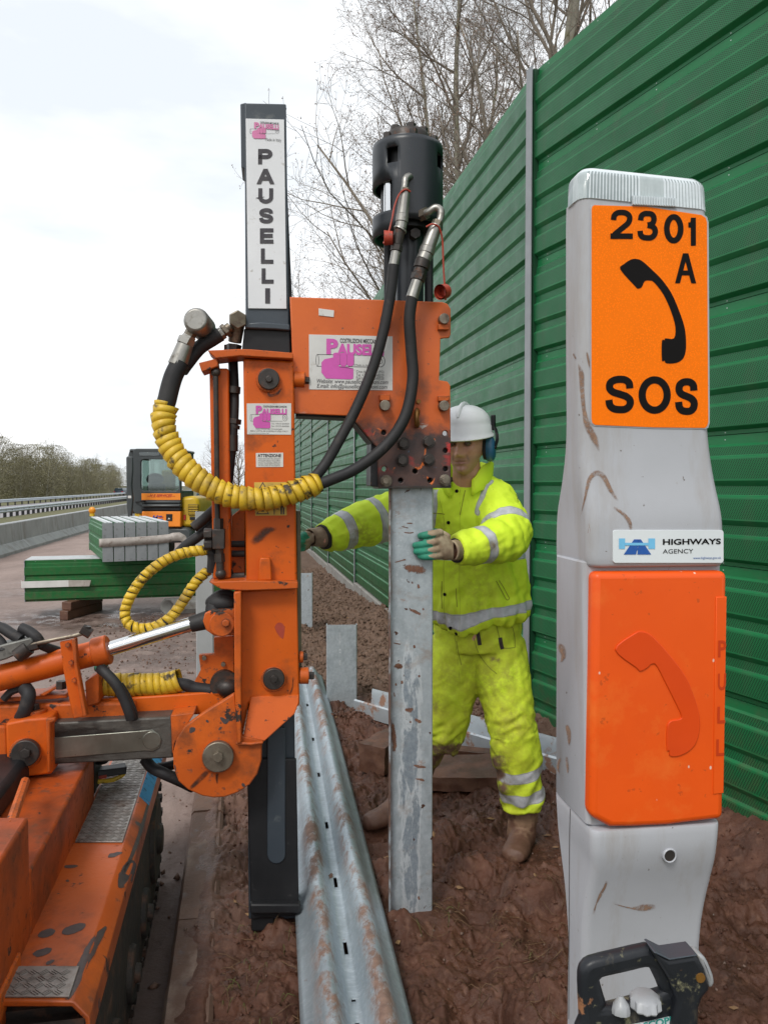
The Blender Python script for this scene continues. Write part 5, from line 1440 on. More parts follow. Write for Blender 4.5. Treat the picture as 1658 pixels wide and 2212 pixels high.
# --- crawler, deck and body (along the road)
rp = lambda v, Y, z: road_pt(v, Y, z)
def rbox(b, v0, Y0, z0, v1, Y1, z1):
    b.box8([rp(v0, Y0, z0), rp(v1, Y0, z0), rp(v1, Y1, z0), rp(v0, Y1, z0), rp(v0, Y0, z1), rp(v1, Y0, z1), rp(v1, Y1, z1), rp(v0, Y1, z1)])
def strip(prof, Y0, Y1, n=1):
    """profile (v, z) swept along the road"""
    b = MB(); b.loft([[rp(v, Y0 + (Y1 - Y0) * i / n, z) for v, z in prof] for i in range(n + 1)])
    return b
deck = part(strip([(-.51, .430), (-.356, .430), (-.349, .428), (-.318, .396), (-.316, .345), (-.325, .345), (-.330, .392), (-.355, .418), (-.51, .418)][::-1], 1.625, 3.35), 'crawler_deck', 'deck', bev=.003)
b = MB(); P = [rp(-.352, 2.72, .4315), rp(-.319, 2.72, .3985), rp(-.319, 3.30, .3985), rp(-.352, 3.30, .4315)]; b.prism_pts(P, [p - Vector((0, 0, .006)) for p in P]); part(b, 'blue_painted_patch', 'blue_tape', deck)
M['tread'] = pbr('scuffed_aluminium_tread', (.34, .32, .30), .42, .6, (.22, .19, .17), 8, [((.10, .065, .05), 9, .50, .66, None, .7, .0)], (60, .2, .004))
def tread(v0, Y0, v1, Y1, z):
    b = MB(); rbox(b, v0, Y0, z, v1, Y1, z + .004); o = part(b, 'tread_plate', 'tread', deck, bev=.001)
    b = MB(); s = .023; i = 0
    u = VD; w = UD
    nv = int((v1 - v0) / s); ny = int((Y1 - Y0) / s)
    for i in range(nv):
        for j in range(ny):
            c = rp(v0 + (i + .5) * s, Y0 + (j + .5) * s, z + .0048)
            d = (u + w) if (i + j) % 2 else (u - w)
            d = d.normalized(); e = Vector((-d.y, d.x, 0))
            for t in (-.0052, 0, .0052):
                b.obox(c + e * t, d * .0095, e * .0013, Vector((0, 0, .0012)))
    q = part(b, 'tread_bars', 'tread', o, 0); tag(q, kind='stuff')
tread(-.499, 2.36, -.357, 3.34, .431)
tread(-.86, 1.635, -.362, 1.74, .431)
b = MB(); rbox(b, -.90, 1.628, .40, -.50, 1.76, .430); part(b, 'deck_front', 'deck', bev=.003)
b = MB(); rbox(b, -1.25, .95, .22, -.503, 1.868, .717); body = part(b, 'body', 'body_shaded', bev=.008)
b = MB(); rbox(b, -1.25, 1.87, .22, -.503, 2.70, .585); part(b, 'body_rear', 'body_shaded', bev=.008)
b = MB(); rbox(b, -.54, 1.60, .40, -.496, 1.76, .455); part(b, 'corner_stop', 'orange_worn', bev=.004)
b = MB(); b.cyl(at(22, 1785, 1.84), at(55, 1688, 2.22), .013, .013, 8); part(b, 'stay', 'orange_worn')
b = MB(); rbox(b, -1.2, 2.0, .58, -.66, 2.62, .66); part(b, 'engine_cover', 'black_steel', bev=.02)
b = MB(); rbox(b, -.56, 2.71, .44, -.503, 2.86, .70); b.sphere(rp(-.49, 2.78, .60), .05, .06, .08, 10, 8); part(b, 'battery_box', 'black_steel', bev=.008)
def crawler(vo, vi):
    b = MB()
    Ya, Yb, z0, z1 = 1.45, 3.28, -.098, .365
    rr = (z1 - z0) / 2; prof = []
    for k in range(13):
        t = math.pi / 2 + math.pi * k / 12; prof.append((Ya + rr + rr * math.cos(t), z0 + rr + rr * math.sin(t)))
    for k in range(13):
        t = -math.pi / 2 + math.pi * k / 12; prof.append((Yb - rr + rr * math.cos(t), z0 + rr + rr * math.sin(t)))
    b.loft([[rp(vo, y, z) for y, z in prof], [rp(vi, y, z) for y, z in prof]])
    o = part(b, 'crawler_track', 'track', bev=.01)
    # lugs round the belt
    per = [(prof[i], prof[(i + 1) % len(prof)]) for i in range(len(prof))]
    pts = []
    for p, q in per:
        n = max(1, int(round(math.dist(p, q) / .062)))
        for i in range(n): pts.append((p[0] + (q[0] - p[0]) * i / n, p[1] + (q[1] - p[1]) * i / n))
    first = None
    for i, p in enumerate(pts):
        q = pts[(i + 1) % len(pts)]; d = Vector((q[0] - p[0], q[1] - p[1])).normalized()
        b = MB(); c = rp((vo + vi) / 2, p[0], p[1])
        y_ = UD * d.x + Vector((0, 0, d.y)); n_ = UD * d.y - Vector((0, 0, d.x))
        b.obox(c + n_ * .006, VD * (abs(vo - vi) / 2 + .006), y_ * .012, n_ * .014)
        part(b, 'track_lug', 'track', o, 0)
    for k in range(5):
        c = rp(vo + .004, Ya + rr + (Yb - Ya - 2 * rr) * k / 4, z0 + rr * (1 if k in (0, 4) else .55))
        b = MB(); r = rr * .72 if k in (0, 4) else .085
        b.cyl(c - VD * .03, c + VD * .012, r, r * .92, 24); b.cyl(c + VD * .01, c + VD * .03, r * .35, r * .3, 12); part(b, 'roller', 'track', o, bev=.004)
crawler(-.340, -.585)
crawler(-1.05, -1.30)
# a ratchet strap lying on the deck
p = gnd(*zD(540, 235), .44)
rst = thing('ratchet_strap', p, 'small black and yellow ratchet strap with red tag lying on the tread plate', 'strap')
b = MB(); b.tube(catmull([p + Vector((-.05, -.06, .01)), p + Vector((-.02, -.03, .02)), p + Vector((.03, .01, .015)), p + Vector((.06, .03, .03)), p + Vector((.02, .07, .03)), p + Vector((-.04, .05, .01))], 6), .008, 8); b.build('webbing', M['yellow'], rst)
b = MB(); b.obox(p + Vector((.02, .02, .045)), (.045, .02, 0), (-.01, .022, 0), (0, .004, .012)); b.build('handle', M['black_steel'], rst, 35, .003)
b = MB(); b.obox(p + Vector((.0, -.01, .035)), (.012, .004, 0), (-.003, .010, 0), (0, 0, .006)); b.build('tag', M['cap_red'], rst, 35, .001)

# ------------------------------------------------------------------ the steel post under the hammer
Fp = Frame(Fm.P(885, 1500, .055), 4.0)
b = MB()
q0 = Fp.st(838.5, 1300)[0]; q1 = Fp.st(935, 1300)[0]; zt = Fp.st(885, 1040)[1] + .03; zb = -.15
t = .0055; D = .058
lip = .019
pr = [(q0 + .012, 0), (q1 - .004, 0), (q1, .004), (q1, D), (q1 - t, D), (q1 - t, t), (q0 + .012 + t, t), (q0 + .012 + t, D), (q0 + .012 + t - .02, D), (q0 + .012, D - .0), ]
# flat web facing the viewer, flange turned back on the right, edge of the left flange turned to the viewer
pr = [(q0 + .013, 0), (q1 - .006, 0), (q1 - .0018, .0018), (q1, .006), (q1, D), (q1 - t, D), (q1 - t, t + .002), (q1 - t - .002, t), (q0 + t + .001, t), (q0 + t, t), (q0 + t, -.004), (q0 + t, -.030), (q0, -.030), (q0, t + .004), (q0 - .0, D * .2), (q0 + .004, D * .2), (q0 + .004, t + .001), (q0 + .013, t)]
pr = [(q0, -.032), (q0 + t, -.034), (q0 + t + .001, -.004), (q0 + t + .006, 0), (q1 - .008, 0), (q1 - .0025, .0025), (q1, .008), (q1, D), (q1 - t, D), (q1 - t, .009), (q1 - t - .004, t), (q0 + .006, t), (q0 + .001, .002), (q0, -.004)]
nz_ = 40
b.loft([[Fp.W(a, o + .034 * 0, zb + (zt - zb) * i / nz_) for a, o in pr] for i in range(nz_ + 1)])
pc = Fp.W((q0 + q1) / 2, 0, 0)
post = tag(link('steel_post', b.mesh('steel_post', pc), M['galv_tall'], None, 30), 'tall rusty galvanised steel post held upright in front of the worker', 'steel post', None)
post.location = pc
# ------------------------------------------------------------------ short posts already driven beside the line
def short_post(x0, x1, ytop, ybot, Y, label, yaw=3., mark=False, m='galv', zb=-.4, D=.06):
    fr = Frame(at((x0 + x1) / 2, ybot, Y), yaw)
    a0, a1 = fr.st(x0, ybot)[0], fr.st(x1, ybot)[0]; zt = fr.st((x0 + x1) / 2, ytop)[1]
    t = .006
    pr = [(a0, D), (a0, .004), (a0 + .004, 0), (a1 - .006, 0), (a1, .006), (a1, D), (a1 - t, D), (a1 - t, .008), (a1 - t - .003, t), (a0 + t, t), (a0 + t, D)]
    b = MB(); c = fr.W((a0 + a1) / 2, 0, 0)
    b.loft([[fr.W(a, o, zb + (zt - zb) * i / 10) for a, o in pr] for i in range(11)])
    o = tag(link('steel_post', b.mesh('steel_post', c), M[m], None, 30), label, 'steel post', 'short steel posts driven along the line'); o.location = c
    if mark:
        for k, w in enumerate((.03, .022, .018)):
            q = fr.st((x0 + x1) / 2 - 4, ytop + 30 + k * 26)
            me = text_mesh(('14 8T 20 2010', '13', 'AGM')[k]); co = mesh_xy(me); lo, hi = co.min(0), co.max(0); kk = (co - lo) / np.maximum(hi - lo, 1e-9)
            L_ = (.085, .025, .035)[k]
            h2 = np.zeros_like(co); h2[:, 0] = q[0] + kk[:, 1] * -.012 + .006; h2[:, 1] = q[1] - .06 * 0 + kk[:, 0] * L_ - L_ / 2
            set_co(me, h2); plane_mesh(me, fr, -.001, o); link('stamped_marking', me, M['white_sign'], o, 0)
    return o
short_post(705, 771, 1350, 1522, 5.42, 'short clean galvanised steel post with stamped markings, in the mud beside the tall post', mark=True, m='galv_clean')
short_post(640, 675, 1238, 1340, 8.6, 'short rust-streaked steel post peeping out right behind the orange column')
# pale wide post standing behind the machine arm
short_post(424, 462, 1105, 1420, 4.35, 'pale grey upright steel post standing behind the orange machine, left of the side tube', yaw=8, m='barrier_pale', zb=-.12)

# ------------------------------------------------------------------ corrugated rail lying in the mud
def rail_mat():
    return M['galv_rail']
zr = .02
A = gnd(778, 2330, zr); Lf, Rg = gnd(668, 2330, zr), gnd(921, 2330, zr)
far = gnd(652, 1470, zr + .02)
def wprofile(w=.31, h=.083):
    P = [(-w / 2, .0), (-w / 2 + .012, .008), (-w * .40, .022), (-w * .34, h * .62), (-w * .285, h * .94), (-w * .235, h), (-w * .19, h * .95), (-w * .13, h * .55), (-w * .07, h * .18), (-w * .045, h * .13), (0, h * .12)]
    return P + [(-x, z) for x, z in P[-2::-1]]
d = (far - A); d.z = 0; d.normalize(); e = Vector((d.y, -d.x, 0))
L_rail = 5.5
st = A - d * 1.35
rail = thing('guard_rail_beam', st + Vector((0, 0, 0)), 'long muddy corrugated guard rail beam lying on the ground beside the mast', 'rail beam')
W_ = wprofile(.300)
slots = [(1.02, .10), (1.50, .012), (1.60, .012), (1.83, .07), (2.25, .075), (2.75, .07), (3.35, .06), (3.9, .06), (4.6, .06)]
ys = sorted(set([i * .06 for i in range(int(L_rail / .06) + 1)] + [s for s, l in slots] + [s + l for s, l in slots]))
b = MB(); vs_ = []; fs = []
half = len(W_)
prof2 = W_[:half // 2] + [(-.006, W_[half // 2][1]), (.006, W_[half // 2][1])] + W_[half // 2 + 1:]
m_ = len(prof2); mid = half // 2
for y in ys:
    sag = .004 * math.sin(y * 1.7)
    for x, z in prof2:
        vs_.append(st + d * y + e * (x + .012 * math.sin(y * .5)) + Vector((0, 0, z + .015 + sag + .012 * min(y, 5) / 5)))
for i in range(len(ys) - 1):
    yc = (ys[i] + ys[i + 1]) / 2
    for k in range(m_ - 1):
        if k == mid and any(s < yc < s + l for s, l in slots): continue
        fs.append((i * m_ + k, (i + 1) * m_ + k, (i + 1) * m_ + k + 1, i * m_ + k + 1))
b.add(vs_, fs); _o = b.build('beam', M['galv_rail'], rail, 60, solid=.004); attr(_o.data, 'ridge', [z / .083 for y in ys for x, z in prof2])
# ------------------------------------------------------------------ lying channel, planks
p0, p1 = gnd(764, 1532, .03), gnd(1212, 1668, .05)
ch = thing('steel_channel', p0, 'bright galvanised channel lying on the mud behind the worker and tall post', 'steel channel')
d = (p1 - p0).normalized(); n_ = Vector((-d.y, d.x, 0)).normalized(); u_ = Vector((0, 0, 1))
pr = [(0, -.03), (.0, .058), (.010, .066), (.022, .060), (.026, .006), (.15, .004), (.156, .085), (.16, .108), (.168, .108), (.166, -.03)]
b = MB(); b.loft([[q + n_ * x + u_ * z for x, z in pr] for q in (p0, p0.lerp(p1, .5), p1)]); b.build('channel', M['galv_white'], ch, 30)
def plank(c, ax, hl, hw, hh, label, tilt=0.):
    ax = Vector((math.cos(rad(ax)), math.sin(rad(ax)), tilt)).normalized(); ay = Vector((-ax.y, ax.x, 0)).normalized(); az = ax.cross(ay)
    t = thing('timber', c, label, 'timber', 'timbers lying in the mud')
    b = MB(); b.obox(c, ax * hl, ay * hw, az * hh); me = b.mesh('block', c)
    bm = bmesh.new(); bm.from_mesh(me); bmesh.ops.subdivide_edges(bm, edges=bm.edges[:], cuts=9, use_grid_fill=True)
    for v_ in bm.verts:
        q = v_.co * 1.0; v_.co += Vector(mnoise.noise_vector((q + c) * 9)) * .010 + Vector(mnoise.noise_vector((q + c) * 28)) * .005
    bm.to_mesh(me); bm.free(); link('block', me, M['wood'], t, 30)
    return t
plank(gnd(1012, 1668, .05), -6, .24, .17, .035, 'muddy wooden board lying flat between the worker\'s legs', .03)
plank(gnd(832, 1622, .08), 62, .16, .075, .075, 'brown timber offcut sticking out left of the tall post')
plank(gnd(1010, 1630, .05), -14, .30, .05, .03, 'dark timber strip wedged under the bright channel')
plank(gnd(1200, 1612, .06), -18, .25, .06, .03, 'timber strip at the foot of the grey barrier post')
# ------------------------------------------------------------------ stacked barrier panels on the hard shoulder
def stack_panel(L, h, loc, rz, label, group, mat_='green_new'):
    t = thing('barrier_panel', loc, label, 'barrier panel', group, rz)
    key = 'stk%.2f' % L
    me = STK.get(key)
    if me is None:
        me = panel_mesh(L, 'stacked_panel'); me.materials.append(M[mat_]); me.shade_smooth(); me.set_sharp_from_angle(angle=rad(15))
        b = MB(); b.box(-.004, -.059, .004, .004, .058, PH - .002); b.box(L - .004, -.059, .004, L + .006, .058, PH - .002)
        ec = b.mesh('end_cap'); ec.materials.append(M['panel_end'])
        b = MB(); b.box(.01, -.028, PH - .003, L - .01, -.006, PH + .010); b.box(.01, .008, PH - .003, L - .01, .056, PH + .008)
        tp = b.mesh('tongue'); tp.materials.append(M['panel_top'])
        rv = rivets_mesh(L); rv.materials.append(M['rivet'])
        me = STK[key] = (me, ec, tp, rv)
    for q, nm in zip(me, ('skin', 'end_cap', 'tongue', 'rivets')):
        o = bpy.data.objects.new(nm, q); COL.objects.link(o); o.parent = t
        if nm in ('rivets', 'end_cap', 'tongue'): tag(o, kind='stuff')
    t.scale = (1, 1, h / PH)
    return t
STK = {}
pl0 = at(54, 1301, 9.6); pr0 = Vector((-1.30, 10.42, pl0.z))
dl = (pr0 - pl0); Ll = dl.length; rzl = math.atan2(dl.y, dl.x)
perp = Vector((-dl.y, dl.x, 0)).normalized()
labs = ['long green panel at the front of the lower stack, white strap on its left end', 'second long green panel of the lower stack, right behind the front one', 'third long green panel of the lower stack, counted from the front', 'hindmost long green panel of the lower stack, facing the highway']
for k in range(4):
    stack_panel(round(Ll, 2), .505, pl0 + perp * (.062 + .123 * k), rzl, labs[k], 'green panels of the lower stack')
nd = Vector((.417, -.909, 0)); pq = Vector((.909, .417, 0))
un = at(220.5, 1217, 9.25); LU = 1.9
labu = ['leftmost green panel of the upper taped bundle, ribbed side in view', 'second panel from the left in the upper taped bundle', 'third panel from the left in the upper taped bundle', 'fourth panel from the left in the upper taped bundle', 'fifth panel from the left in the upper taped bundle', 'rightmost panel of the upper taped bundle, nearest the excavator']
zt_ = pl0.z + .505 + .012
for k in range(6):
    p = un + pq * (.066 + .127 * k) - nd * LU
    stack_panel(LU, .455, Vector((p.x, p.y, zt_)), math.atan2(nd.y, nd.x), labu[k], 'green panels of the upper taped bundle')
# tape round the bundle
tp = thing('packing_tape', un + Vector((0, 0, .2)), 'dusty packing tape across the ends of the upper panel bundle, loose end flapping', 'packing tape')
b = MB(); P = []
zt2 = zt_ + .225
a0 = un + nd * .014
vs_ = []
seq = [(-.03, 0, .0, .0), (.0, .0, 0, 0), (.15, .003, .004, 0), (.38, .002, .012, 0), (.62, .004, .022, 0), (.765, .004, .035, .0), (.80, .02, .05, .0), (.88, .05, .055, 0), (.94, .055, .02, 0), (.96, .06, -.10, .05)]
for s, f, dz, w in seq:
    q = a0 + pq * s + nd * f
    vs_ += [Vector((q.x, q.y, zt2 + dz - .05)), Vector((q.x + w, q.y, zt2 + dz + .05))]
b.add(vs_, [(2 * i, 2 * i + 2, 2 * i + 3, 2 * i + 1) for i in range(len(seq) - 1)])
b.build('band', M['tape'], tp, 20, solid=.0015)
p = pl0 + dl.normalized() * .0 - perp * .012
ws = thing('strap', p + Vector((0, 0, .2)), 'short white packing strap on the left end of the lower green stack', 'strap')
b = MB(); vs_ = []
for s, f in ((-.05, .10), (-.03, -.01), (.18, -.012), (.50, -.014)):
    q = p + dl.normalized() * s + perp * f
    vs_ += [Vector((q.x, q.y, pl0.z + .175)), Vector((q.x, q.y, pl0.z + .255))]
b.add(vs_, [(2 * i, 2 * i + 2, 2 * i + 3, 2 * i + 1) for i in range(3)])
b.cur = 1
vs2 = [vs_[-2], vs_[-1], vs_[-1] + dl.normalized() * .26 + Vector((0, 0, -.005)) - perp * .02, vs_[-2] + dl.normalized() * .24 - perp * .02]
b.add(vs2, [(0, 3, 2, 1)])
b.build('band', [M['tape_white'], M['tape']], ws, 0, solid=.004)
def bearer(c, ax, label):
    t = thing('timber', c, label, 'timber', 'timber bearers under the green panels')
    d_ = Vector((math.cos(rad(ax)), math.sin(rad(ax)), 0)); e_ = Vector((-d_.y, d_.x, 0))
    b = MB(); b.obox(c + Vector((0, 0, -.05)), d_ * .40, e_ * .055, (0, 0, .055)); b.build('block', M['wood'], t, 35, .008)
    b = MB(); b.obox(c + Vector((0, 0, .055)) + d_ * .03, d_ * .37, e_ * .062, (0, 0, .049)); b.build('block', M['wood'], t, 35, .008)
p = at(148, 1320, 9.62)
bearer(Vector((p.x + .05, p.y + .30, -.005)), 80, 'two stacked timber bearers under the left part of the lower green stack')
q = pl0 + dl * .86
bearer(Vector((q.x, q.y + .30, -.005)), 80, 'timber bearers under the right part of the lower stack, behind the looped hose')
# octagonal drain unit
p = gnd(363, 1327, -.11); t = thing('drain_unit', p, 'grey eight-sided concrete drain unit lying on its side under the stack', 'drain pipe')
d_ = Vector((.92, .40, 0)); e_ = Vector((.97, -.22, 0)).normalized(); r_ = .108
def octo(c, r): return [c + e_ * r * math.cos(math.pi / 8 + math.pi / 4 * k) * 1.0 + Vector((0, 0, r * math.sin(math.pi / 8 + math.pi / 4 * k) + .10)) for k in range(8)]
b = MB(); b.loft([octo(p, r_ * .78), octo(p, r_), octo(p + d_ * .7, r_), octo(p + d_ * .7, r_ * .78), octo(p + d_ * .6, r_ * .76), octo(p + d_ * .03, r_ * .76), octo(p, r_ * .78)], False)
b.build('shell', M['concrete'], t, 30)

# ------------------------------------------------------------------ yellow excavator
Fe = Frame(at(331, 1049, 17), 0)
ep = Fe.P(340, 1049); exc = thing('excavator', (ep.x, ep.y + .8, -.1), 'yellow compact excavator with dark glazed cab parked behind the green panels', 'excavator')
M['exc_yellow'] = pbr('excavator_yellow', (.58, .38, .015), .4, 0., (.48, .31, .015), 2, [((.20, .13, .04), 4, .60, .8)])
M['cab_dark'] = pbr('dark_cab_paint', (.035, .042, .045), .4, 0., (.05, .058, .06), 2)
M['hi_orange'] = pbr('bright_orange_panel', (.85, .25, .015), .5, 0., (.78, .22, .012), 2)
M['blue_print'] = pbr('blue_print', (.03, .05, .30), .5)
M['red_print'] = pbr('red_print', (.45, .02, .02), .5)
def glass(name, col=(.75, .86, .84), rough=.03, mix=.72):
    N = NT(name); t = N.t
    tr = N.n('ShaderNodeBsdfTransparent'); tr.inputs[0].default_value = (*col, 1)
    gl = N.n('ShaderNodeBsdfGlossy'); gl.inputs['Roughness'].default_value = rough; gl.inputs[0].default_value = (.8, .85, .87, 1)
    fr = N.n('ShaderNodeFresnel'); fr.inputs[0].default_value = 1.5
    mx_ = N.n('ShaderNodeMixShader'); o = t.nodes['Material Output']
    f = N.math('ADD', fr.outputs[0], 1 - mix - .1)
    N.l(f, mx_.inputs[0]); N.l(tr.outputs[0], mx_.inputs[1]); N.l(gl.outputs[0], mx_.inputs[2]); N.l(mx_.outputs[0], o.inputs['Surface'])
    return N.m
M['cab_glass'] = glass('tinted_cab_glass', (.62, .70, .67), .04, .80)
def ep_(mb, nm, m, parent=None, bev=0., smooth=35, solid=0): return mb.build(nm, M[m], parent or exc, smooth, bev, 2, solid)
def ez(*pts): return [zM(*p) for p in pts]
def ebox(x0, y0, x1, y1, o0, o1, nm, m, bev=.02, parent=None):
    b = MB(); b.prism(Fe, ez((x0, y0), (x1, y0), (x1, y1), (x0, y1)), o0, o1); return ep_(b, nm, m, parent, bev)
def rrect(x0, y0, x1, y1, r, n=5):
    P = []
    for cx_, cy_, a0_ in ((x1 - r, y0 + r, -90), (x1 - r, y1 - r, 0), (x0 + r, y1 - r, 90), (x0 + r, y0 + r, 180)):
        for k in range(n + 1):
            a = rad(a0_ + 90 * k / n); P.append((cx_ + r * math.cos(a), cy_ + r * math.sin(a)))
    return P
wl, wr, wt_, wbm = 1102, 1400, 215, 462
for o0, o1, nm in ((0, .09, 'cab_front'), (1.25, 1.33, 'cab_back')):
    o = cplate(Fe, [rrect(1040, 132, 1414, 640, 30), rrect(wl, wt_, wr, wbm, 26)], o0, o1, nm, M['cab_dark'], exc, z=zM, bev=.01)
    g = cplate(Fe, [rrect(wl - 4, wt_ - 4, wr + 4, wbm + 4, 26)], o0 + .03, o0 + .045, 'window', M['cab_glass'], o, z=zM, bev=.0)
ebox(1010, 134, 1414, 158, .02, 1.32, 'cab_roof', 'cab_dark', .05)
ebox(1090, 160, 1250, 188, -.012, .01, 'roof_light', 'cab_glass', .004)
for x0, x1 in ((1036, 1062), (1400, 1416)):
    ebox(x0, 150, x1, 215, .09, 1.25, 'side_rail', 'cab_dark'); ebox(x0, 460, x1, 640, .09, 1.25, 'side_panel', 'cab_dark')
    ebox(x0, 214, x1, 462, .55, .66, 'pillar', 'cab_dark')
ebox(1062, 600, 1400, 640, .09, 1.25, 'cab_floor', 'cab_dark')
b = MB(); b.prism(Fe, ez((1003, 185), (1012, 150), (1040, 134), (1046, 150), (1046, 640), (1010, 640)), .06, .20); ep_(b, 'door_frame', 'cab_dark', None, .02)
b = MB(); b.prism(Fe, ez((986, 200), (1000, 190), (1036, 195), (1040, 300), (1030, 420), (1042, 520), (1030, 665), (1000, 668), (990, 560)), -.55, -.48); dr = ep_(b, 'door', 'cab_dark', None, .02)
b = MB(); b.prism(Fe, ez((1002, 500), (1028, 500), (1028, 520), (1002, 520)), -.56, -.545); ep_(b, 'door_plate', 'tape_white', dr)
b = MB(); P = [Fe.P(*zM(x, y), o) for x, y, o in ((1062, 548, -.02), (1100, 545, -.12), (1130, 540, -.12), (1135, 548, -.02))]; b.tube(catmull(P, 4), .018, 8); ep_(b, 'grab_handle', 'black_steel')
# seat and levers behind the glass
b = MB(); b.sphere(Fe.P(*zM(1215, 372), .75), .20, .10, .14, 14, 10); b.cyl(Fe.P(*zM(1215, 390), .75), Fe.P(*zM(1215, 430), .75), .05, .05, 8); ep_(b, 'head_rest', 'black_steel')
ebox(1150, 405, 1285, 560, .62, .80, 'seat', 'black_steel', .05)
ebox(1285, 330, 1292, 460, 1.9, 1.94, 'boom_pipe', 'exc_yellow', .0); ebox(1310, 325, 1317, 460, 1.9, 1.94, 'boom_pipe', 'exc_yellow', 0); ebox(1330, 330, 1337, 460, 1.9, 1.94, 'boom_pipe', 'exc_yellow', 0)
ebox(1262, 300, 1350, 560, 1.98, 2.3, 'boom', 'exc_yellow', .04)
s1 = ebox(1108, 482, 1412, 534, -.02, .0, 'name_board', 'hi_orange', .003)
text_px(Fe, 'H E SERVICES', 1172, 489, 1348, 509, -.024, M['red_print'], s1, z=zM, bold=.03, italic=.3)
text_px(Fe, 'Plant hire specialists', 1188, 512, 1338, 519, -.024, M['red_print'], s1, z=zM)
for x0, x1 in ((1155, 1170), (1350, 1372)):
    b = MB(); P = [Fe.P(*zM(x, y), -.024) for x, y in ((x0, 503), (x1, 503), (x1, 506), (x0, 506))]; b.add(P, [(0, 1, 2, 3)]); b.build('print', M['red_print'], s1, 0)
ebox(1110, 538, 1412, 562, -.04, .1, 'bumper', 'cab_dark', .02)
ebox(1110, 566, 1412, 592, -.10, .1, 'bumper', 'cab_dark', .05)
ebox(1106, 594, 1414, 618, -.06, .1, 'bumper', 'black_steel', .02)
s2 = ebox(1110, 622, 1414, 745, -.05, .5, 'rear_door', 'hi_orange', .02)
b = MB(); b.prism(Fe, ez((1300, 644), (1348, 644), (1348, 698), (1300, 698)), -.062, -.045); lk = ep_(b, 'latch', 'black_steel', s2, .004)
b = MB(); b.sphere(Fe.P(*zM(1324, 684), -.062), .03, .012, .03, 10, 6); ep_(b, 'latch_knob', 'steel', lk)
for pts in (((1200, 655), (1212, 652), (1206, 688), (1192, 690)), ((1226, 655), (1238, 652), (1232, 690), (1219, 688)), ((1200, 668), (1236, 666), (1234, 676), (1198, 678)), ((1240, 660), (1270, 657), (1268, 665), (1240, 669)), ((1236, 682), (1276, 680), (1274, 690), (1234, 692))):
    b = MB(); b.add([Fe.P(*zM(*p), -.053) for p in pts], [(0, 1, 2, 3)]); b.build('print', M['blue_print'], s2, 0)
b = MB(); b.add([Fe.P(*zM(*p), -.0535) for p in ((1248, 668), (1280, 664), (1279, 670), (1248, 675))], [(0, 1, 2, 3)]); b.build('print', M['red_print'], s2, 0)
ebox(1050, 570, 1108, 690, .02, .8, 'skirt', 'exc_yellow', .05)
b = MB(); b.prism(Fe, ez((1414, 512), (1520, 500), (1548, 528), (1560, 580), (1562, 740), (1420, 748)), .10, 1.6); hd = ep_(b, 'engine_hood', 'exc_yellow', None, .07)
ebox(1472, 568, 1550, 652, .06, .12, 'grille', 'black_steel', .005, hd)
for k in range(6):
    ebox(1474, 572 + k * 13.6, 1548, 579 + k * 13.6, .035, .07, 'slat', 'exc_yellow', .004, hd)
ebox(1436, 650, 1452, 690, .07, .11, 'tail_lamp', 'red_print', .004, hd)
ebox(1484, 668, 1530, 690, .05, .11, 'grille', 'black_steel', .005, hd)
b = MB(); b.add([Fe.P(*zM(*p), .095) for p in ((1444, 590), (1454, 612), (1434, 612))], [(0, 1, 2)]); b.build('print', M['warn'], hd, 0)
b = MB(); b.prism(Fe, ez((1310, 745), (1470, 748), (1500, 780), (1505, 830), (1480, 868), (1310, 872)), .0, 1.5); ep_(b, 'counterweight', 'cab_dark', None, .06)
ebox(1060, 745, 1310, 860, .1, 1.4, 'frame', 'cab_dark', .05)
for x0, x1 in ((1040, 1190), (1390, 1540)):
    b = MB(); b.prism(Fe, ez((x0, 872), (x1, 872), (x1, 1008), (x0, 1008)), -.25, 1.7); ep_(b, 'track', 'track', None, .12)
# white car partly hidden by the side tube
wc = Vector(((468 - 829) / 1727 * 36, 36, -.1)); M['white_paint'] = pbr('white_car_paint', (.62, .63, .64), .3)
vc = thing('car', wc, 'white car parked beyond the excavator, glimpsed left of the orange side tube', 'car')
b = MB(); b.loft([[wc + Vector((x, y, z)) for x, z in ((-.84, .25), (-.88, .55), (-.84, .86), (.84, .86), (.88, .55), (.84, .25))] for y in (-2, 2)]); b.build('body', M['white_paint'], vc, 30, .08)
b = MB(); b.loft([[wc + Vector((x, y, z)) for x, z in ((-.82, .86), (-.64, 1.30), (.64, 1.30), (.82, .86))] for y in (-1.1, 1.6)]); b.build('cabin', M['car_glass'], vc, 30, .06)
for s in (-1, 1):
    b = MB(); b.box(wc.x + s * .66 - .14, wc.y - 2.03, wc.z + .58, wc.x + s * .66 + .14, wc.y - 1.98, wc.z + .72); b.build('headlight', M['amber'], vc, 0)
    for y in (-1.3, 1.3):
        b = MB(); b.cyl(wc + Vector((s * .66, y, .31)), wc + Vector((s * .87, y, .31)), .31, .31, 14); b.build('wheel', M['rubber'], vc)

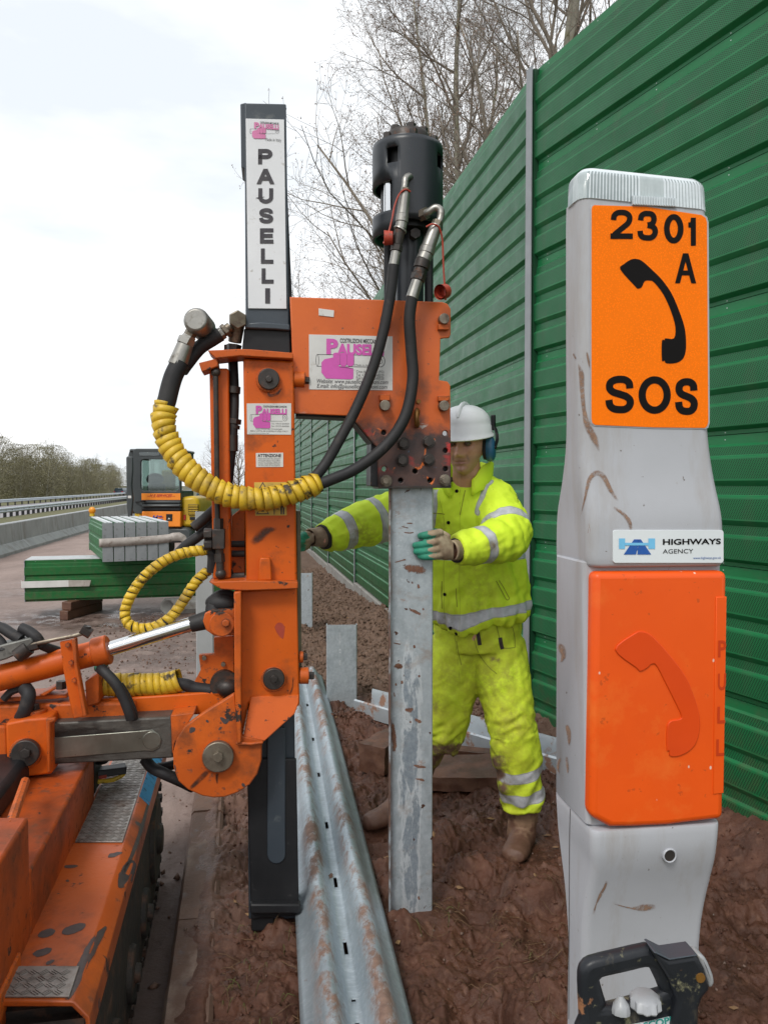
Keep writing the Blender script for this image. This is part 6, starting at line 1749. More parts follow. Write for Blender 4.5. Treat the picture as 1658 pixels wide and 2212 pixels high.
# ------------------------------------------------------------------ emergency telephone
Fs = Frame(at(1420, 1049, 1.2), 8.0)
sb = Fs.P(1420, 1049, .06)
sos = thing('emergency_telephone', (sb.x, sb.y, 0), 'tall grey roadside emergency telephone with orange door and orange number panel', 'emergency telephone')
def plastic():
    N = NT('grey_moulded_plastic')
    c = N.mix(N.ramp(N.noise(3, 6), .35, .65), (.405, .415, .445), (.355, .365, .39))
    c = N.mix(N.ramp(N.noise(10, 8, .7, (1, 1, .18)), .50, .76), c, (.29, .265, .245))
    c = N.mix(N.ramp(N.noise(17, 8, .7, (1.4, 1.4, .5)), .655, .71), c, (.22, .145, .10))
    c = N.mix(N.ramp(N.noise(90, 4), .70, .73), c, (.14, .12, .11))
    return N.out(c, .42, 0., N.bump(N.noise(420, 3), .12, .001), .45)
M['grey_plastic'] = plastic()
def door_mat():
    N = NT('orange_door_plastic')
    c = N.mix(N.ramp(N.noise(3, 6), .35, .65), (.78, .095, .004), (.70, .078, .004))
    c = N.mix(N.ramp(N.noise(5, 8, .7), .56, .74), c, (.74, .15, .02))
    v = N.n('ShaderNodeTexVoronoi'); v.inputs['Scale'].default_value = 48; N.l(N.coord((1, 1, .62)), v.inputs['Vector'])
    sp_ = N.math('MULTIPLY', N.ramp(v.outputs['Distance'], .10, .06), N.ramp(N.noise(11, 4), .54, .58))
    c = N.mix(sp_, c, (.68, .50, .40))
    c = N.mix(N.math('MULTIPLY', N.ramp(N.noise(60, 3), .66, .70), .6), c, (.40, .06, .01))
    return N.out(c, N.ramp(N.noise(9), .3, .7, .38, .5), 0., N.bump(N.noise(300, 3), .1, .001), .35)
M['door'] = door_mat()
M['door_deep'] = pbr('orange_door_embossed', (.66, .062, .003), .46, 0., (.60, .054, .003), 5, spec=.3)
M['letter_shade'] = pbr('orange_letter_shade', (.50, .040, .003), .5, 0., (.45, .036, .003), 5, spec=.3)  # flat letters: the shading of embossing painted as darker orange
def reflective(name, col):
    N = NT(name)
    v = N.n('ShaderNodeTexVoronoi'); v.inputs['Scale'].default_value = 330; N.l(N.coord(), v.inputs['Vector'])
    c = N.mix(N.ramp(v.outputs['Distance'], .2, .5), col, tuple(x * .84 for x in col))
    c = N.mix(N.ramp(N.noise(6), .4, .65), c, tuple(x * .93 for x in col))
    N.b.inputs['Coat Weight'].default_value = .04; N.b.inputs['Coat Roughness'].default_value = .1
    return N.out(c, .5, spec=.1)
M['ref_orange'] = reflective('reflective_orange_sheeting', (1.0, .195, .0))
M['black_print'] = pbr('black_print', (.005, .004, .004), .55, spec=.12)
M['label_white'] = pbr('white_label', (.66, .70, .72), .35, 0., (.61, .65, .67), 6, [((.42, .40, .36), 40, .66, .74)])
M['ha_light'] = pbr('light_blue_print', (.16, .48, .74), .4)
M['ha_blue'] = pbr('blue_logo_print', (.012, .09, .36), .4)
def solveD(FL, bl_px):
    lo_, hi_ = .0, .5
    for _ in range(40):
        m__ = (lo_ + hi_) / 2; p = FL + Fs.b * m__
        if CX + F * p.x / (p.y * math.cos(PITCH) + (CAM_H - p.z) * math.sin(PITCH)) > bl_px: lo_ = m__
        else: hi_ = m__
    return lo_
def rr_ring(a0, a1, o0, o1, z, rf, rb, n=7, bulge=.0):
    P = []
    for ca, co, a_s, r, in ((a0 + rf, o0 + rf, 180, rf), (a1 - rf, o0 + rf, 270, rf), (a1 - rb, o1 - rb, 0, rb), (a0 + rb, o1 - rb, 90, rb)):
        for k in range(n + 1):
            t = rad(a_s + 90 * k / n); P.append((ca + r * math.cos(t), co + r * math.sin(t)))
    return [Fs.W(a, o, z) for a, o in P]
def sosloft(rows, rf=.016, rb=.03, extra_bottom=None):
    R = []
    for y, bl, fl, rt, f in rows:
        a0, z = Fs.st(fl, y, f); a1 = Fs.st(rt, y, f)[0]; z = Fs.st(fl, y, 0)[1]
        D = max(solveD(Fs.W(a0, f, z), bl), .07)
        R.append(rr_ring(a0, a1, f, f + D, z, rf, min(rb, D * .45)))
    if extra_bottom is not None:
        dz = Vector((0, 0, extra_bottom)); r = [Vector((p.x, p.y, extra_bottom)) for p in R[-1]]; R.append(r)
    b = MB(); b.loft([r for r in R[::-1]])
    return b
def densify(rows, n=3):
    out = []
    P = catmull([Vector(r[1:4]) for r in rows], n); Y_ = catmull([Vector((r[0], r[4] * 1000, 0)) for r in rows], n)
    return [(y.x, p.x, p.y, p.z, y.y / 1000) for p, y in zip(P, Y_)]
head_rows = [(420, 1223, 1254, 1531, .0), (470, 1222, 1253, 1532, 0), (500, 1221, 1253, 1533, 0), (600, 1220, 1253, 1533.5, 0), (750, 1218, 1253, 1534, 0), (900, 1217, 1254, 1535, 0), (970, 1215, 1256, 1540, -.0015), (1040, 1208, 1260, 1551, -.006), (1095, 1200, 1267, 1563, -.012), (1130, 1197, 1270, 1568, -.0145), (1170, 1196, 1271, 1568.5, -.0145), (1216, 1196, 1273, 1568, -.0135), (1225, 1199, 1278, 1563, -.009)]
headb = sosloft(densify(head_rows), .017, .014)
# the top of the head falls a little to the right
_c0 = Fs.W(Fs.st(1254, 436)[0], 0, 0); _zt = Fs.st(1254, 420)[1]
headb.v = [(x, y, z - .047 * max((Vector((x, y, 0)) - _c0).dot(Fs.a), 0) * max(0, 1 - (_zt - z) / .05)) if z > _zt - .05 else (x, y, z) for x, y, z in headb.v]
head = headb.build('head', M['grey_plastic'], sos, 50)
midb = sosloft([(1213, 1198, 1262, 1555, .003), (1216, 1197, 1258, 1558, .0), (1781, 1196, 1266, 1552, 0.), (1786, 1197, 1270, 1549, .003)], .008, .012)
mid_o = midb.build('midsection', M['grey_plastic'], sos, 40)
low_rows = [(1786, 1198, 1284, 1555, -.012), (1792, 1196, 1279, 1558, -.0155), (1830, 1198, 1279, 1555, -.0155), (1870, 1200, 1279, 1550, -.009), (1920, 1206, 1272, 1540, .003), (1980, 1214, 1264, 1528, .014), (2040, 1219, 1260, 1519, .019), (2110, 1223, 1258, 1514, .020), (2212, 1225, 1256, 1512, .020)]
lowb = sosloft(densify(low_rows), .014, .012, -.05)
lower = lowb.build('pedestal', M['grey_plastic'], sos, 50)
# door with raised handset and pull grip
b = MB(); b.prism(Fs, [zI(252, 96), zI(880, 92), zI(862, 1256), zI(600, 1288), zI(420, 1296), zI(330, 1296), zI(238, 1246)], -.020, .012)
door = b.build('door', M['door'], sos, 35, .010, 4)
hs = [(352, 460), (440, 385), (480, 374), (530, 400), (620, 500), (690, 600), (735, 720), (750, 810), (735, 890), (700, 935), (650, 960), (610, 960), (605, 935), (595, 930), (595, 830), (605, 800), (625, 790), (655, 785), (662, 770), (640, 720), (590, 620), (545, 535), (520, 530), (505, 545), (470, 562), (450, 545)]
def smoothpx(p, n=4): return [(q.x, q.y) for q in catmull([Vector((x, y, 0)) for x, y in p], n, True)]
cplate(Fs, [smoothpx(hs)], -.0222, -.018, 'handset_relief', M['door_deep'], door, z=zI, bev=.0014)
cplate(Fs, [[(824, 213), (874, 211), (860, 1132), (810, 1138)]], -.0216, -.018, 'grip', M['door'], door, z=zI, bev=.0012)
for ch, x, y in (('P', 852, 455), ('U', 851, 610), ('L', 848, 765), ('L', 843, 918)):
    me = text_mesh(ch, .02, .0); 
    co = mesh_xy(me); lo_, hi_ = co.min(0), co.max(0); kk = (co - lo_) / np.maximum(hi_ - lo_, 1e-9)
    p_, q_ = Fs.st(*zI(x - 19, y + 40), -.022), Fs.st(*zI(x + 19, y - 40), -.022)
    h2 = np.zeros_like(co); h2[:, 0] = p_[0] + kk[:, 0] * (q_[0] - p_[0]); h2[:, 1] = p_[1] + kk[:, 1] * (q_[1] - p_[1])
    set_co(me, h2); plane_mesh(me, Fs, -.0222, door)
    o = link('lettering', me, M['letter_shade'], door, 0)
# number panel
fr_pts = [(285, 238), (560, 246), (850, 290), (872, 305), (879, 330), (886, 1380), (880, 1402), (868, 1413), (600, 1410), (290, 1397), (275, 1385), (271, 1365), (272, 262), (275, 246)]
cplate(Fs, [[(280, 231), (560, 239), (855, 283), (880, 300), (888, 330), (894, 1386), (886, 1412), (868, 1420), (600, 1417), (284, 1404), (268, 1390), (264, 1365), (265, 260), (269, 240)]], -.0012, .001, 'panel_surround', M['grey_plastic'], head, z=zH, bev=.0005)
pan = cplate(Fs, [fr_pts], -.0020, .001, 'number_panel', M['ref_orange'], head, z=zH, bev=.0003)
pof = -.0026
for ch, x0, y0, x1, y1 in (('2', 370, 262, 488, 416), ('3', 512, 268, 620, 425), ('0', 652, 285, 755, 440), ('1', 778, 304, 820, 452), ('A', 714, 492, 818, 650), ('S', 343, 1137, 496, 1335), ('O', 518, 1140, 688, 1338), ('S', 710, 1150, 832, 1344)):
    glyph(Fs, ch, x0, y0, x1, y1, {'2': 29, '3': 29, '0': 30, '1': 27, 'A': 25, 'S': 38, 'O': 38}[ch], pof, M['black_print'], pan, z=zH)
hs2 = [(422, 577), (440, 550), (478, 525), (510, 522), (540, 535), (590, 580), (640, 630), (690, 700), (730, 790), (760, 880), (768, 950), (766, 1010), (750, 1050), (715, 1070), (665, 1072), (655, 1058), (641, 1055), (641, 955), (655, 950), (660, 940), (705, 940), (712, 880), (690, 800), (650, 710), (600, 645), (575, 635), (550, 640), (535, 670), (515, 678), (500, 665)]
b = MB(); P = [Fs.P(*zH(*p), pof) for p in smoothpx(hs2, 3)]; b.add(P, [tuple(range(len(P)))]); b.build('handset_print', M['black_print'], pan, 0)
# agency label
lof = -.0152
lab = cplate(Fs, [rrect(384, 1951, 966, 2124, 14)], lof - .0014, lof + .002, 'agency_label', M['label_white'], head, z=zH, bev=.0003)
lo2 = lof - .0021
text_px(Fs, 'HIGHWAYS', 646, 1995, 952, 2029, lo2, M['black_print'], lab, z=zH, bold=.03)
text_px(Fs, 'AGENCY', 646, 2050, 806, 2075, lo2, M['black_print'], lab, z=zH)
text_px(Fs, 'www.highways.gov.uk', 806, 2090, 953, 2108, lo2, M['ha_blue'], lab, z=zH)
def lp(pts, m, o): 
    b = MB(); P = [Fs.P(*zH(*p), o) for p in pts]; b.add(P, [tuple(range(len(P)))]); b.build('print', M[m], lab, 0)
lp([(415, 1995), (447, 1995), (447, 2050), (415, 2050)], 'ha_light', lo2); lp([(570, 1995), (605, 1995), (605, 2050), (570, 2050)], 'ha_light', lo2); lp([(447, 2018), (570, 2018), (570, 2032), (447, 2032)], 'ha_light', lo2 - .0004)
lp([(440, 2080), (495, 2000), (522, 2000), (505, 2080)], 'ha_blue', lo2); lp([(512, 2080), (518, 2000), (530, 2000), (585, 2080), (530, 2080)], 'ha_blue', lo2); lp([(495, 2046), (530, 2046), (532, 2056), (492, 2056)], 'ha_blue', lo2 - .0002)
# lock
b = MB(); p = Fs.P(*zI(607, 1425), -.0165)
b.loft([[p + Fs.b * o + (Fs.a * math.cos(6.2832 * k / 24) + Vector((0, 0, math.sin(6.2832 * k / 24)))) * r for k in range(24)] for o, r in ((.006, .0115), (-.0005, .0110), (-.0016, .0098), (-.0008, .0086), (.003, .0080))], False); lk = b.build('lock', M['grey_plastic'], lower, 40)
b = MB(); b.cyl(p - Fs.b * .0003, p + Fs.b * .004, .0082, .0082, 16); b.build('key_barrel', M['darkbolt'], lk)
# ribbed lens on top, opaque: gleam of clear ribs painted pale and dark
N = NT('clear_ribbed_plastic'); N.b.inputs['Transmission Weight'].default_value = .86; N.b.inputs['IOR'].default_value = 1.42
N.out((.97, .98, .99), .06); M['lens'] = N.m
def lens_ring(y, bl, fl, rt, f, rib, inset=0, n=200):
    a0, z = Fs.st(fl, y, f); a1 = Fs.st(rt, y, f)[0]; D = .071
    R = rr_ring(a0 + inset, a1 - inset, f + inset, f + D - inset, z, max(.020 - inset * .5, .008), .03, 7)
    # resample evenly
    R2 = R + [R[0]]; Ls = [0.]
    for i in range(len(R)): Ls.append(Ls[-1] + (R2[i + 1] - R2[i]).length)
    out = []
    c = sum(R, Vector()) / len(R)
    for k in range(n):
        s = Ls[-1] * k / n; i = max(j for j in range(len(Ls)) if Ls[j] <= s + 1e-9); i = min(i, len(R) - 1)
        q = R2[i].lerp(R2[i + 1], (s - Ls[i]) / max(Ls[i + 1] - Ls[i], 1e-9)); d = (q - c); d.z = 0
        out.append(q + d.normalized() * (rib if k % 2 else 0) * (0 if k % 50 in (0, 1) else 1))
    return out
# the lens falls a little towards the right, as the head does
def tilt(R, k=.047):
    c = Fs.W(Fs.st(1254, 436)[0], 0, 0)
    return [Vector((p.x, p.y, p.z - k * max((p - c).dot(Fs.a), 0))) for p in R]
b = MB()
LR = [lens_ring(426, 1222, 1253, 1532, -.001, 0), lens_ring(425, 1222, 1252, 1533, -.0015, .0012), lens_ring(374, 1222, 1254, 1530, .0005, .0012), lens_ring(366, 1222, 1254, 1530, .001, 0, .001), lens_ring(356, 1222, 1254, 1530, .001, 0, .007), lens_ring(351, 1222, 1254, 1530, .001, 0, .018)]
b.loft([tilt(r) for r in LR])
def ribmat(name, c):
    m = pbr(name, c, .14, 0., tuple(x * .86 for x in c), 60, coat=.7)
    return m
nq = 200
lens = b.build('beacon_lens', [ribmat('opaque_rib_bright', (.60, .66, .69)), ribmat('opaque_rib_dark', (.25, .30, .31)), ribmat('opaque_corner_mid', (.40, .46, .47))], sos, 40)  # alternate faces paint light and dark of clear ribs; corners a mid tone
for p_ in lens.data.polygons:
    if len(p_.vertices) == 4 and p_.index // nq in (1, 2):
        k = p_.index % nq
        p_.material_index = 2 if (k < 9 or k % 50 > 46 or 40 < k < 56) else (1 if k % 2 else 0)
b = MB()
for k in range(17):
    x = 490 + k * 13.6
    P = [zH(x, 186 + k * .9), zH(x + 6, 186 + k * .9), zH(x + 6, 232 + k * .6), zH(x, 232 + k * .6)]
    b.prism(Fs, P, -.0065, -.001)
b.prism(Fs, [zH(486, 188), zH(718, 203), zH(720, 246), zH(487, 236)], -.0045, -.0005)
tb = b.build('lens_tab', lens.data.materials[0], lens, 0)
# dried mud smears and seams laid on the shell
from mathutils.bvhtree import BVHTree
def smear_mat():
    N = NT('dried_mud_smear')
    c = N.mix(N.ramp(N.noise(60, 6), .35, .65), (.30, .185, .12), (.20, .115, .075))
    a = N.math('MULTIPLY', N.ramp(N.noise(130, 6, .7), .28, .56), N.ramp(N.at('edge'), .05, .75))
    N.out(c, .8); N.l(N.math('MULTIPLY', a, .92), N.b.inputs['Alpha']); return N.m
M['smear'] = smear_mat()
M['seam'] = pbr('dark_seam', (.09, .085, .085), .7)
trees_ = {}
def on_shell(o):
    if o.name not in trees_:
        bm = bmesh.new(); bm.from_mesh(o.data); trees_[o.name] = (BVHTree.FromBMesh(bm), base_of(o)); bm.free()
    return trees_[o.name]
def smear(o, pts, w, m='smear', name='mud_smear', z=zH, sub=5, lift=.0007):
    T, bo = on_shell(o); P = catmull([Vector((x, y, 0)) for x, y in pts], sub); Wd = interp(w, len(P)); rows_ = []
    for i, p in enumerate(P):
        t = (P[min(i + 1, len(P) - 1)] - P[max(i - 1, 0)]).normalized(); n_ = Vector((-t.y, t.x, 0)); r = []
        for e in (-1, -.33, .33, 1):
            q = p + n_ * Wd[i] * e; h = T.ray_cast(Vector((0, 0, CAM_H)) - bo, ray(*z(q.x, q.y)))
            if h[0] is None: r = None; break
            r.append(h[0] + bo + h[1] * lift * (1 if h[1].dot(ray(*z(q.x, q.y))) < 0 else -1))
        if r: rows_.append(r)
    if len(rows_) < 2: return
    b = MB(); b.add([q for r in rows_ for q in r], [(i * 4 + k, i * 4 + k + 1, i * 4 + k + 5, i * 4 + k + 4) for i in range(len(rows_) - 1) for k in range(3)])
    me = b.mesh(name, base_of(o)); nr = len(rows_)
    attr(me, 'edge', [e * min(1, (i + .3) / max(nr * .18, 1), (nr - i - .7) / max(nr * .18, 1)) for i in range(nr) for e in (0, 1, 1, 0)])
    link(name, me, M[m], o, 180)
smear(head, [(200, 1070), (218, 1130), (222, 1220), (232, 1320), (250, 1400), (285, 1470), (312, 1540)], [5, 17, 14, 12, 22, 22, 5])
smear(head, [(245, 1010), (255, 1060), (265, 1110)], [6, 8, 4])
smear(head, [(215, 1880), (235, 1790), (258, 1690), (290, 1652), (330, 1665), (370, 1740), (410, 1800)], [3, 6, 13, 16, 16, 14, 8])
smear(head, [(385, 1830), (430, 1860), (465, 1900), (480, 1950)], [8, 10, 14, 10])
smear(head, [(175, 1020), (185, 1040), (190, 1050)], [6, 6, 3])
smear(mid_o, [(75, 425), (100, 450), (110, 490), (98, 520)], [8, 20, 14, 4], z=zI)
smear(mid_o, [(125, 810), (135, 850), (138, 910)], [10, 14, 5], z=zI)
smear(mid_o, [(95, 965), (85, 1010), (92, 1040)], [7, 7, 3], z=zI); smear(mid_o, [(125, 960), (130, 1010), (132, 1040)], [7, 7, 3], z=zI)
smear(lower, [(310, 1540), (302, 1570), (280, 1610), (262, 1650), (248, 1700)], [8, 7, 9, 3, 7], z=zI)
smear(lower, [(340, 1648), (420, 1668), (480, 1668), (540, 1660)], [2, 4, 20, 14], z=zI)
smear(lower, [(142, 1205), (138, 1350), (136, 1700), (134, 2190)], [1.6] * 4, 'seam', 'seam', zI, 14, .0004)

# ------------------------------------------------------------------ cable locator standing in front of the telephone
Fl = Frame(at(1400, 2120, 1.03), 6.0)
lpz = Fl.P(1400, 2120, .03); loc = thing('cable_locator', (lpz.x, lpz.y, 0), 'muddy black hand-held cable locator with white knobs, standing against the telephone', 'cable locator')
M['loc_black'] = pbr('muddy_black_plastic', (.010, .012, .016), .40, 0., (.018, .020, .024), 5, [((.15, .13, .085), 16, .52, .74, (1, 1, .6), .8), ((.20, .19, .11), 55, .60, .70, None, .8), ((.26, .12, .06), 14, .66, .69)], (80, .2, .002), .3)
M['knob'] = pbr('pale_grey_knob', (.33, .34, .36), .38, 0., (.27, .28, .285), 14, [((.22, .19, .13), 30, .58, .74)])
out = [(215, 950), (222, 840), (252, 780), (320, 728), (560, 668), (815, 610), (845, 622), (1000, 700), (1060, 1000), (1075, 1080), (1050, 1180), (1060, 1400), (250, 1400), (228, 1260)]
hole = [(405, 930), (412, 900), (445, 882), (640, 838), (800, 800), (845, 815), (868, 850), (930, 990), (905, 1020), (480, 1140), (455, 1100)]
cplate(Fl, [smoothpx(out, 2), smoothpx(hole, 3)], -.020, .002, 'handle', M['loc_black'], loc, z=zO, bev=.009)
b = MB(); b.prism(Fl, [zO(*p) for p in ((850, 640), (1000, 705), (1245, 668), (1310, 790), (1362, 960), (1358, 990), (1300, 1060), (1268, 1150), (1262, 1400), (1020, 1400), (1050, 1180), (1075, 1080), (1010, 900))], -.034, -.004); hb = b.build('housing', M['loc_black'], loc, 35, .008, 3)
b = MB(); b.prism(Fl, [zO(*p) for p in ((862, 648), (880, 640), (1000, 700), (1240, 664), (1252, 674), (1000, 716))], -.037, -.006); b.build('display_hood', M['mast_grey'], loc, 35, .005)
b = MB(); b.prism(Fl, [zO(*p) for p in ((1240, 662), (1312, 682), (1345, 740), (1390, 850), (1404, 920), (1364, 978), (1312, 800))], -.031, -.006); b.build('end_cap', M['knob'], loc, 35, .006)
b = MB(); p = Fl.P(*zO(1270, 865), -.034); b.cyl(p + Fl.b * .003, p - Fl.b * .002, .0066, .006, 16); b.build('screw', M['brass'], hb)
b = MB(); c0 = Fl.P(*zO(572, 1185), -.026); c1 = Fl.P(*zO(570, 1030), -.022); b.tube([c0, c0.lerp(c1, .2), c0.lerp(c1, .55), c0.lerp(c1, .85), c1], [.0115, .0120, .0102, .0055, .0028], 10); b.build('pointer_knob', M['knob'], loc, 30)
c0 = Fl.P(*zO(788, 1130), -.022); c1 = Fl.P(*zO(783, 1000), -.016)
b = MB(); R = []
for f, r in ((0, .0175), (.12, .0190), (.70, .0185), (.80, .0172), (.92, .0145), (1, .009)):
    c = c0.lerp(c1, f); R.append([c + (Fl.a * math.cos(2 * math.pi * k / 40) + Fl.b * math.sin(2 * math.pi * k / 40)) * (r * (1 + (.07 if f < .75 else .02) * math.cos(10 * 2 * math.pi * k / 40))) for k in range(40)])
b.loft(R); b.build('dial_knob', M['knob'], loc, 24)
lb = cplate(Fl, [[(640, 1300), (1056, 1212), (1060, 1330), (650, 1420)]], -.0235, -.020, 'maker_plate', M['label_white'], loc, z=zO, bev=.0004)
M['teal'] = pbr('teal_print', (.03, .30, .26), .5)
me = text_mesh('C.SCOPE', .03); co = mesh_xy(me); lo_, hi_ = co.min(0), co.max(0); kk = (co - lo_) / np.maximum(hi_ - lo_, 1e-9)
A_, B_, C_ = (Fl.st(*zO(*p), -.024) for p in ((690, 1385), (1045, 1300), (680, 1322)))
h2 = np.zeros_like(co); h2[:, 0] = A_[0] + kk[:, 0] * (B_[0] - A_[0]) + kk[:, 1] * (C_[0] - A_[0]); h2[:, 1] = A_[1] + kk[:, 0] * (B_[1] - A_[1]) + kk[:, 1] * (C_[1] - A_[1])
h2[:, 1] += .006
set_co(me, h2); plane_mesh(me, Fl, -.0245, lb); link('lettering', me, M['teal'], lb, 0)
b = MB(); q = Fl.st(*zO(640, 1395)); q2 = Fl.st(*zO(1080, 1395)); b.fbox(Fl, q[0] - .06, -.018, .02, q2[0] - .04, .002, q[1]); b.build('blade', M['loc_black'], loc, 35, .01)

# ------------------------------------------------------------------ wear on the driver: bare spots, grease runs
def wear_mat(name, col, col2, a, rough=.6, sc=60, jag=.9, lo=.22, hi=.34):
    N = NT(name); c = N.mix(N.ramp(N.noise(sc, 6), .35, .65), col, col2)
    al = N.math('MULTIPLY', N.ramp(N.math('ADD', N.at('edge'), N.math('MULTIPLY', N.math('SUBTRACT', N.noise(sc * .6, 8, .72), .5), jag)), lo, hi), a)
    N.out(c, rough); N.l(al, N.b.inputs['Alpha']); return N.m
M['bare'] = wear_mat('worn_through_paint', (.050, .040, .040), (.075, .058, .055), 1., .45)
def run_mat():
    N = NT('grease_run'); al = N.math('MULTIPLY', N.math('MULTIPLY', N.ramp(N.at('edge'), .0, .9), N.ramp(N.noise(30, 6, .7), .25, .6)), .75)
    N.out((.035, .022, .016), .45); N.l(al, N.b.inputs['Alpha']); return N.m
M['run'] = run_mat()
M['red_smudge'] = wear_mat('red_paint_smudge', (.42, .06, .03), (.38, .05, .03), .8)
hubo = [o for o in mach.children if o.name.startswith('hub_plate')][0]
lowo = [o for o in mach.children if o.name == 'lower_column'][0]
clo = [o for o in mach.children if o.name.startswith('clamp_block')][0]
W1 = lambda w: [w * .35, w, w * 1.05, w * .9, w * .3]
for c_, w in ((((195, 1022), (222, 1012), (245, 1005), (268, 998), (290, 990)), 24), (((318, 1008), (350, 995), (385, 983), (420, 970), (448, 958)), 26), (((168, 1115), (195, 1112), (220, 1105), (248, 1095), (272, 1084)), 22), (((183, 1198), (200, 1192), (214, 1190), (230, 1184), (246, 1176)), 12), (((238, 1168), (250, 1160), (262, 1155), (272, 1150), (286, 1144)), 11),
             (((330, 662), (345, 660), (365, 660), (385, 658), (410, 656)), 10), (((560, 612), (575, 602), (590, 600), (610, 592), (640, 586)), 13), (((340, 735), (348, 733), (352, 733), (356, 733), (360, 731)), 7)):
    smear(deck, c_, W1(w), 'bare', 'worn_spot', zD, 5, .0008)
smear(deck, [(615, 770), (640, 735), (660, 700), (675, 660), (690, 625)], [10, 44, 52, 46, 14], 'bare', 'worn_spot', zD, 6, .0008)
smear(deck, [(330, 1390), (372, 1290), (420, 1190), (470, 1090), (520, 1010), (560, 960)], [26, 34, 30, 34, 22, 8], 'bare', 'worn_edge', zD, 8, .0008)
smear(deck, [(640, 700), (700, 560), (745, 420), (770, 330)], [10, 12, 10, 12], 'bare', 'worn_edge', zD, 8, .0008)
for pts, w in (([(1085, 985), (1050, 1020), (1015, 1055), (985, 1085)], [14, 17, 14, 10]), ([(1128, 1000), (1124, 1030), (1127, 1060)], [10, 8, 4])):
    smear(hubo, pts, w, 'run', 'grease_run', zC, 6, .0008)
for pts, w in (([(985, 795), (995, 780), (1003, 775), (1012, 768)], [6, 17, 15, 6]), ([(1140, 712), (1155, 725), (1170, 735), (1190, 722)], [5, 13, 16, 6]), ([(1068, 728), (1076, 734), (1082, 740)], [6, 8, 4]), ([(1135, 780), (1142, 770), (1150, 762)], [5, 7, 3]), ([(1255, 1055), (1262, 1065), (1270, 1072)], [6, 10, 5]), ([(905, 960), (925, 1030), (965, 1085), (1040, 1122)], [4, 7, 6, 5])):
    smear(hubo, pts, w, 'bare', 'paint_chip', zC, 5, .0008)
smear(lowo, [(1452, 220), (1450, 245), (1455, 270), (1468, 310)], [14, 34, 26, 4], 'red_smudge', 'red_smudge', zC, 6, .0008) if 'red_smudge' in M else None
for pts, w in (([(1300, 640), (1330, 650), (1400, 655), (1440, 640)], [6, 10, 10, 4]), ([(1500, 600), (1515, 560), (1520, 500)], [6, 5, 3])):
    smear(lowo, pts, w, 'run', 'grease_run', zC, 6, .0010)
smear(clo, [(190, 850), (205, 880), (205, 930), (185, 960)], [8, 14, 12, 6], 'run', 'grease_run', zC, 6, .0010)
smear(colm, [(560, 1370), (600, 1330), (640, 1300), (690, 1290)], [20, 30, 24, 8], 'run', 'grease_run', zB, 6, .0008)
smear(colm, [(640, 580), (655, 600), (690, 590), (715, 560)], [6, 10, 9, 4], 'run', 'grease_run', zB, 6, .0008)
trees_.clear()

# mud on the corrugated rail, rust and zinc bloom on the tall post
M['mudpatch'] = wear_mat('dried_mud_patch', (.21, .115, .075), (.13, .066, .042), .92, .8, 50, 2.6, .25, .75)
M['rustpatch'] = wear_mat('rusty_mud_patch', (.22, .105, .062), (.13, .055, .032), .85, .8, 70, 3.0, .35, .85)
M['zincdark'] = wear_mat('dark_zinc_bloom', (.22, .26, .31), (.16, .19, .23), .65, .5, 40)
M['zincpale'] = wear_mat('pale_zinc_bloom', (.66, .70, .72), (.55, .59, .62), .8, .6, 90)
beam = [o for o in rail.children][0]
smear(beam, [(285, 1350), (305, 1390), (320, 1410)], [16, 30, 14], 'mudpatch', 'mud_patch', zG, 8, .0032)
for pts, w in (([(655, 150), (680, 155), (706, 160)], [8, 24, 8]), ([(700, 235), (703, 255)], [9, 10]), ([(715, 400), (745, 405), (770, 395)], [10, 20, 8]), ([(770, 455), (800, 470), (815, 480)], [8, 16, 6]), ([(745, 470), (756, 478)], [9, 11]), ([(795, 205), (805, 215)], [8, 10]), ([(760, 720), (800, 730), (840, 735)], [6, 14, 5]), ([(775, 800), (810, 805), (835, 815)], [5, 12, 5]), ([(645, 470), (655, 560), (660, 660)], [10, 22, 12]), ([(770, 30), (775, 50)], [8, 10]), ([(795, 1475), (802, 1500)], [8, 10]), ([(665, 250), (668, 265)], [6, 7]), ([(655, 300), (660, 330)], [5, 6])):
    smear(post, pts, w, 'rustpatch', 'rust_stain', zG, 6, .0008)
for pts, w in (([(700, 1125), (740, 1120), (790, 1130), (850, 1140)], [10, 34, 36, 26]), ([(650, 1715), (670, 1720), (700, 1725)], [10, 26, 12]), ([(700, 905), (740, 910), (770, 905)], [5, 8, 4]), ([(720, 850), (760, 852)], [5, 7]), ([(735, 1375), (775, 1390), (815, 1410)], [8, 18, 10]), ([(650, 1090), (720, 1070)], [4, 7]), ([(820, 1370), (830, 1380)], [8, 9]), ([(640, 1580), (690, 1590)], [4, 6]), ([(790, 1220), (800, 1250)], [10, 14]), ([(755, 1205), (760, 1220)], [8, 9]), ([(690, 870), (735, 880)], [4, 6])):
    smear(post, pts, w, 'rustpatch', 'rust_stain', zF, 6, .0008)
trees_.clear()
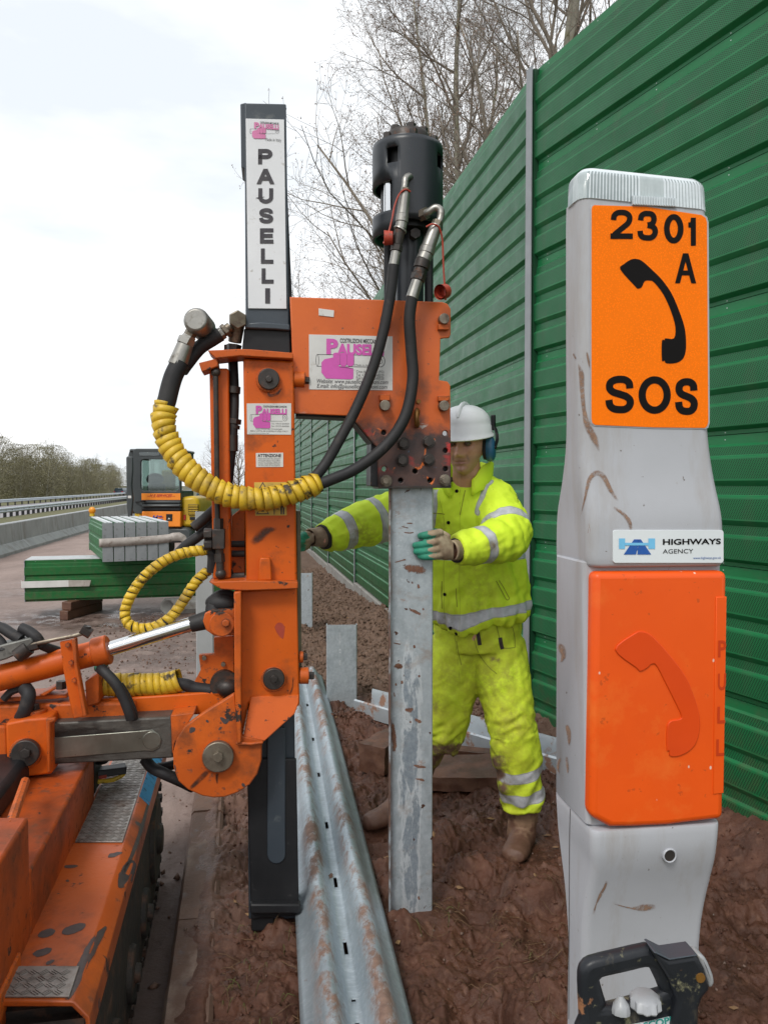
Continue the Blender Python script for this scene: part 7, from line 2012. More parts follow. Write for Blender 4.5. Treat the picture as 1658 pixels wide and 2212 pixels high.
# ------------------------------------------------------------------ the worker
_t3 = np.random.RandomState(4).rand(64, 64, 64)
def vn3(p, sc, s=0):
    q = p * np.asarray(sc) + s * 7.13 + 100.0
    i = np.floor(q).astype(int); f = q - i; f = f * f * (3 - 2 * f)
    r = 0
    for a in (0, 1):
        for b_ in (0, 1):
            for c in (0, 1):
                w = (f[:, 0] if a else 1 - f[:, 0]) * (f[:, 1] if b_ else 1 - f[:, 1]) * (f[:, 2] if c else 1 - f[:, 2])
                r = r + w * _t3[(i[:, 0] + a) & 63, (i[:, 1] + b_) & 63, (i[:, 2] + c) & 63]
    return r - .5
def fb3(p, sc, o=3, s=0):
    r = 0; a = 1.; sc = np.asarray(sc, float) * np.ones(3)
    for k in range(o): r = r + a * vn3(p, sc, s + k); sc = sc * 2.03; a *= .5
    return r
def remesh(mb, vox, it=8, fac=.5):
    me = mb.mesh('tmp'); o = bpy.data.objects.new('tmp', me); COL.objects.link(o)
    md = o.modifiers.new('r', 'REMESH'); md.mode = 'VOXEL'; md.voxel_size = vox
    if it:
        ms = o.modifiers.new('s', 'SMOOTH'); ms.factor = fac; ms.iterations = it
    r = bake(o, 'shape'); drop(o)
    return r
def normals(me):
    n = np.empty(len(me.vertices) * 3, np.float32); me.vertices.foreach_get('normal', n)
    return n.reshape(-1, 3).astype(float)
def seg_dist(p, a, b):
    a = np.array(a); b = np.array(b); ab = b - a
    t = np.clip(((p - a) @ ab) / (ab @ ab), 0, 1)
    return np.linalg.norm(p - (a + t[:, None] * ab), axis=1), ((p - a) @ ab) / (ab @ ab), np.linalg.norm(ab)
M['skin'] = None
def skin_mat():
    N = NT('weathered_skin')
    c = N.mix(N.ramp(N.noise(30, 6), .35, .65), (.62, .33, .235), (.53, .255, .175))
    c = N.mix(N.at('lip'), c, (.36, .13, .11)); c = N.mix(N.at('hair_eyeline'), c, (.10, .06, .045)); c = N.mix(N.math('MULTIPLY', N.at('stubble_crease'), .45), c, (.26, .16, .13))
    N.b.inputs['Subsurface Weight'].default_value = .15; N.b.inputs['Subsurface Radius'].default_value = (.01, .004, .002)
    return N.out(c, .48, 0., N.bump(N.noise(260, 4), .2, .001))
M['skin'] = skin_mat()
def hivis():
    N = NT('fluorescent_yellow_cloth')
    c = N.mix(N.ramp(N.noise(5, 5), .35, .65), (.70, .91, .045), (.60, .81, .030))
    gr = N.math('MULTIPLY', N.at('grime'), N.ramp(N.noise(6, 7, .65), .28, .62))
    c = N.mix(gr, c, (.47, .52, .026))
    tp = N.ramp(N.at('tape'), -.0006, .0006, 1, 0)
    ed = N.math('MULTIPLY', N.ramp(N.at('tape'), -.0045, -.0035, 0, 1), tp)
    g = N.mix(N.ramp(N.noise(26, 6), .4, .7), (.50, .51, .545), (.36, .37, .40))
    g = N.mix(N.math('MULTIPLY', ed, .5), g, (.18, .19, .17))
    c = N.mix(tp, c, g)
    seam = N.ramp(N.at('seam'), .0022, .0012, 0, 1)
    c = N.mix(N.math('MULTIPLY', seam, .5), c, (.22, .26, .02))
    md = N.at('mud')
    f = N.math('MULTIPLY', md, N.ramp(N.noise(38, 8, .7), .36, .58))
    c = N.mix(N.math('MULTIPLY', f, .85), c, (.17, .115, .035))
    f2 = N.math('MULTIPLY', N.ramp(md, .75, 1.0), N.ramp(N.noise(20, 8, .7), .34, .52))
    c = N.mix(f2, c, (.15, .085, .058))
    spk = N.math('MULTIPLY', N.ramp(N.noise(75, 5), .69, .73), .6)
    c = N.mix(spk, c, (.20, .14, .05))
    h = N.bump(N.noise(14, 6, .6, (1, 1, .6)), .35, .012)
    h = N.bump(N.noise(700, 2), .12, .0006, h)
    return N.out(c, N.ramp(tp, 0, 1, .72, .45), 0., h, .35)
M['hivis'] = hivis()
M['helmet'] = pbr('white_helmet_plastic', (.76, .77, .78), .32, 0., (.72, .73, .74), 6, [((.55, .54, .52), 30, .68, .76)])
M['muff'] = pbr('blue_ear_cup', (.018, .085, .16), .35, 0., (.025, .11, .20), 12)
M['dark_cloth'] = pbr('dark_cloth', (.02, .018, .017), .8)
M['glove'] = None
def glove_mat():
    N = NT('coated_work_glove')
    k = N.mix(N.ramp(N.noise(40, 6), .35, .65), (.40, .32, .215), (.27, .19, .12))
    k = N.mix(N.ramp(N.noise(14, 6), .45, .65), k, (.22, .145, .095))
    g = N.mix(N.ramp(N.noise(30, 6), .35, .7), (.02, .27, .17), (.03, .17, .11))
    f = N.math('ADD', N.at('coat'), N.math('MULTIPLY', N.math('SUBTRACT', N.noise(50, 5), .5), .6))
    c = N.mix(N.ramp(f, .45, .55), k, g)
    return N.out(c, .7, 0., N.bump(N.noise(500, 2), .3, .001))
M['glove'] = glove_mat()
M['boot'] = pbr('muddy_tan_boot', (.24, .145, .085), .75, 0., (.17, .10, .06), 12, [((.105, .050, .030), 8, .42, .52, (1, 1, 1.4), .6)], (50, .4, .004))
M['gaiter'] = M['hivis']
wk = thing('person', (.40, 3.30, 0), 'worker in muddy fluorescent yellow clothes, white helmet and blue ear defenders, steadying the tall post', 'person')
V3 = lambda x, y, Y: at(x, y, Y)
SL, EL, WL = V3(1060, 1078, 3.25), V3(1097, 1158, 3.06), V3(985, 1189, 2.87)
SR, ER, WR = V3(906, 1092, 3.30), V3(800, 1128, 3.18), V3(698, 1160, 3.02)
HIPL, KNL, ANL = V3(1072, 1405, 3.34), V3(1106, 1575, 3.26), V3(1128, 1738, 3.31)
HIPR, KNR, ANR = V3(988, 1405, 3.36), V3(950, 1580, 3.36), V3(868, 1722, 3.52)
HC = V3(1003, 962, 3.17)
af, pf = rad(20), rad(7)
hf = Vector((-math.sin(af) * math.cos(pf), -math.cos(af) * math.cos(pf), -math.sin(pf)))
hr = Vector((math.cos(af), -math.sin(af), 0)); hu = hr.cross(hf) * -1
if hu.z < 0: hu = -hu
H = lambda x, y, z: HC + hr * x + hf * y + hu * z
# --- body: head, neck and the figure inside the clothes, one surface
b = MB()
nu, nv_ = 72, 54
vs_ = []
for i in range(1, nv_):
    t = math.pi * i / nv_
    for k in range(nu):
        p = 2 * math.pi * k / nu
        vs_.append((math.sin(t) * math.cos(p), math.sin(t) * math.sin(p), math.cos(t)))
vs_ += [(0, 0, 1), (0, 0, -1)]
c = np.array(vs_)
x, y, z = c[:, 0] * .075, c[:, 1] * .094, c[:, 2] * .118
jaw = sstep(.0, -.105, z)
x = x * (1 - .22 * jaw); 
y = np.where(y > 0, y * (1 - .05 * jaw), y * (1 - .45 * jaw)) + jaw * .012
y = np.where(y > .055, .055 + (y - .055) * .72, y)
fr_ = sstep(.02, .05, y)
def G(x0, z0, sx, sz, a):
    global y
    y = y + fr_ * a * np.exp(-((x - x0) / sx) ** 2 - ((z - z0) / sz) ** 2)
G(0, -.026, .0115, .013, .033); G(0, -.004, .0085, .020, .021); G(0, .018, .008, .014, .007)
for s in (-1, 1):
    G(s * .0135, -.032, .007, .007, .011); G(s * .031, .014, .016, .010, -.016); G(s * .028, .034, .024, .008, .009)
    G(s * .042, -.012, .018, .016, .005); G(s * .024, -.047, .006, .014, -.003); G(s * .05, -.065, .02, .03, -.003)
G(0, -.0525, .021, .0045, .0055); G(0, -.0585, .026, .003, -.0065); G(0, -.0645, .018, .0045, .0055); G(0, -.076, .024, .006, -.005); G(0, -.094, .019, .014, .014)
vw = [H(a_, b_, c_) for a_, b_, c_ in zip(x, y, z)]
fs = []
for i in range(nv_ - 2):
    for k in range(nu):
        k2 = (k + 1) % nu; fs.append((i * nu + k, (i + 1) * nu + k, (i + 1) * nu + k2, i * nu + k2))
T_ = len(vw) - 2
for k in range(nu):
    k2 = (k + 1) % nu; fs.append((T_, k, k2)); fs.append((T_ + 1, (nv_ - 2) * nu + k2, (nv_ - 2) * nu + k))
b.add(vw, fs)
NB = Vector((.335, 3.28, 1.44))
b.tube([H(0, -.018, -.055), H(0, -.022, -.10), NB], [.054, .056, .062], 18)
for s in (-1, 1): b.sphere(H(s * .076, -.012, -.012), .014, .022, .032, 12, 8)
b.ell([((.37, 3.31, zz), (rx, 0, 0), (0, ry, 0)) for zz, rx, ry in ((.86, .13, .11), (1.0, .14, .11), (1.2, .15, .11), (1.38, .16, .10), (1.46, .10, .08))], 20)
for P_, R_2 in (((SL, EL, WL), (.055, .045, .036)), ((SR, ER, WR), (.055, .045, .036)), ((HIPL, KNL, ANL), (.075, .055, .042)), ((HIPR, KNR, ANR), (.075, .055, .042))):
    b.tube(catmull(P_, 5), list(R_2), 12)
    for q, r in zip(P_, R_2): b.sphere(q, r, n=10, m=8)
b.tube([SL, Vector((.36, 3.30, 1.40)), SR], [.055, .07, .055], 12); b.tube([HIPL, Vector((.39, 3.35, .90)), HIPR], [.08, .09, .08], 12)
b.tube([HIPL, HIPL.lerp(Vector((.38, 3.32, 1.0)), .8)], [.08, .1], 12)
me = remesh(b, .0036, 2, .4)
co = mesh_xy(me)
dl_ = co - np.array(HC); lx, ly, lz = dl_ @ np.array(hr), dl_ @ np.array(hf), dl_ @ np.array(hu)
fr2 = sstep(.03, .06, ly)
attr(me, 'lip', fr2 * np.exp(-(lx / .021) ** 4 - ((lz + .0587) / .0078) ** 4) * .8)
attr(me, 'hair_eyeline', fr2 * np.maximum(np.exp(-((np.abs(lx) - .030) / .018) ** 4 - ((lz - .030) / .0055) ** 4), 1.1 * np.exp(-((np.abs(lx) - .030) / .013) ** 4 - ((lz - .012) / .0045) ** 4)) + sstep(.0, -.03, ly) * sstep(-.06, .0, lz))  # brow and scalp hair, plus a dark line at the eyes
attr(me, 'stubble_crease', 1.3 * fr2 * np.exp(-((np.abs(lx) - .026 - .25 * (-.03 - lz)) / .0028) ** 2) * sstep(-.062, -.05, lz) * sstep(-.024, -.034, lz) + sstep(-.025, -.05, lz) * sstep(-.01, .03, ly) * sstep(-.14, -.12, lz))  # stubble, plus painted shade in the nose-to-mouth creases
set_co(me, co - np.array(wk.location))
me.name = 'body'; link('body', me, M['skin'], wk, 180)

# --- jacket
b = MB()
b.ell([((.385, 3.325, .925), (.198, 0, 0), (0, .160, 0)), ((.385, 3.325, .955), (.219, 0, 0), (0, .174, 0)), ((.386, 3.325, 1.02), (.219, 0, 0), (0, .176, 0)), ((.382, 3.325, 1.12), (.213, 0, 0), (0, .172, 0)), ((.372, 3.32, 1.25), (.205, 0, 0), (0, .166, 0)), ((.36, 3.31, 1.36), (.20, 0, 0), (0, .152, 0)), ((.343, 3.30, 1.44), (.168, 0, 0), (0, .128, 0)), ((.337, 3.285, 1.49), (.118, 0, 0), (0, .108, 0)), ((.335, 3.275, 1.52), (.085, 0, 0), (0, .09, 0))], 28)
def limb(b, pts, rr, n=14, sub=6):
    P = catmull(pts, sub); b.tube(P, list(rr), n)
    b.sphere(P[0], rr[0], n=12, m=8); b.sphere(pts[1], rr[len(rr) // 2], n=12, m=8)
limb(b, [SL.lerp(Vector((.34, 3.31, 1.42)), .25), SL, EL], [.078, .094, .090, .088])
b.tube(catmull([SL, EL, WL], 8), [.094, .092, .090, .085, .074, .056], 16); b.sphere(EL, .0865, n=14, m=10)
limb(b, [SR.lerp(Vector((.34, 3.31, 1.42)), .3), SR, ER], [.08, .096, .094, .092])
b.tube(catmull([SR, ER, WR], 8), [.096, .096, .094, .088, .078, .060], 16); b.sphere(ER, .090, n=14, m=10)
me = remesh(b, .0056, 8, .5)
co = mesh_xy(me); n_ = normals(me)
crease = lambda a, b_, sc, s_: -np.abs(fb3(np.stack([co @ np.array(a), co @ np.array(b_), co @ np.cross(a, b_)], 1), sc, 2, s_)) + .13
dL1, tL1, lL1 = seg_dist(co, SL, EL); dL2, tL2, lL2 = seg_dist(co, EL, WL)
dR1, tR1, lR1 = seg_dist(co, SR, ER); dR2, tR2, lR2 = seg_dist(co, ER, WR)
arm = np.minimum(np.minimum(dL1, dL2), np.minimum(dR1, dR2))
armw = sstep(.13, .10, arm)
d = .011 * crease((.8, 0, .6), (0, 1, 0), (20, 9, 6), 51) + .009 * crease((.5, 0, -.86), (0, 1, 0), (24, 10, 7), 57) + .010 * fb3(co, (7, 7, 5), 3, 1) + .012 * (np.abs(fb3(co, (15, 15, 9), 2, 5)) - .12)
# folds round the sleeves, bunching at elbow and cuff
for dd, tt, ll, base_t in ((dL2, tL2, lL2, 0), (dR2, tR2, lR2, 0), (dL1, tL1, lL1, 1), (dR1, tR1, lR1, 1)):
    w = sstep(.125, .095, dd) * sstep(-.05, .05, tt) * sstep(1.06, .98, tt)
    ph = tt * ll * 85 + 9.0 * fb3(co, 7, 3, 9)
    amp = .0040 * (np.exp(-((tt - (0 if base_t == 0 else 1)) / .35) ** 2) + .7 * np.exp(-((tt - (1 if base_t == 0 else .2)) / .22) ** 2))
    d = d + w * amp * np.sin(ph)
low_ = sstep(1.12, 1.02, co[:, 2]) * (1 - armw)
d = d + low_ * .005 * np.sin(np.arctan2(co[:, 1] - 3.325, co[:, 0] - .385) * 22 + 6 * fb3(co, 6, 2, 3))
d = d - (1 - armw) * .006 * np.exp(-((co[:, 2] - 1.055) / .02) ** 2)
# long soft creases down the front
d = d + (1 - armw) * .006 * np.sin(co[:, 0] * 70 + co[:, 2] * 26 + 7 * fb3(co, 5, 2, 13)) * sstep(.25, .6, np.abs(fb3(co, 4, 2, 17)) * 2.4)
co2 = co + n_ * d[:, None]
fl = (1 - armw) * sstep(1.05, .93, co[:, 2]) * (co[:, 1] < 3.33)
co2[:, 2] -= fl * (.045 * np.exp(-((co[:, 0] - .305) / .075) ** 2) - .012)
# attributes
hem = .975 + .10 * np.clip(co[:, 0] - .30, -.2, .4)
band = np.abs(co[:, 2] - hem) - .024
band = np.where(armw > .5, 1, band)
mid_band = np.where(armw > .5, 1, np.abs(co[:, 2] - 1.225) - .024)
pxs = CX + F * co[:, 0] / co[:, 1]; pys = HZ + F * (CAM_H - co[:, 2]) / co[:, 1]
def strap_d(pts, hw):
    r = np.full(len(co), 9.)
    for p, q in zip(pts[:-1], pts[1:]):
        dd, _, _ = seg_dist(co, p, q); r = np.minimum(r, dd)
    return r - hw
T_j = BVHTree.FromPolygons([Vector(v) for v in co], [tuple(p.vertices) for p in me.polygons])
def hit(x_, y_, T=None):
    h = (T or T_j).ray_cast(Vector((0, 0, CAM_H)), ray(x_, y_).normalized()); return h[0] if h[0] is not None else at(x_, y_, 3.2)
s1 = strap_d([hit(1068, 1024), hit(1052, 1048), hit(1038, 1078), hit(1030, 1105), hit(1026, 1140)], .0135); s1 = np.where((co[:, 1] > 3.3) | (dL2 < .10), 1, s1)
s2 = strap_d([hit(940, 1060), hit(938, 1085), hit(934, 1110), hit(930, 1150)], .0135)
bf = lambda t, t0, l, hw, dd: np.where(dd < .135, np.abs(t - t0) * l - hw, 1)
tape = np.minimum.reduce([band, mid_band, s1, s2, np.where(dL2 < dL1, bf(tL2, .60, lL2, .020, dL2), 1), np.where(dL1 < dL2 + .012, bf(tL1, .80, lL1, .021, dL1), 1), np.where(dR2 < dR1, bf(tR2, .62, lR2, .021, dR2), 1), np.where(dR1 < dR2 + .01, bf(tR1, .93, lR1, .021, dR1), 1)])
attr(me, 'tape', tape)
def blob(pts, hard=1.):
    r = np.zeros(len(co))
    for x_, y_, s, a in pts: r = np.maximum(r, a * np.exp(-(((pxs - x_) ** 2 + (pys - y_) ** 2) / (s * s))))
    return r
mud = blob([(1066, 1180, 16, .95), (1055, 1210, 26, .5), (975, 1160, 14, .8), (1030, 1225, 16, .55), (955, 1150, 22, .75), (1040, 1270, 45, .45), (775, 1150, 28, .85), (700, 1180, 22, .7), (800, 1165, 28, .6), (965, 1340, 26, .6), (1100, 1250, 30, .25), (1060, 1120, 10, .4), (1035, 1310, 20, .5), (990, 1230, 30, .4)])
attr(me, 'mud', mud); attr(me, 'grime', np.full(len(co), .12) + .5 * sstep(1.15, .95, co[:, 2]))
seam = np.minimum(np.abs(pxs - (958 + 14 * sstep(1330, 1380, pys) - 10 * sstep(1130, 1060, pys))), np.abs(pxs - 993)) / 600 + 1.0 * (armw > .4) + (pys > 1385)
attr(me, 'seam', seam)
set_co(me, co2 - np.array(wk.location)); me.name = 'jacket'
jk = link('jacket', me, M['hivis'], wk, 180)
# collar
b = MB(); R = []
cc = Vector((.338, 3.262, 0))
prof_c = [(1.495, .094), (1.53, .090), (1.565, .094), (1.605, .100), (1.602, .106), (1.55, .103), (1.50, .108)]
A_ = np.linspace(rad(-86), rad(226), 36)
vs_ = []
for a in A_:
    # a measured from +X over +Y: the opening lies towards the viewer
    fz = .040 * np.exp(-(((a - rad(-86)) / .38) ** 2)) + .055 * np.exp(-(((a - rad(226)) / .5) ** 2))
    for zz, r in prof_c:
        k = (zz - 1.495) / .1
        vs_.append((cc.x + r * 1.02 * math.cos(a), cc.y + r * 1.05 * math.sin(a), zz - fz * (.6 + k) - .010 + .004 * math.sin(a * 9)))
m_ = len(prof_c); fs = []
for i in range(len(A_) - 1):
    for k in range(m_):
        k2 = (k + 1) % m_; fs.append((i * m_ + k, (i + 1) * m_ + k, (i + 1) * m_ + k2, i * m_ + k2))
fs.append(tuple(range(m_))); fs.append(tuple(range((len(A_) - 1) * m_ + m_ - 1, (len(A_) - 1) * m_ - 1, -1)))
b.add(vs_, fs); mc = b.mesh('collar', wk.location); 
for an in ('mud', 'grime'): attr(mc, an, np.zeros(len(mc.vertices)))
attr(mc, 'tape', np.ones(len(mc.vertices))); attr(mc, 'seam', np.ones(len(mc.vertices)))
link('collar', mc, M['hivis'], jk, 180)
b = MB(); b.ell([((.335, 3.255, 1.44), (.075, 0, 0), (0, .075, 0)), ((.333, 3.245, 1.535), (.064, 0, 0), (0, .066, 0))], 20); b.build('neck_warmer', M['dark_cloth'], wk, 60)
trees_.clear()
for x_, y_ in ((968, 1129), (960, 1284), (972, 1357), (985, 1369), (986, 1061)):
    T, bo = on_shell(jk); h = T.ray_cast(Vector((0, 0, CAM_H)) - bo, ray(x_, y_))
    if h[0] is None: continue
    p = h[0] + bo; nn = h[1] if h[1].y < 0 else -h[1]
    b = MB(); b.cyl(p - nn * .002, p + nn * .003, .0078, .0068, 14); b.build('snap_button', M['black_print'], jk)
smear(jk, [(914, 1166), (930, 1170), (958, 1176)], [1.2, 1.2, 1.2], 'dark_cloth', 'pocket_edge', zP, 6, .001)
M['hv_seam'] = pbr('yellow_stitching', (.27, .30, .02), .8)
for pts in ([zK(150, 1430), zK(220, 1432), zK(290, 1442)], [zN(545, 5), zN(580, 62), zN(618, 132)], [zN(525, 8), zN(560, 75), zN(596, 138), zN(618, 132)], [zK(530, 1160), zK(500, 1300), zK(470, 1450)], [zK(520, 1090), zK(640, 1070), zK(780, 980)], [zK(1000, 1000), zK(1110, 1140), zK(1150, 1300)], [zN(152, 10), zN(150, 100), zN(152, 200)], [zN(250, 60), zN(252, 130), zN(256, 190)]):
    smear(jk, pts, [.9, .9, .9], 'hv_seam', 'stitching', zP, 7, .0012)
smear(jk, [(1060, 1238), (1074, 1262), (1100, 1290)], [1., 1., 1.], 'seam_green', 'pocket_edge', zP, 6, .001) if 'seam_green' in M else None

# --- trousers
b = MB()
limb(b, [HIPL, KNL, ANL + Vector((0, 0, -.0))], [.128, .120, .108, .104, .100, .094, .088], 18, 8)
limb(b, [HIPR, KNR.lerp(HIPR, .02), KNR + Vector((-.005, 0, -.035))], [.128, .122, .112, .104, .094], 18, 8)
b.tube(catmull([KNR, KNR.lerp(ANR, .5), ANR], 5), [.078, .070, .064], 16)
b.ell([((.40, 3.34, .82), (.175, 0, 0), (0, .138, 0)), ((.395, 3.34, .90), (.190, 0, 0), (0, .145, 0)), ((.39, 3.34, .97), (.185, 0, 0), (0, .15, 0))], 24)
me = remesh(b, .0056, 8, .5)
co = mesh_xy(me); n_ = normals(me)
d1, t1, l1 = seg_dist(co, HIPL, KNL); d2, t2, l2 = seg_dist(co, KNL, ANL); e1, u1, m1 = seg_dist(co, HIPR, KNR); e2, u2, m2 = seg_dist(co, KNR, ANR)
left = np.minimum(d1, d2) < np.minimum(e1, e2)
d = .011 * crease((.7, 0, .71), (0, 1, 0), (18, 8, 5), 61) + .009 * crease((.6, 0, -.8), (0, 1, 0), (22, 9, 6), 67) + .010 * fb3(co, (6, 6, 4), 3, 21) + .010 * (np.abs(fb3(co, (12, 12, 7), 2, 25)) - .12)
along_ = np.where(left, np.where(d2 < d1, l1 + t2 * l2, t1 * l1), u1 * m1)
kn = np.where(left, np.exp(-((along_ - l1 + .02) / .075) ** 2) + np.exp(-((along_ - l1 - l2 * .98) / .05) ** 2) * 1.2, np.exp(-((along_ - m1) / .10) ** 2))
d = d + .0034 * kn * np.sin(along_ * 100 + 13 * fb3(co, 6, 3, 29) + 2.5 * np.arctan2(co[:, 1] - 3.3, co[:, 0] - .5))
d = d + .006 * np.sin(along_ * 30 + co[:, 0] * 60 + 6 * fb3(co, 5, 2, 33)) * sstep(.1, .3, np.abs(fb3(co, 3, 2, 37)))
co2 = co + n_ * d[:, None]
pxs = CX + F * co[:, 0] / co[:, 1]; pys = HZ + F * (CAM_H - co[:, 2]) / co[:, 1]
tp1 = np.where(left & (d2 < d1 + .02), np.minimum(np.abs(t2 - .50) * l2 - .024, np.abs(t2 - .80) * l2 - .026), 1)
attr(me, 'tape', tp1)
mud = blob([(1066, 1425, 10, .7), (1078, 1428, 8, .7), (1060, 1480, 50, .35), (1075, 1680, 24, .95), (1080, 1650, 24, .9), (1090, 1710, 22, .85), (1110, 1560, 40, .35), (1085, 1600, 30, .45), (940, 1530, 20, .6), (1010, 1540, 20, .3), (1100, 1460, 25, .4), (970, 1460, 30, .25)])
mud = np.maximum(mud, np.where(~left, sstep(1595, 1625, pys + 20 * fb3(co, 14, 2, 3)), 0))
attr(me, 'mud', np.clip(mud + .22, 0, 1)); attr(me, 'grime', np.full(len(co), .95))
attr(me, 'seam', np.minimum(np.abs(pxs - (985 + .10 * (pys - 1390))) / 600 + (pys > 1480) * 1., 1) + 0 * pxs)
set_co(me, co2 - np.array(wk.location)); me.name = 'trousers'
tr = link('trousers', me, M['hivis'], wk, 180)
trees_.clear()
M['stain'] = pbr('dark_strap_fabric', (.045, .030, .028), .8)
smear(tr, [zN(398, 352), zN(405, 400), zN(412, 452)], [4, 4.2, 4.2], 'stain', 'strap', zP, 5, .0015)
smear(tr, [zN(552, 400), zN(558, 440), zN(568, 480)], [4.2, 4.2, 4.2], 'stain', 'strap', zP, 5, .0015)
smear(tr, [zN(450, 318), zN(480, 306), zN(505, 296)], [3, 3.2, 3], 'stain', 'belt', zP, 5, .0015)
smear(tr, [zN(622, 290), zN(630, 318), zN(634, 330)], [1.6, 1.6, 1.0], 'stain', 'pocket_edge', zP, 5, .0015)

for pts in ([zN(524, 305), zN(545, 390), zN(566, 455), zN(590, 474), zN(655, 470)], [zN(655, 470), zN(652, 400), zN(640, 335)], [zN(252, 425), zN(264, 500), zN(285, 590)], [zN(372, 405), zN(400, 500), zN(470, 600), zN(530, 650)], [zN(755, 450), zN(752, 550), zN(745, 640)]):
    smear(tr, pts, [.9, .9, .9, .9], 'hv_seam', 'stitching', zP, 6, .0012)
# --- boots
def boot(name, shaft, foot, toe_up=0.):
    b = MB(); b.tube(catmull(shaft[0], 5), shaft[1], 16)
    b.ell(foot, 18)
    me = remesh(b, .005, 5, .5); co = mesh_xy(me); n_ = normals(me)
    co = co + n_ * (.006 * fb3(co, 22, 3, 41))[:, None]
    set_co(me, co - np.array(wk.location)); me.name = name
    return link(name, me, M['boot'], wk, 180)
def footrings(heel, toe, w, hgt):
    d = (toe - heel); L = d.length; d.normalize(); s = Vector((d.y, -d.x, 0)).normalized(); u = Vector((0, 0, 1)); R = []
    for t, ww, hh in ((-.02, .5, .35), (.03, .85, .8), (.2, .92, 1.0), (.42, .88, .95), (.62, 1.0, .72), (.82, 1.0, .62), (.95, .78, .52), (1.0, .4, .3)):
        R.append((heel + d * L * t + u * (hgt * hh * .5), s * (w * ww), u * (hgt * hh * .5)))
    return R
boot('boot', ([V3(1130, 1725, 3.31), V3(1128, 1775, 3.32), V3(1124, 1812, 3.315)], [.066, .060, .060]), footrings(V3(1132, 1832, 3.355), V3(1106, 1868, 3.13), .056, .115))
rb_ = boot('boot', ([ANR + Vector((.01, 0, .03)), ANR, V3(862, 1752, 3.52)], [.066, .062, .062]), footrings(Vector((.11, 3.54, .0)), Vector((-.085, 3.43, .0)), .056, .12))

M['boot_mud'] = pbr('mud_caked_boot', (.135, .062, .038), .6, 0., (.085, .038, .023), 10, [((.20, .11, .065), 8, .56, .72, None, .8)], (50, .4, .005))
rb_.data.materials[0] = M['boot_mud']
# --- gloves
def glove(name, parts, fingers, cuff):
    b = MB()
    b.ell(parts, 18)
    for P_, r in fingers: 
        Q = catmull(P_, 5); b.tube(Q, r, 12); b.sphere(Q[-1], r[-1], n=10, m=8); b.sphere(Q[0], r[0], n=10, m=8)
    me = remesh(b, .0028, 3, .5); co = mesh_xy(me); cv = np.zeros(len(co))
    for P_, r in fingers:
        Q = catmull(P_, 5); 
        best = np.full(len(co), 9.); bt = np.zeros(len(co))
        for i in range(len(Q) - 1):
            dd, t, _ = seg_dist(co, Q[i], Q[i + 1]); m = dd < best; best = np.where(m, dd, best); bt = np.where(m, (i + np.clip(t, 0, 1)) / (len(Q) - 1), bt)
        cen = np.array([list(Q[int(round(k * (len(Q) - 1)))]) for k in bt])
        under = sstep(.25, -.5, (co[:, 2] - cen[:, 2]) / r[0])
        cv = np.maximum(cv, sstep(r[0] * 1.5, r[0] * 1.1, best) * np.clip(sstep(.32, .60, bt) * .72 + under * .5 * sstep(.05, .3, bt), 0, 1))
    attr(me, 'coat', cv)
    set_co(me, co - np.array(wk.location)); me.name = name
    g = link(name, me, M['glove'], wk, 180)
    b = MB(); b.ell(cuff, 20, False); mm_ = b.mesh('glove_cuff', wk.location); attr(mm_, 'coat', np.zeros(len(mm_.vertices))); o = link('glove_cuff', mm_, M['glove'], g, 180); md = o.modifiers.new('s', 'SOLIDIFY'); md.thickness = .004
    return g
fp = lambda x_, y_, o: Fp.P(*zF(x_, y_), o)
fing = []
for ys, tipx in (((908, 916, 924, 928), 808), ((958, 968, 980, 986), 776), ((1006, 1014, 1022, 1024), 782), ((1048, 1052, 1054, 1050), 806)):
    k = [925, 880, (tipx + 870) / 2 - 6, tipx]
    fing.append(([fp(k[0], ys[0], -.012), fp(k[1], ys[1], -.030), fp(k[2], ys[2], -.028), fp(k[3], ys[3], -.014)], [.0142, .0138, .013, .0118]))
fing.append(([fp(965, 935, .02), fp(930, 915, .045), fp(890, 905, .072), fp(850, 905, .078)], [.016, .015, .0145, .013]))
pal = []
for x_, yc, hh, th, o in ((905, 982, 74, .016, -.016), (930, 985, 84, .020, -.008), (958, 996, 82, .023, .004), (985, 1008, 66, .025, .016), (1004, 1018, 58, .027, .024)):
    c_ = fp(x_, yc, o); h_ = (fp(x_, yc + hh, o) - fp(x_, yc - hh, o)).length / 2
    pal.append((c_, Vector((0, 0, h_)), Fp.b * th))
dW = (EL - WL).normalized(); sW = Vector((dW.y, -dW.x, 0)).normalized(); uW = sW.cross(dW)
cf = []
c0_ = fp(1000, 1016, .022)
for f, rx, ry in ((0, .036, .030), (.35, .037, .032), (.7, .036, .031), (1, .042, .037)):
    cf.append((c0_.lerp(WL + dW * .01, f * .9), uW * rx, sW * ry))
glove('glove', pal, fing, cf)
b = MB(); b.ell([(WL + dW * .012, uW * .047, sW * .045), (WL - dW * .006, uW * .045, sW * .043)], 20); b.build('cuff_lining', M['dark_cloth'], wk, 60)
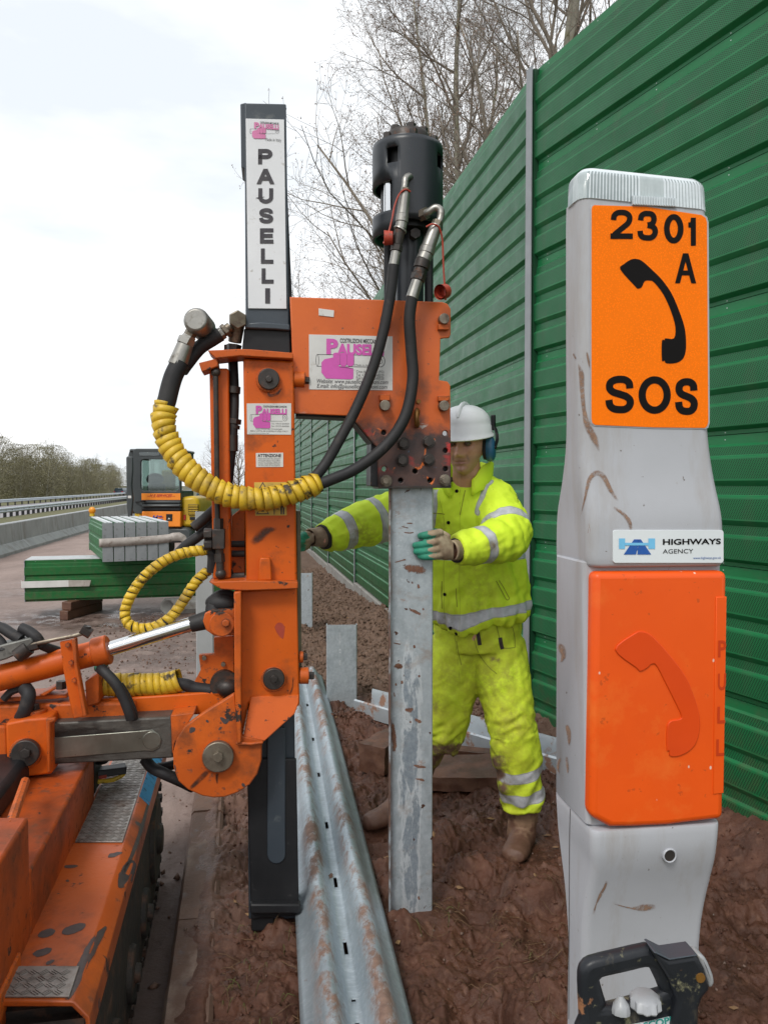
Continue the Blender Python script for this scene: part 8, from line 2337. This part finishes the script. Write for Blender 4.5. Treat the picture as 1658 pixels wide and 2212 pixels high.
# the other hand, on the guide strip of the machine
lpt = lambda x_, y_, Y: V3(*zL(x_, y_), Y)
fing = []
for k, (y0, y1, x1) in enumerate(((1030, 1050, 30), (1052, 1078, 8), (1074, 1100, 0), (1090, 1118, 14))):
    fing.append(([lpt(95, y0, 2.98 + .016 * k), lpt(60, (y0 + y1) / 2 + 4, 2.955 + .016 * k), lpt(x1 + 14, y1 - 4, 2.93 + .016 * k), lpt(x1 - 8, y1 + 10, 2.915 + .016 * k)], [.0135, .013, .0125, .0115]))
fing.append(([lpt(110, 1000, 3.0), lpt(70, 1000, 2.96), lpt(35, 1018, 2.92)], [.0145, .014, .012]))
pal = []
for x_, yc, hh, th in ((82, 1052, 44, .020), (105, 1044, 46, .024), (130, 1030, 46, .026), (158, 1016, 44, .028)):
    c_ = lpt(x_, yc, 3.0); h_ = hh * .2578 * 3.0 / F; pal.append((c_, Vector((0, 0, h_)), Vector((0, th, 0))))
dR = (ER - WR).normalized(); sR = Vector((dR.y, -dR.x, 0)).normalized(); uR = sR.cross(dR)
cw = lpt(120, 1020, 3.0)
glove('glove', pal, fing, [(cw, uR * .035, sR * .034), (cw.lerp(WR, .5), uR * .037, sR * .035), (WR, uR * .043, sR * .041)])
b = MB(); b.ell([(WR + dR * .012, uR * .050, sR * .050), (WR - dR * .006, uR * .048, sR * .048)], 20); b.build('cuff_lining', M['dark_cloth'], wk, 60)

# --- helmet and ear defenders
def hring(rx, ryf, ryb, z, n=48, tilt=.0, off=(0, 0)):
    P = []
    for k in range(n):
        t = 2 * math.pi * k / n; cs, sn = math.cos(t), math.sin(t)
        ry = ryf if sn > 0 else ryb
        P.append(H(rx * cs + off[0], ry * sn - .010 + off[1], z + tilt * sn))
    return P
b = MB()
zb_ = .040
R = [hring(.099, .118, .118, zb_ + .004), hring(.112, .146, .132, zb_ - .007, tilt=-.010), hring(.116, .150, .136, zb_ - .004, tilt=-.010), hring(.114, .146, .133, zb_ + .001, tilt=-.008), hring(.106, .126, .126, zb_ + .010), hring(.105, .122, .124, zb_ + .035), hring(.103, .120, .122, zb_ + .037)]
for k in range(1, 9):
    t = k / 8.6 * math.pi / 2; R.append(hring(.103 * math.cos(t) ** .9, .120 * math.cos(t) ** .9, .122 * math.cos(t) ** .9, zb_ + .037 + .082 * math.sin(t)))
b.loft(R); hel = b.build('helmet', M['helmet'], wk, 60)
b = MB()
P = [H(0, .118 * math.cos(t) - .010, zb_ + .040 + .083 * math.sin(t)) for t in [math.pi * k / 16 for k in range(2, 15)]]
b.tube(P, [.004] + [.009] * 11 + [.004], 10); b.build('helmet_ridge', M['helmet'], hel, 60)
for s in (-1, 1):
    c0 = H(s * .088, -.012, -.018)
    rot = Matrix((hr, hf, hu)).transposed()
    b = MB(); b.ell([(H(s * .074, -.012, -.016), hf * .030, hu * .042), (H(s * .086, -.012, -.016), hf * .032, hu * .045), (H(s * .088, -.012, -.016), hf * .030, hu * .042)], 22); em = b.build('ear_defender', M['rubber'], wk, 50)
    b = MB(); b.ell([(H(s * .088, -.012, -.016), hf * .031, hu * .050), (H(s * .100, -.012, -.016), hf * .032, hu * .052), (H(s * .112, -.012, -.017), hf * .028, hu * .046), (H(s * .119, -.012, -.018), hf * .018, hu * .032)], 22); b.build('ear_cup', M['muff'], em, 60)
    for dy in (-.018, .010):
        b = MB(); b.tube(catmull([H(s * .118, -.012 + dy * .4, -.015), H(s * .126, -.016 + dy, .018), H(s * .120, -.030 + dy, .050), H(s * .110, -.034 + dy * .6, .075)], 5), .0035, 8); b.build('wire_arm', M['black_steel'], em)
    b = MB(); b.obox(H(s * .109, -.036, .085), hr * .008, hf * .013, hu * .030); b.build('slot_clip', M['black_steel'], em, 35, .004)
    b = MB(); b.sphere(H(s * .119, -.010, -.010), .008, n=10, m=6); b.build('pivot', M['black_steel'], em)
b = MB(); b.obox(H(0, -.135, .03), hr * .03, hf * .006, hu * .008); b.build('nape_strap', M['black_steel'], hel, 35, .003)
for s in (-1, 1):
    b = MB(); b.sphere(H(s * .031, .076, .0135), .0115, n=14, m=10); b.build('eye', pbr('dark_eye', (.16, .11, .09), .3), wk, 180)
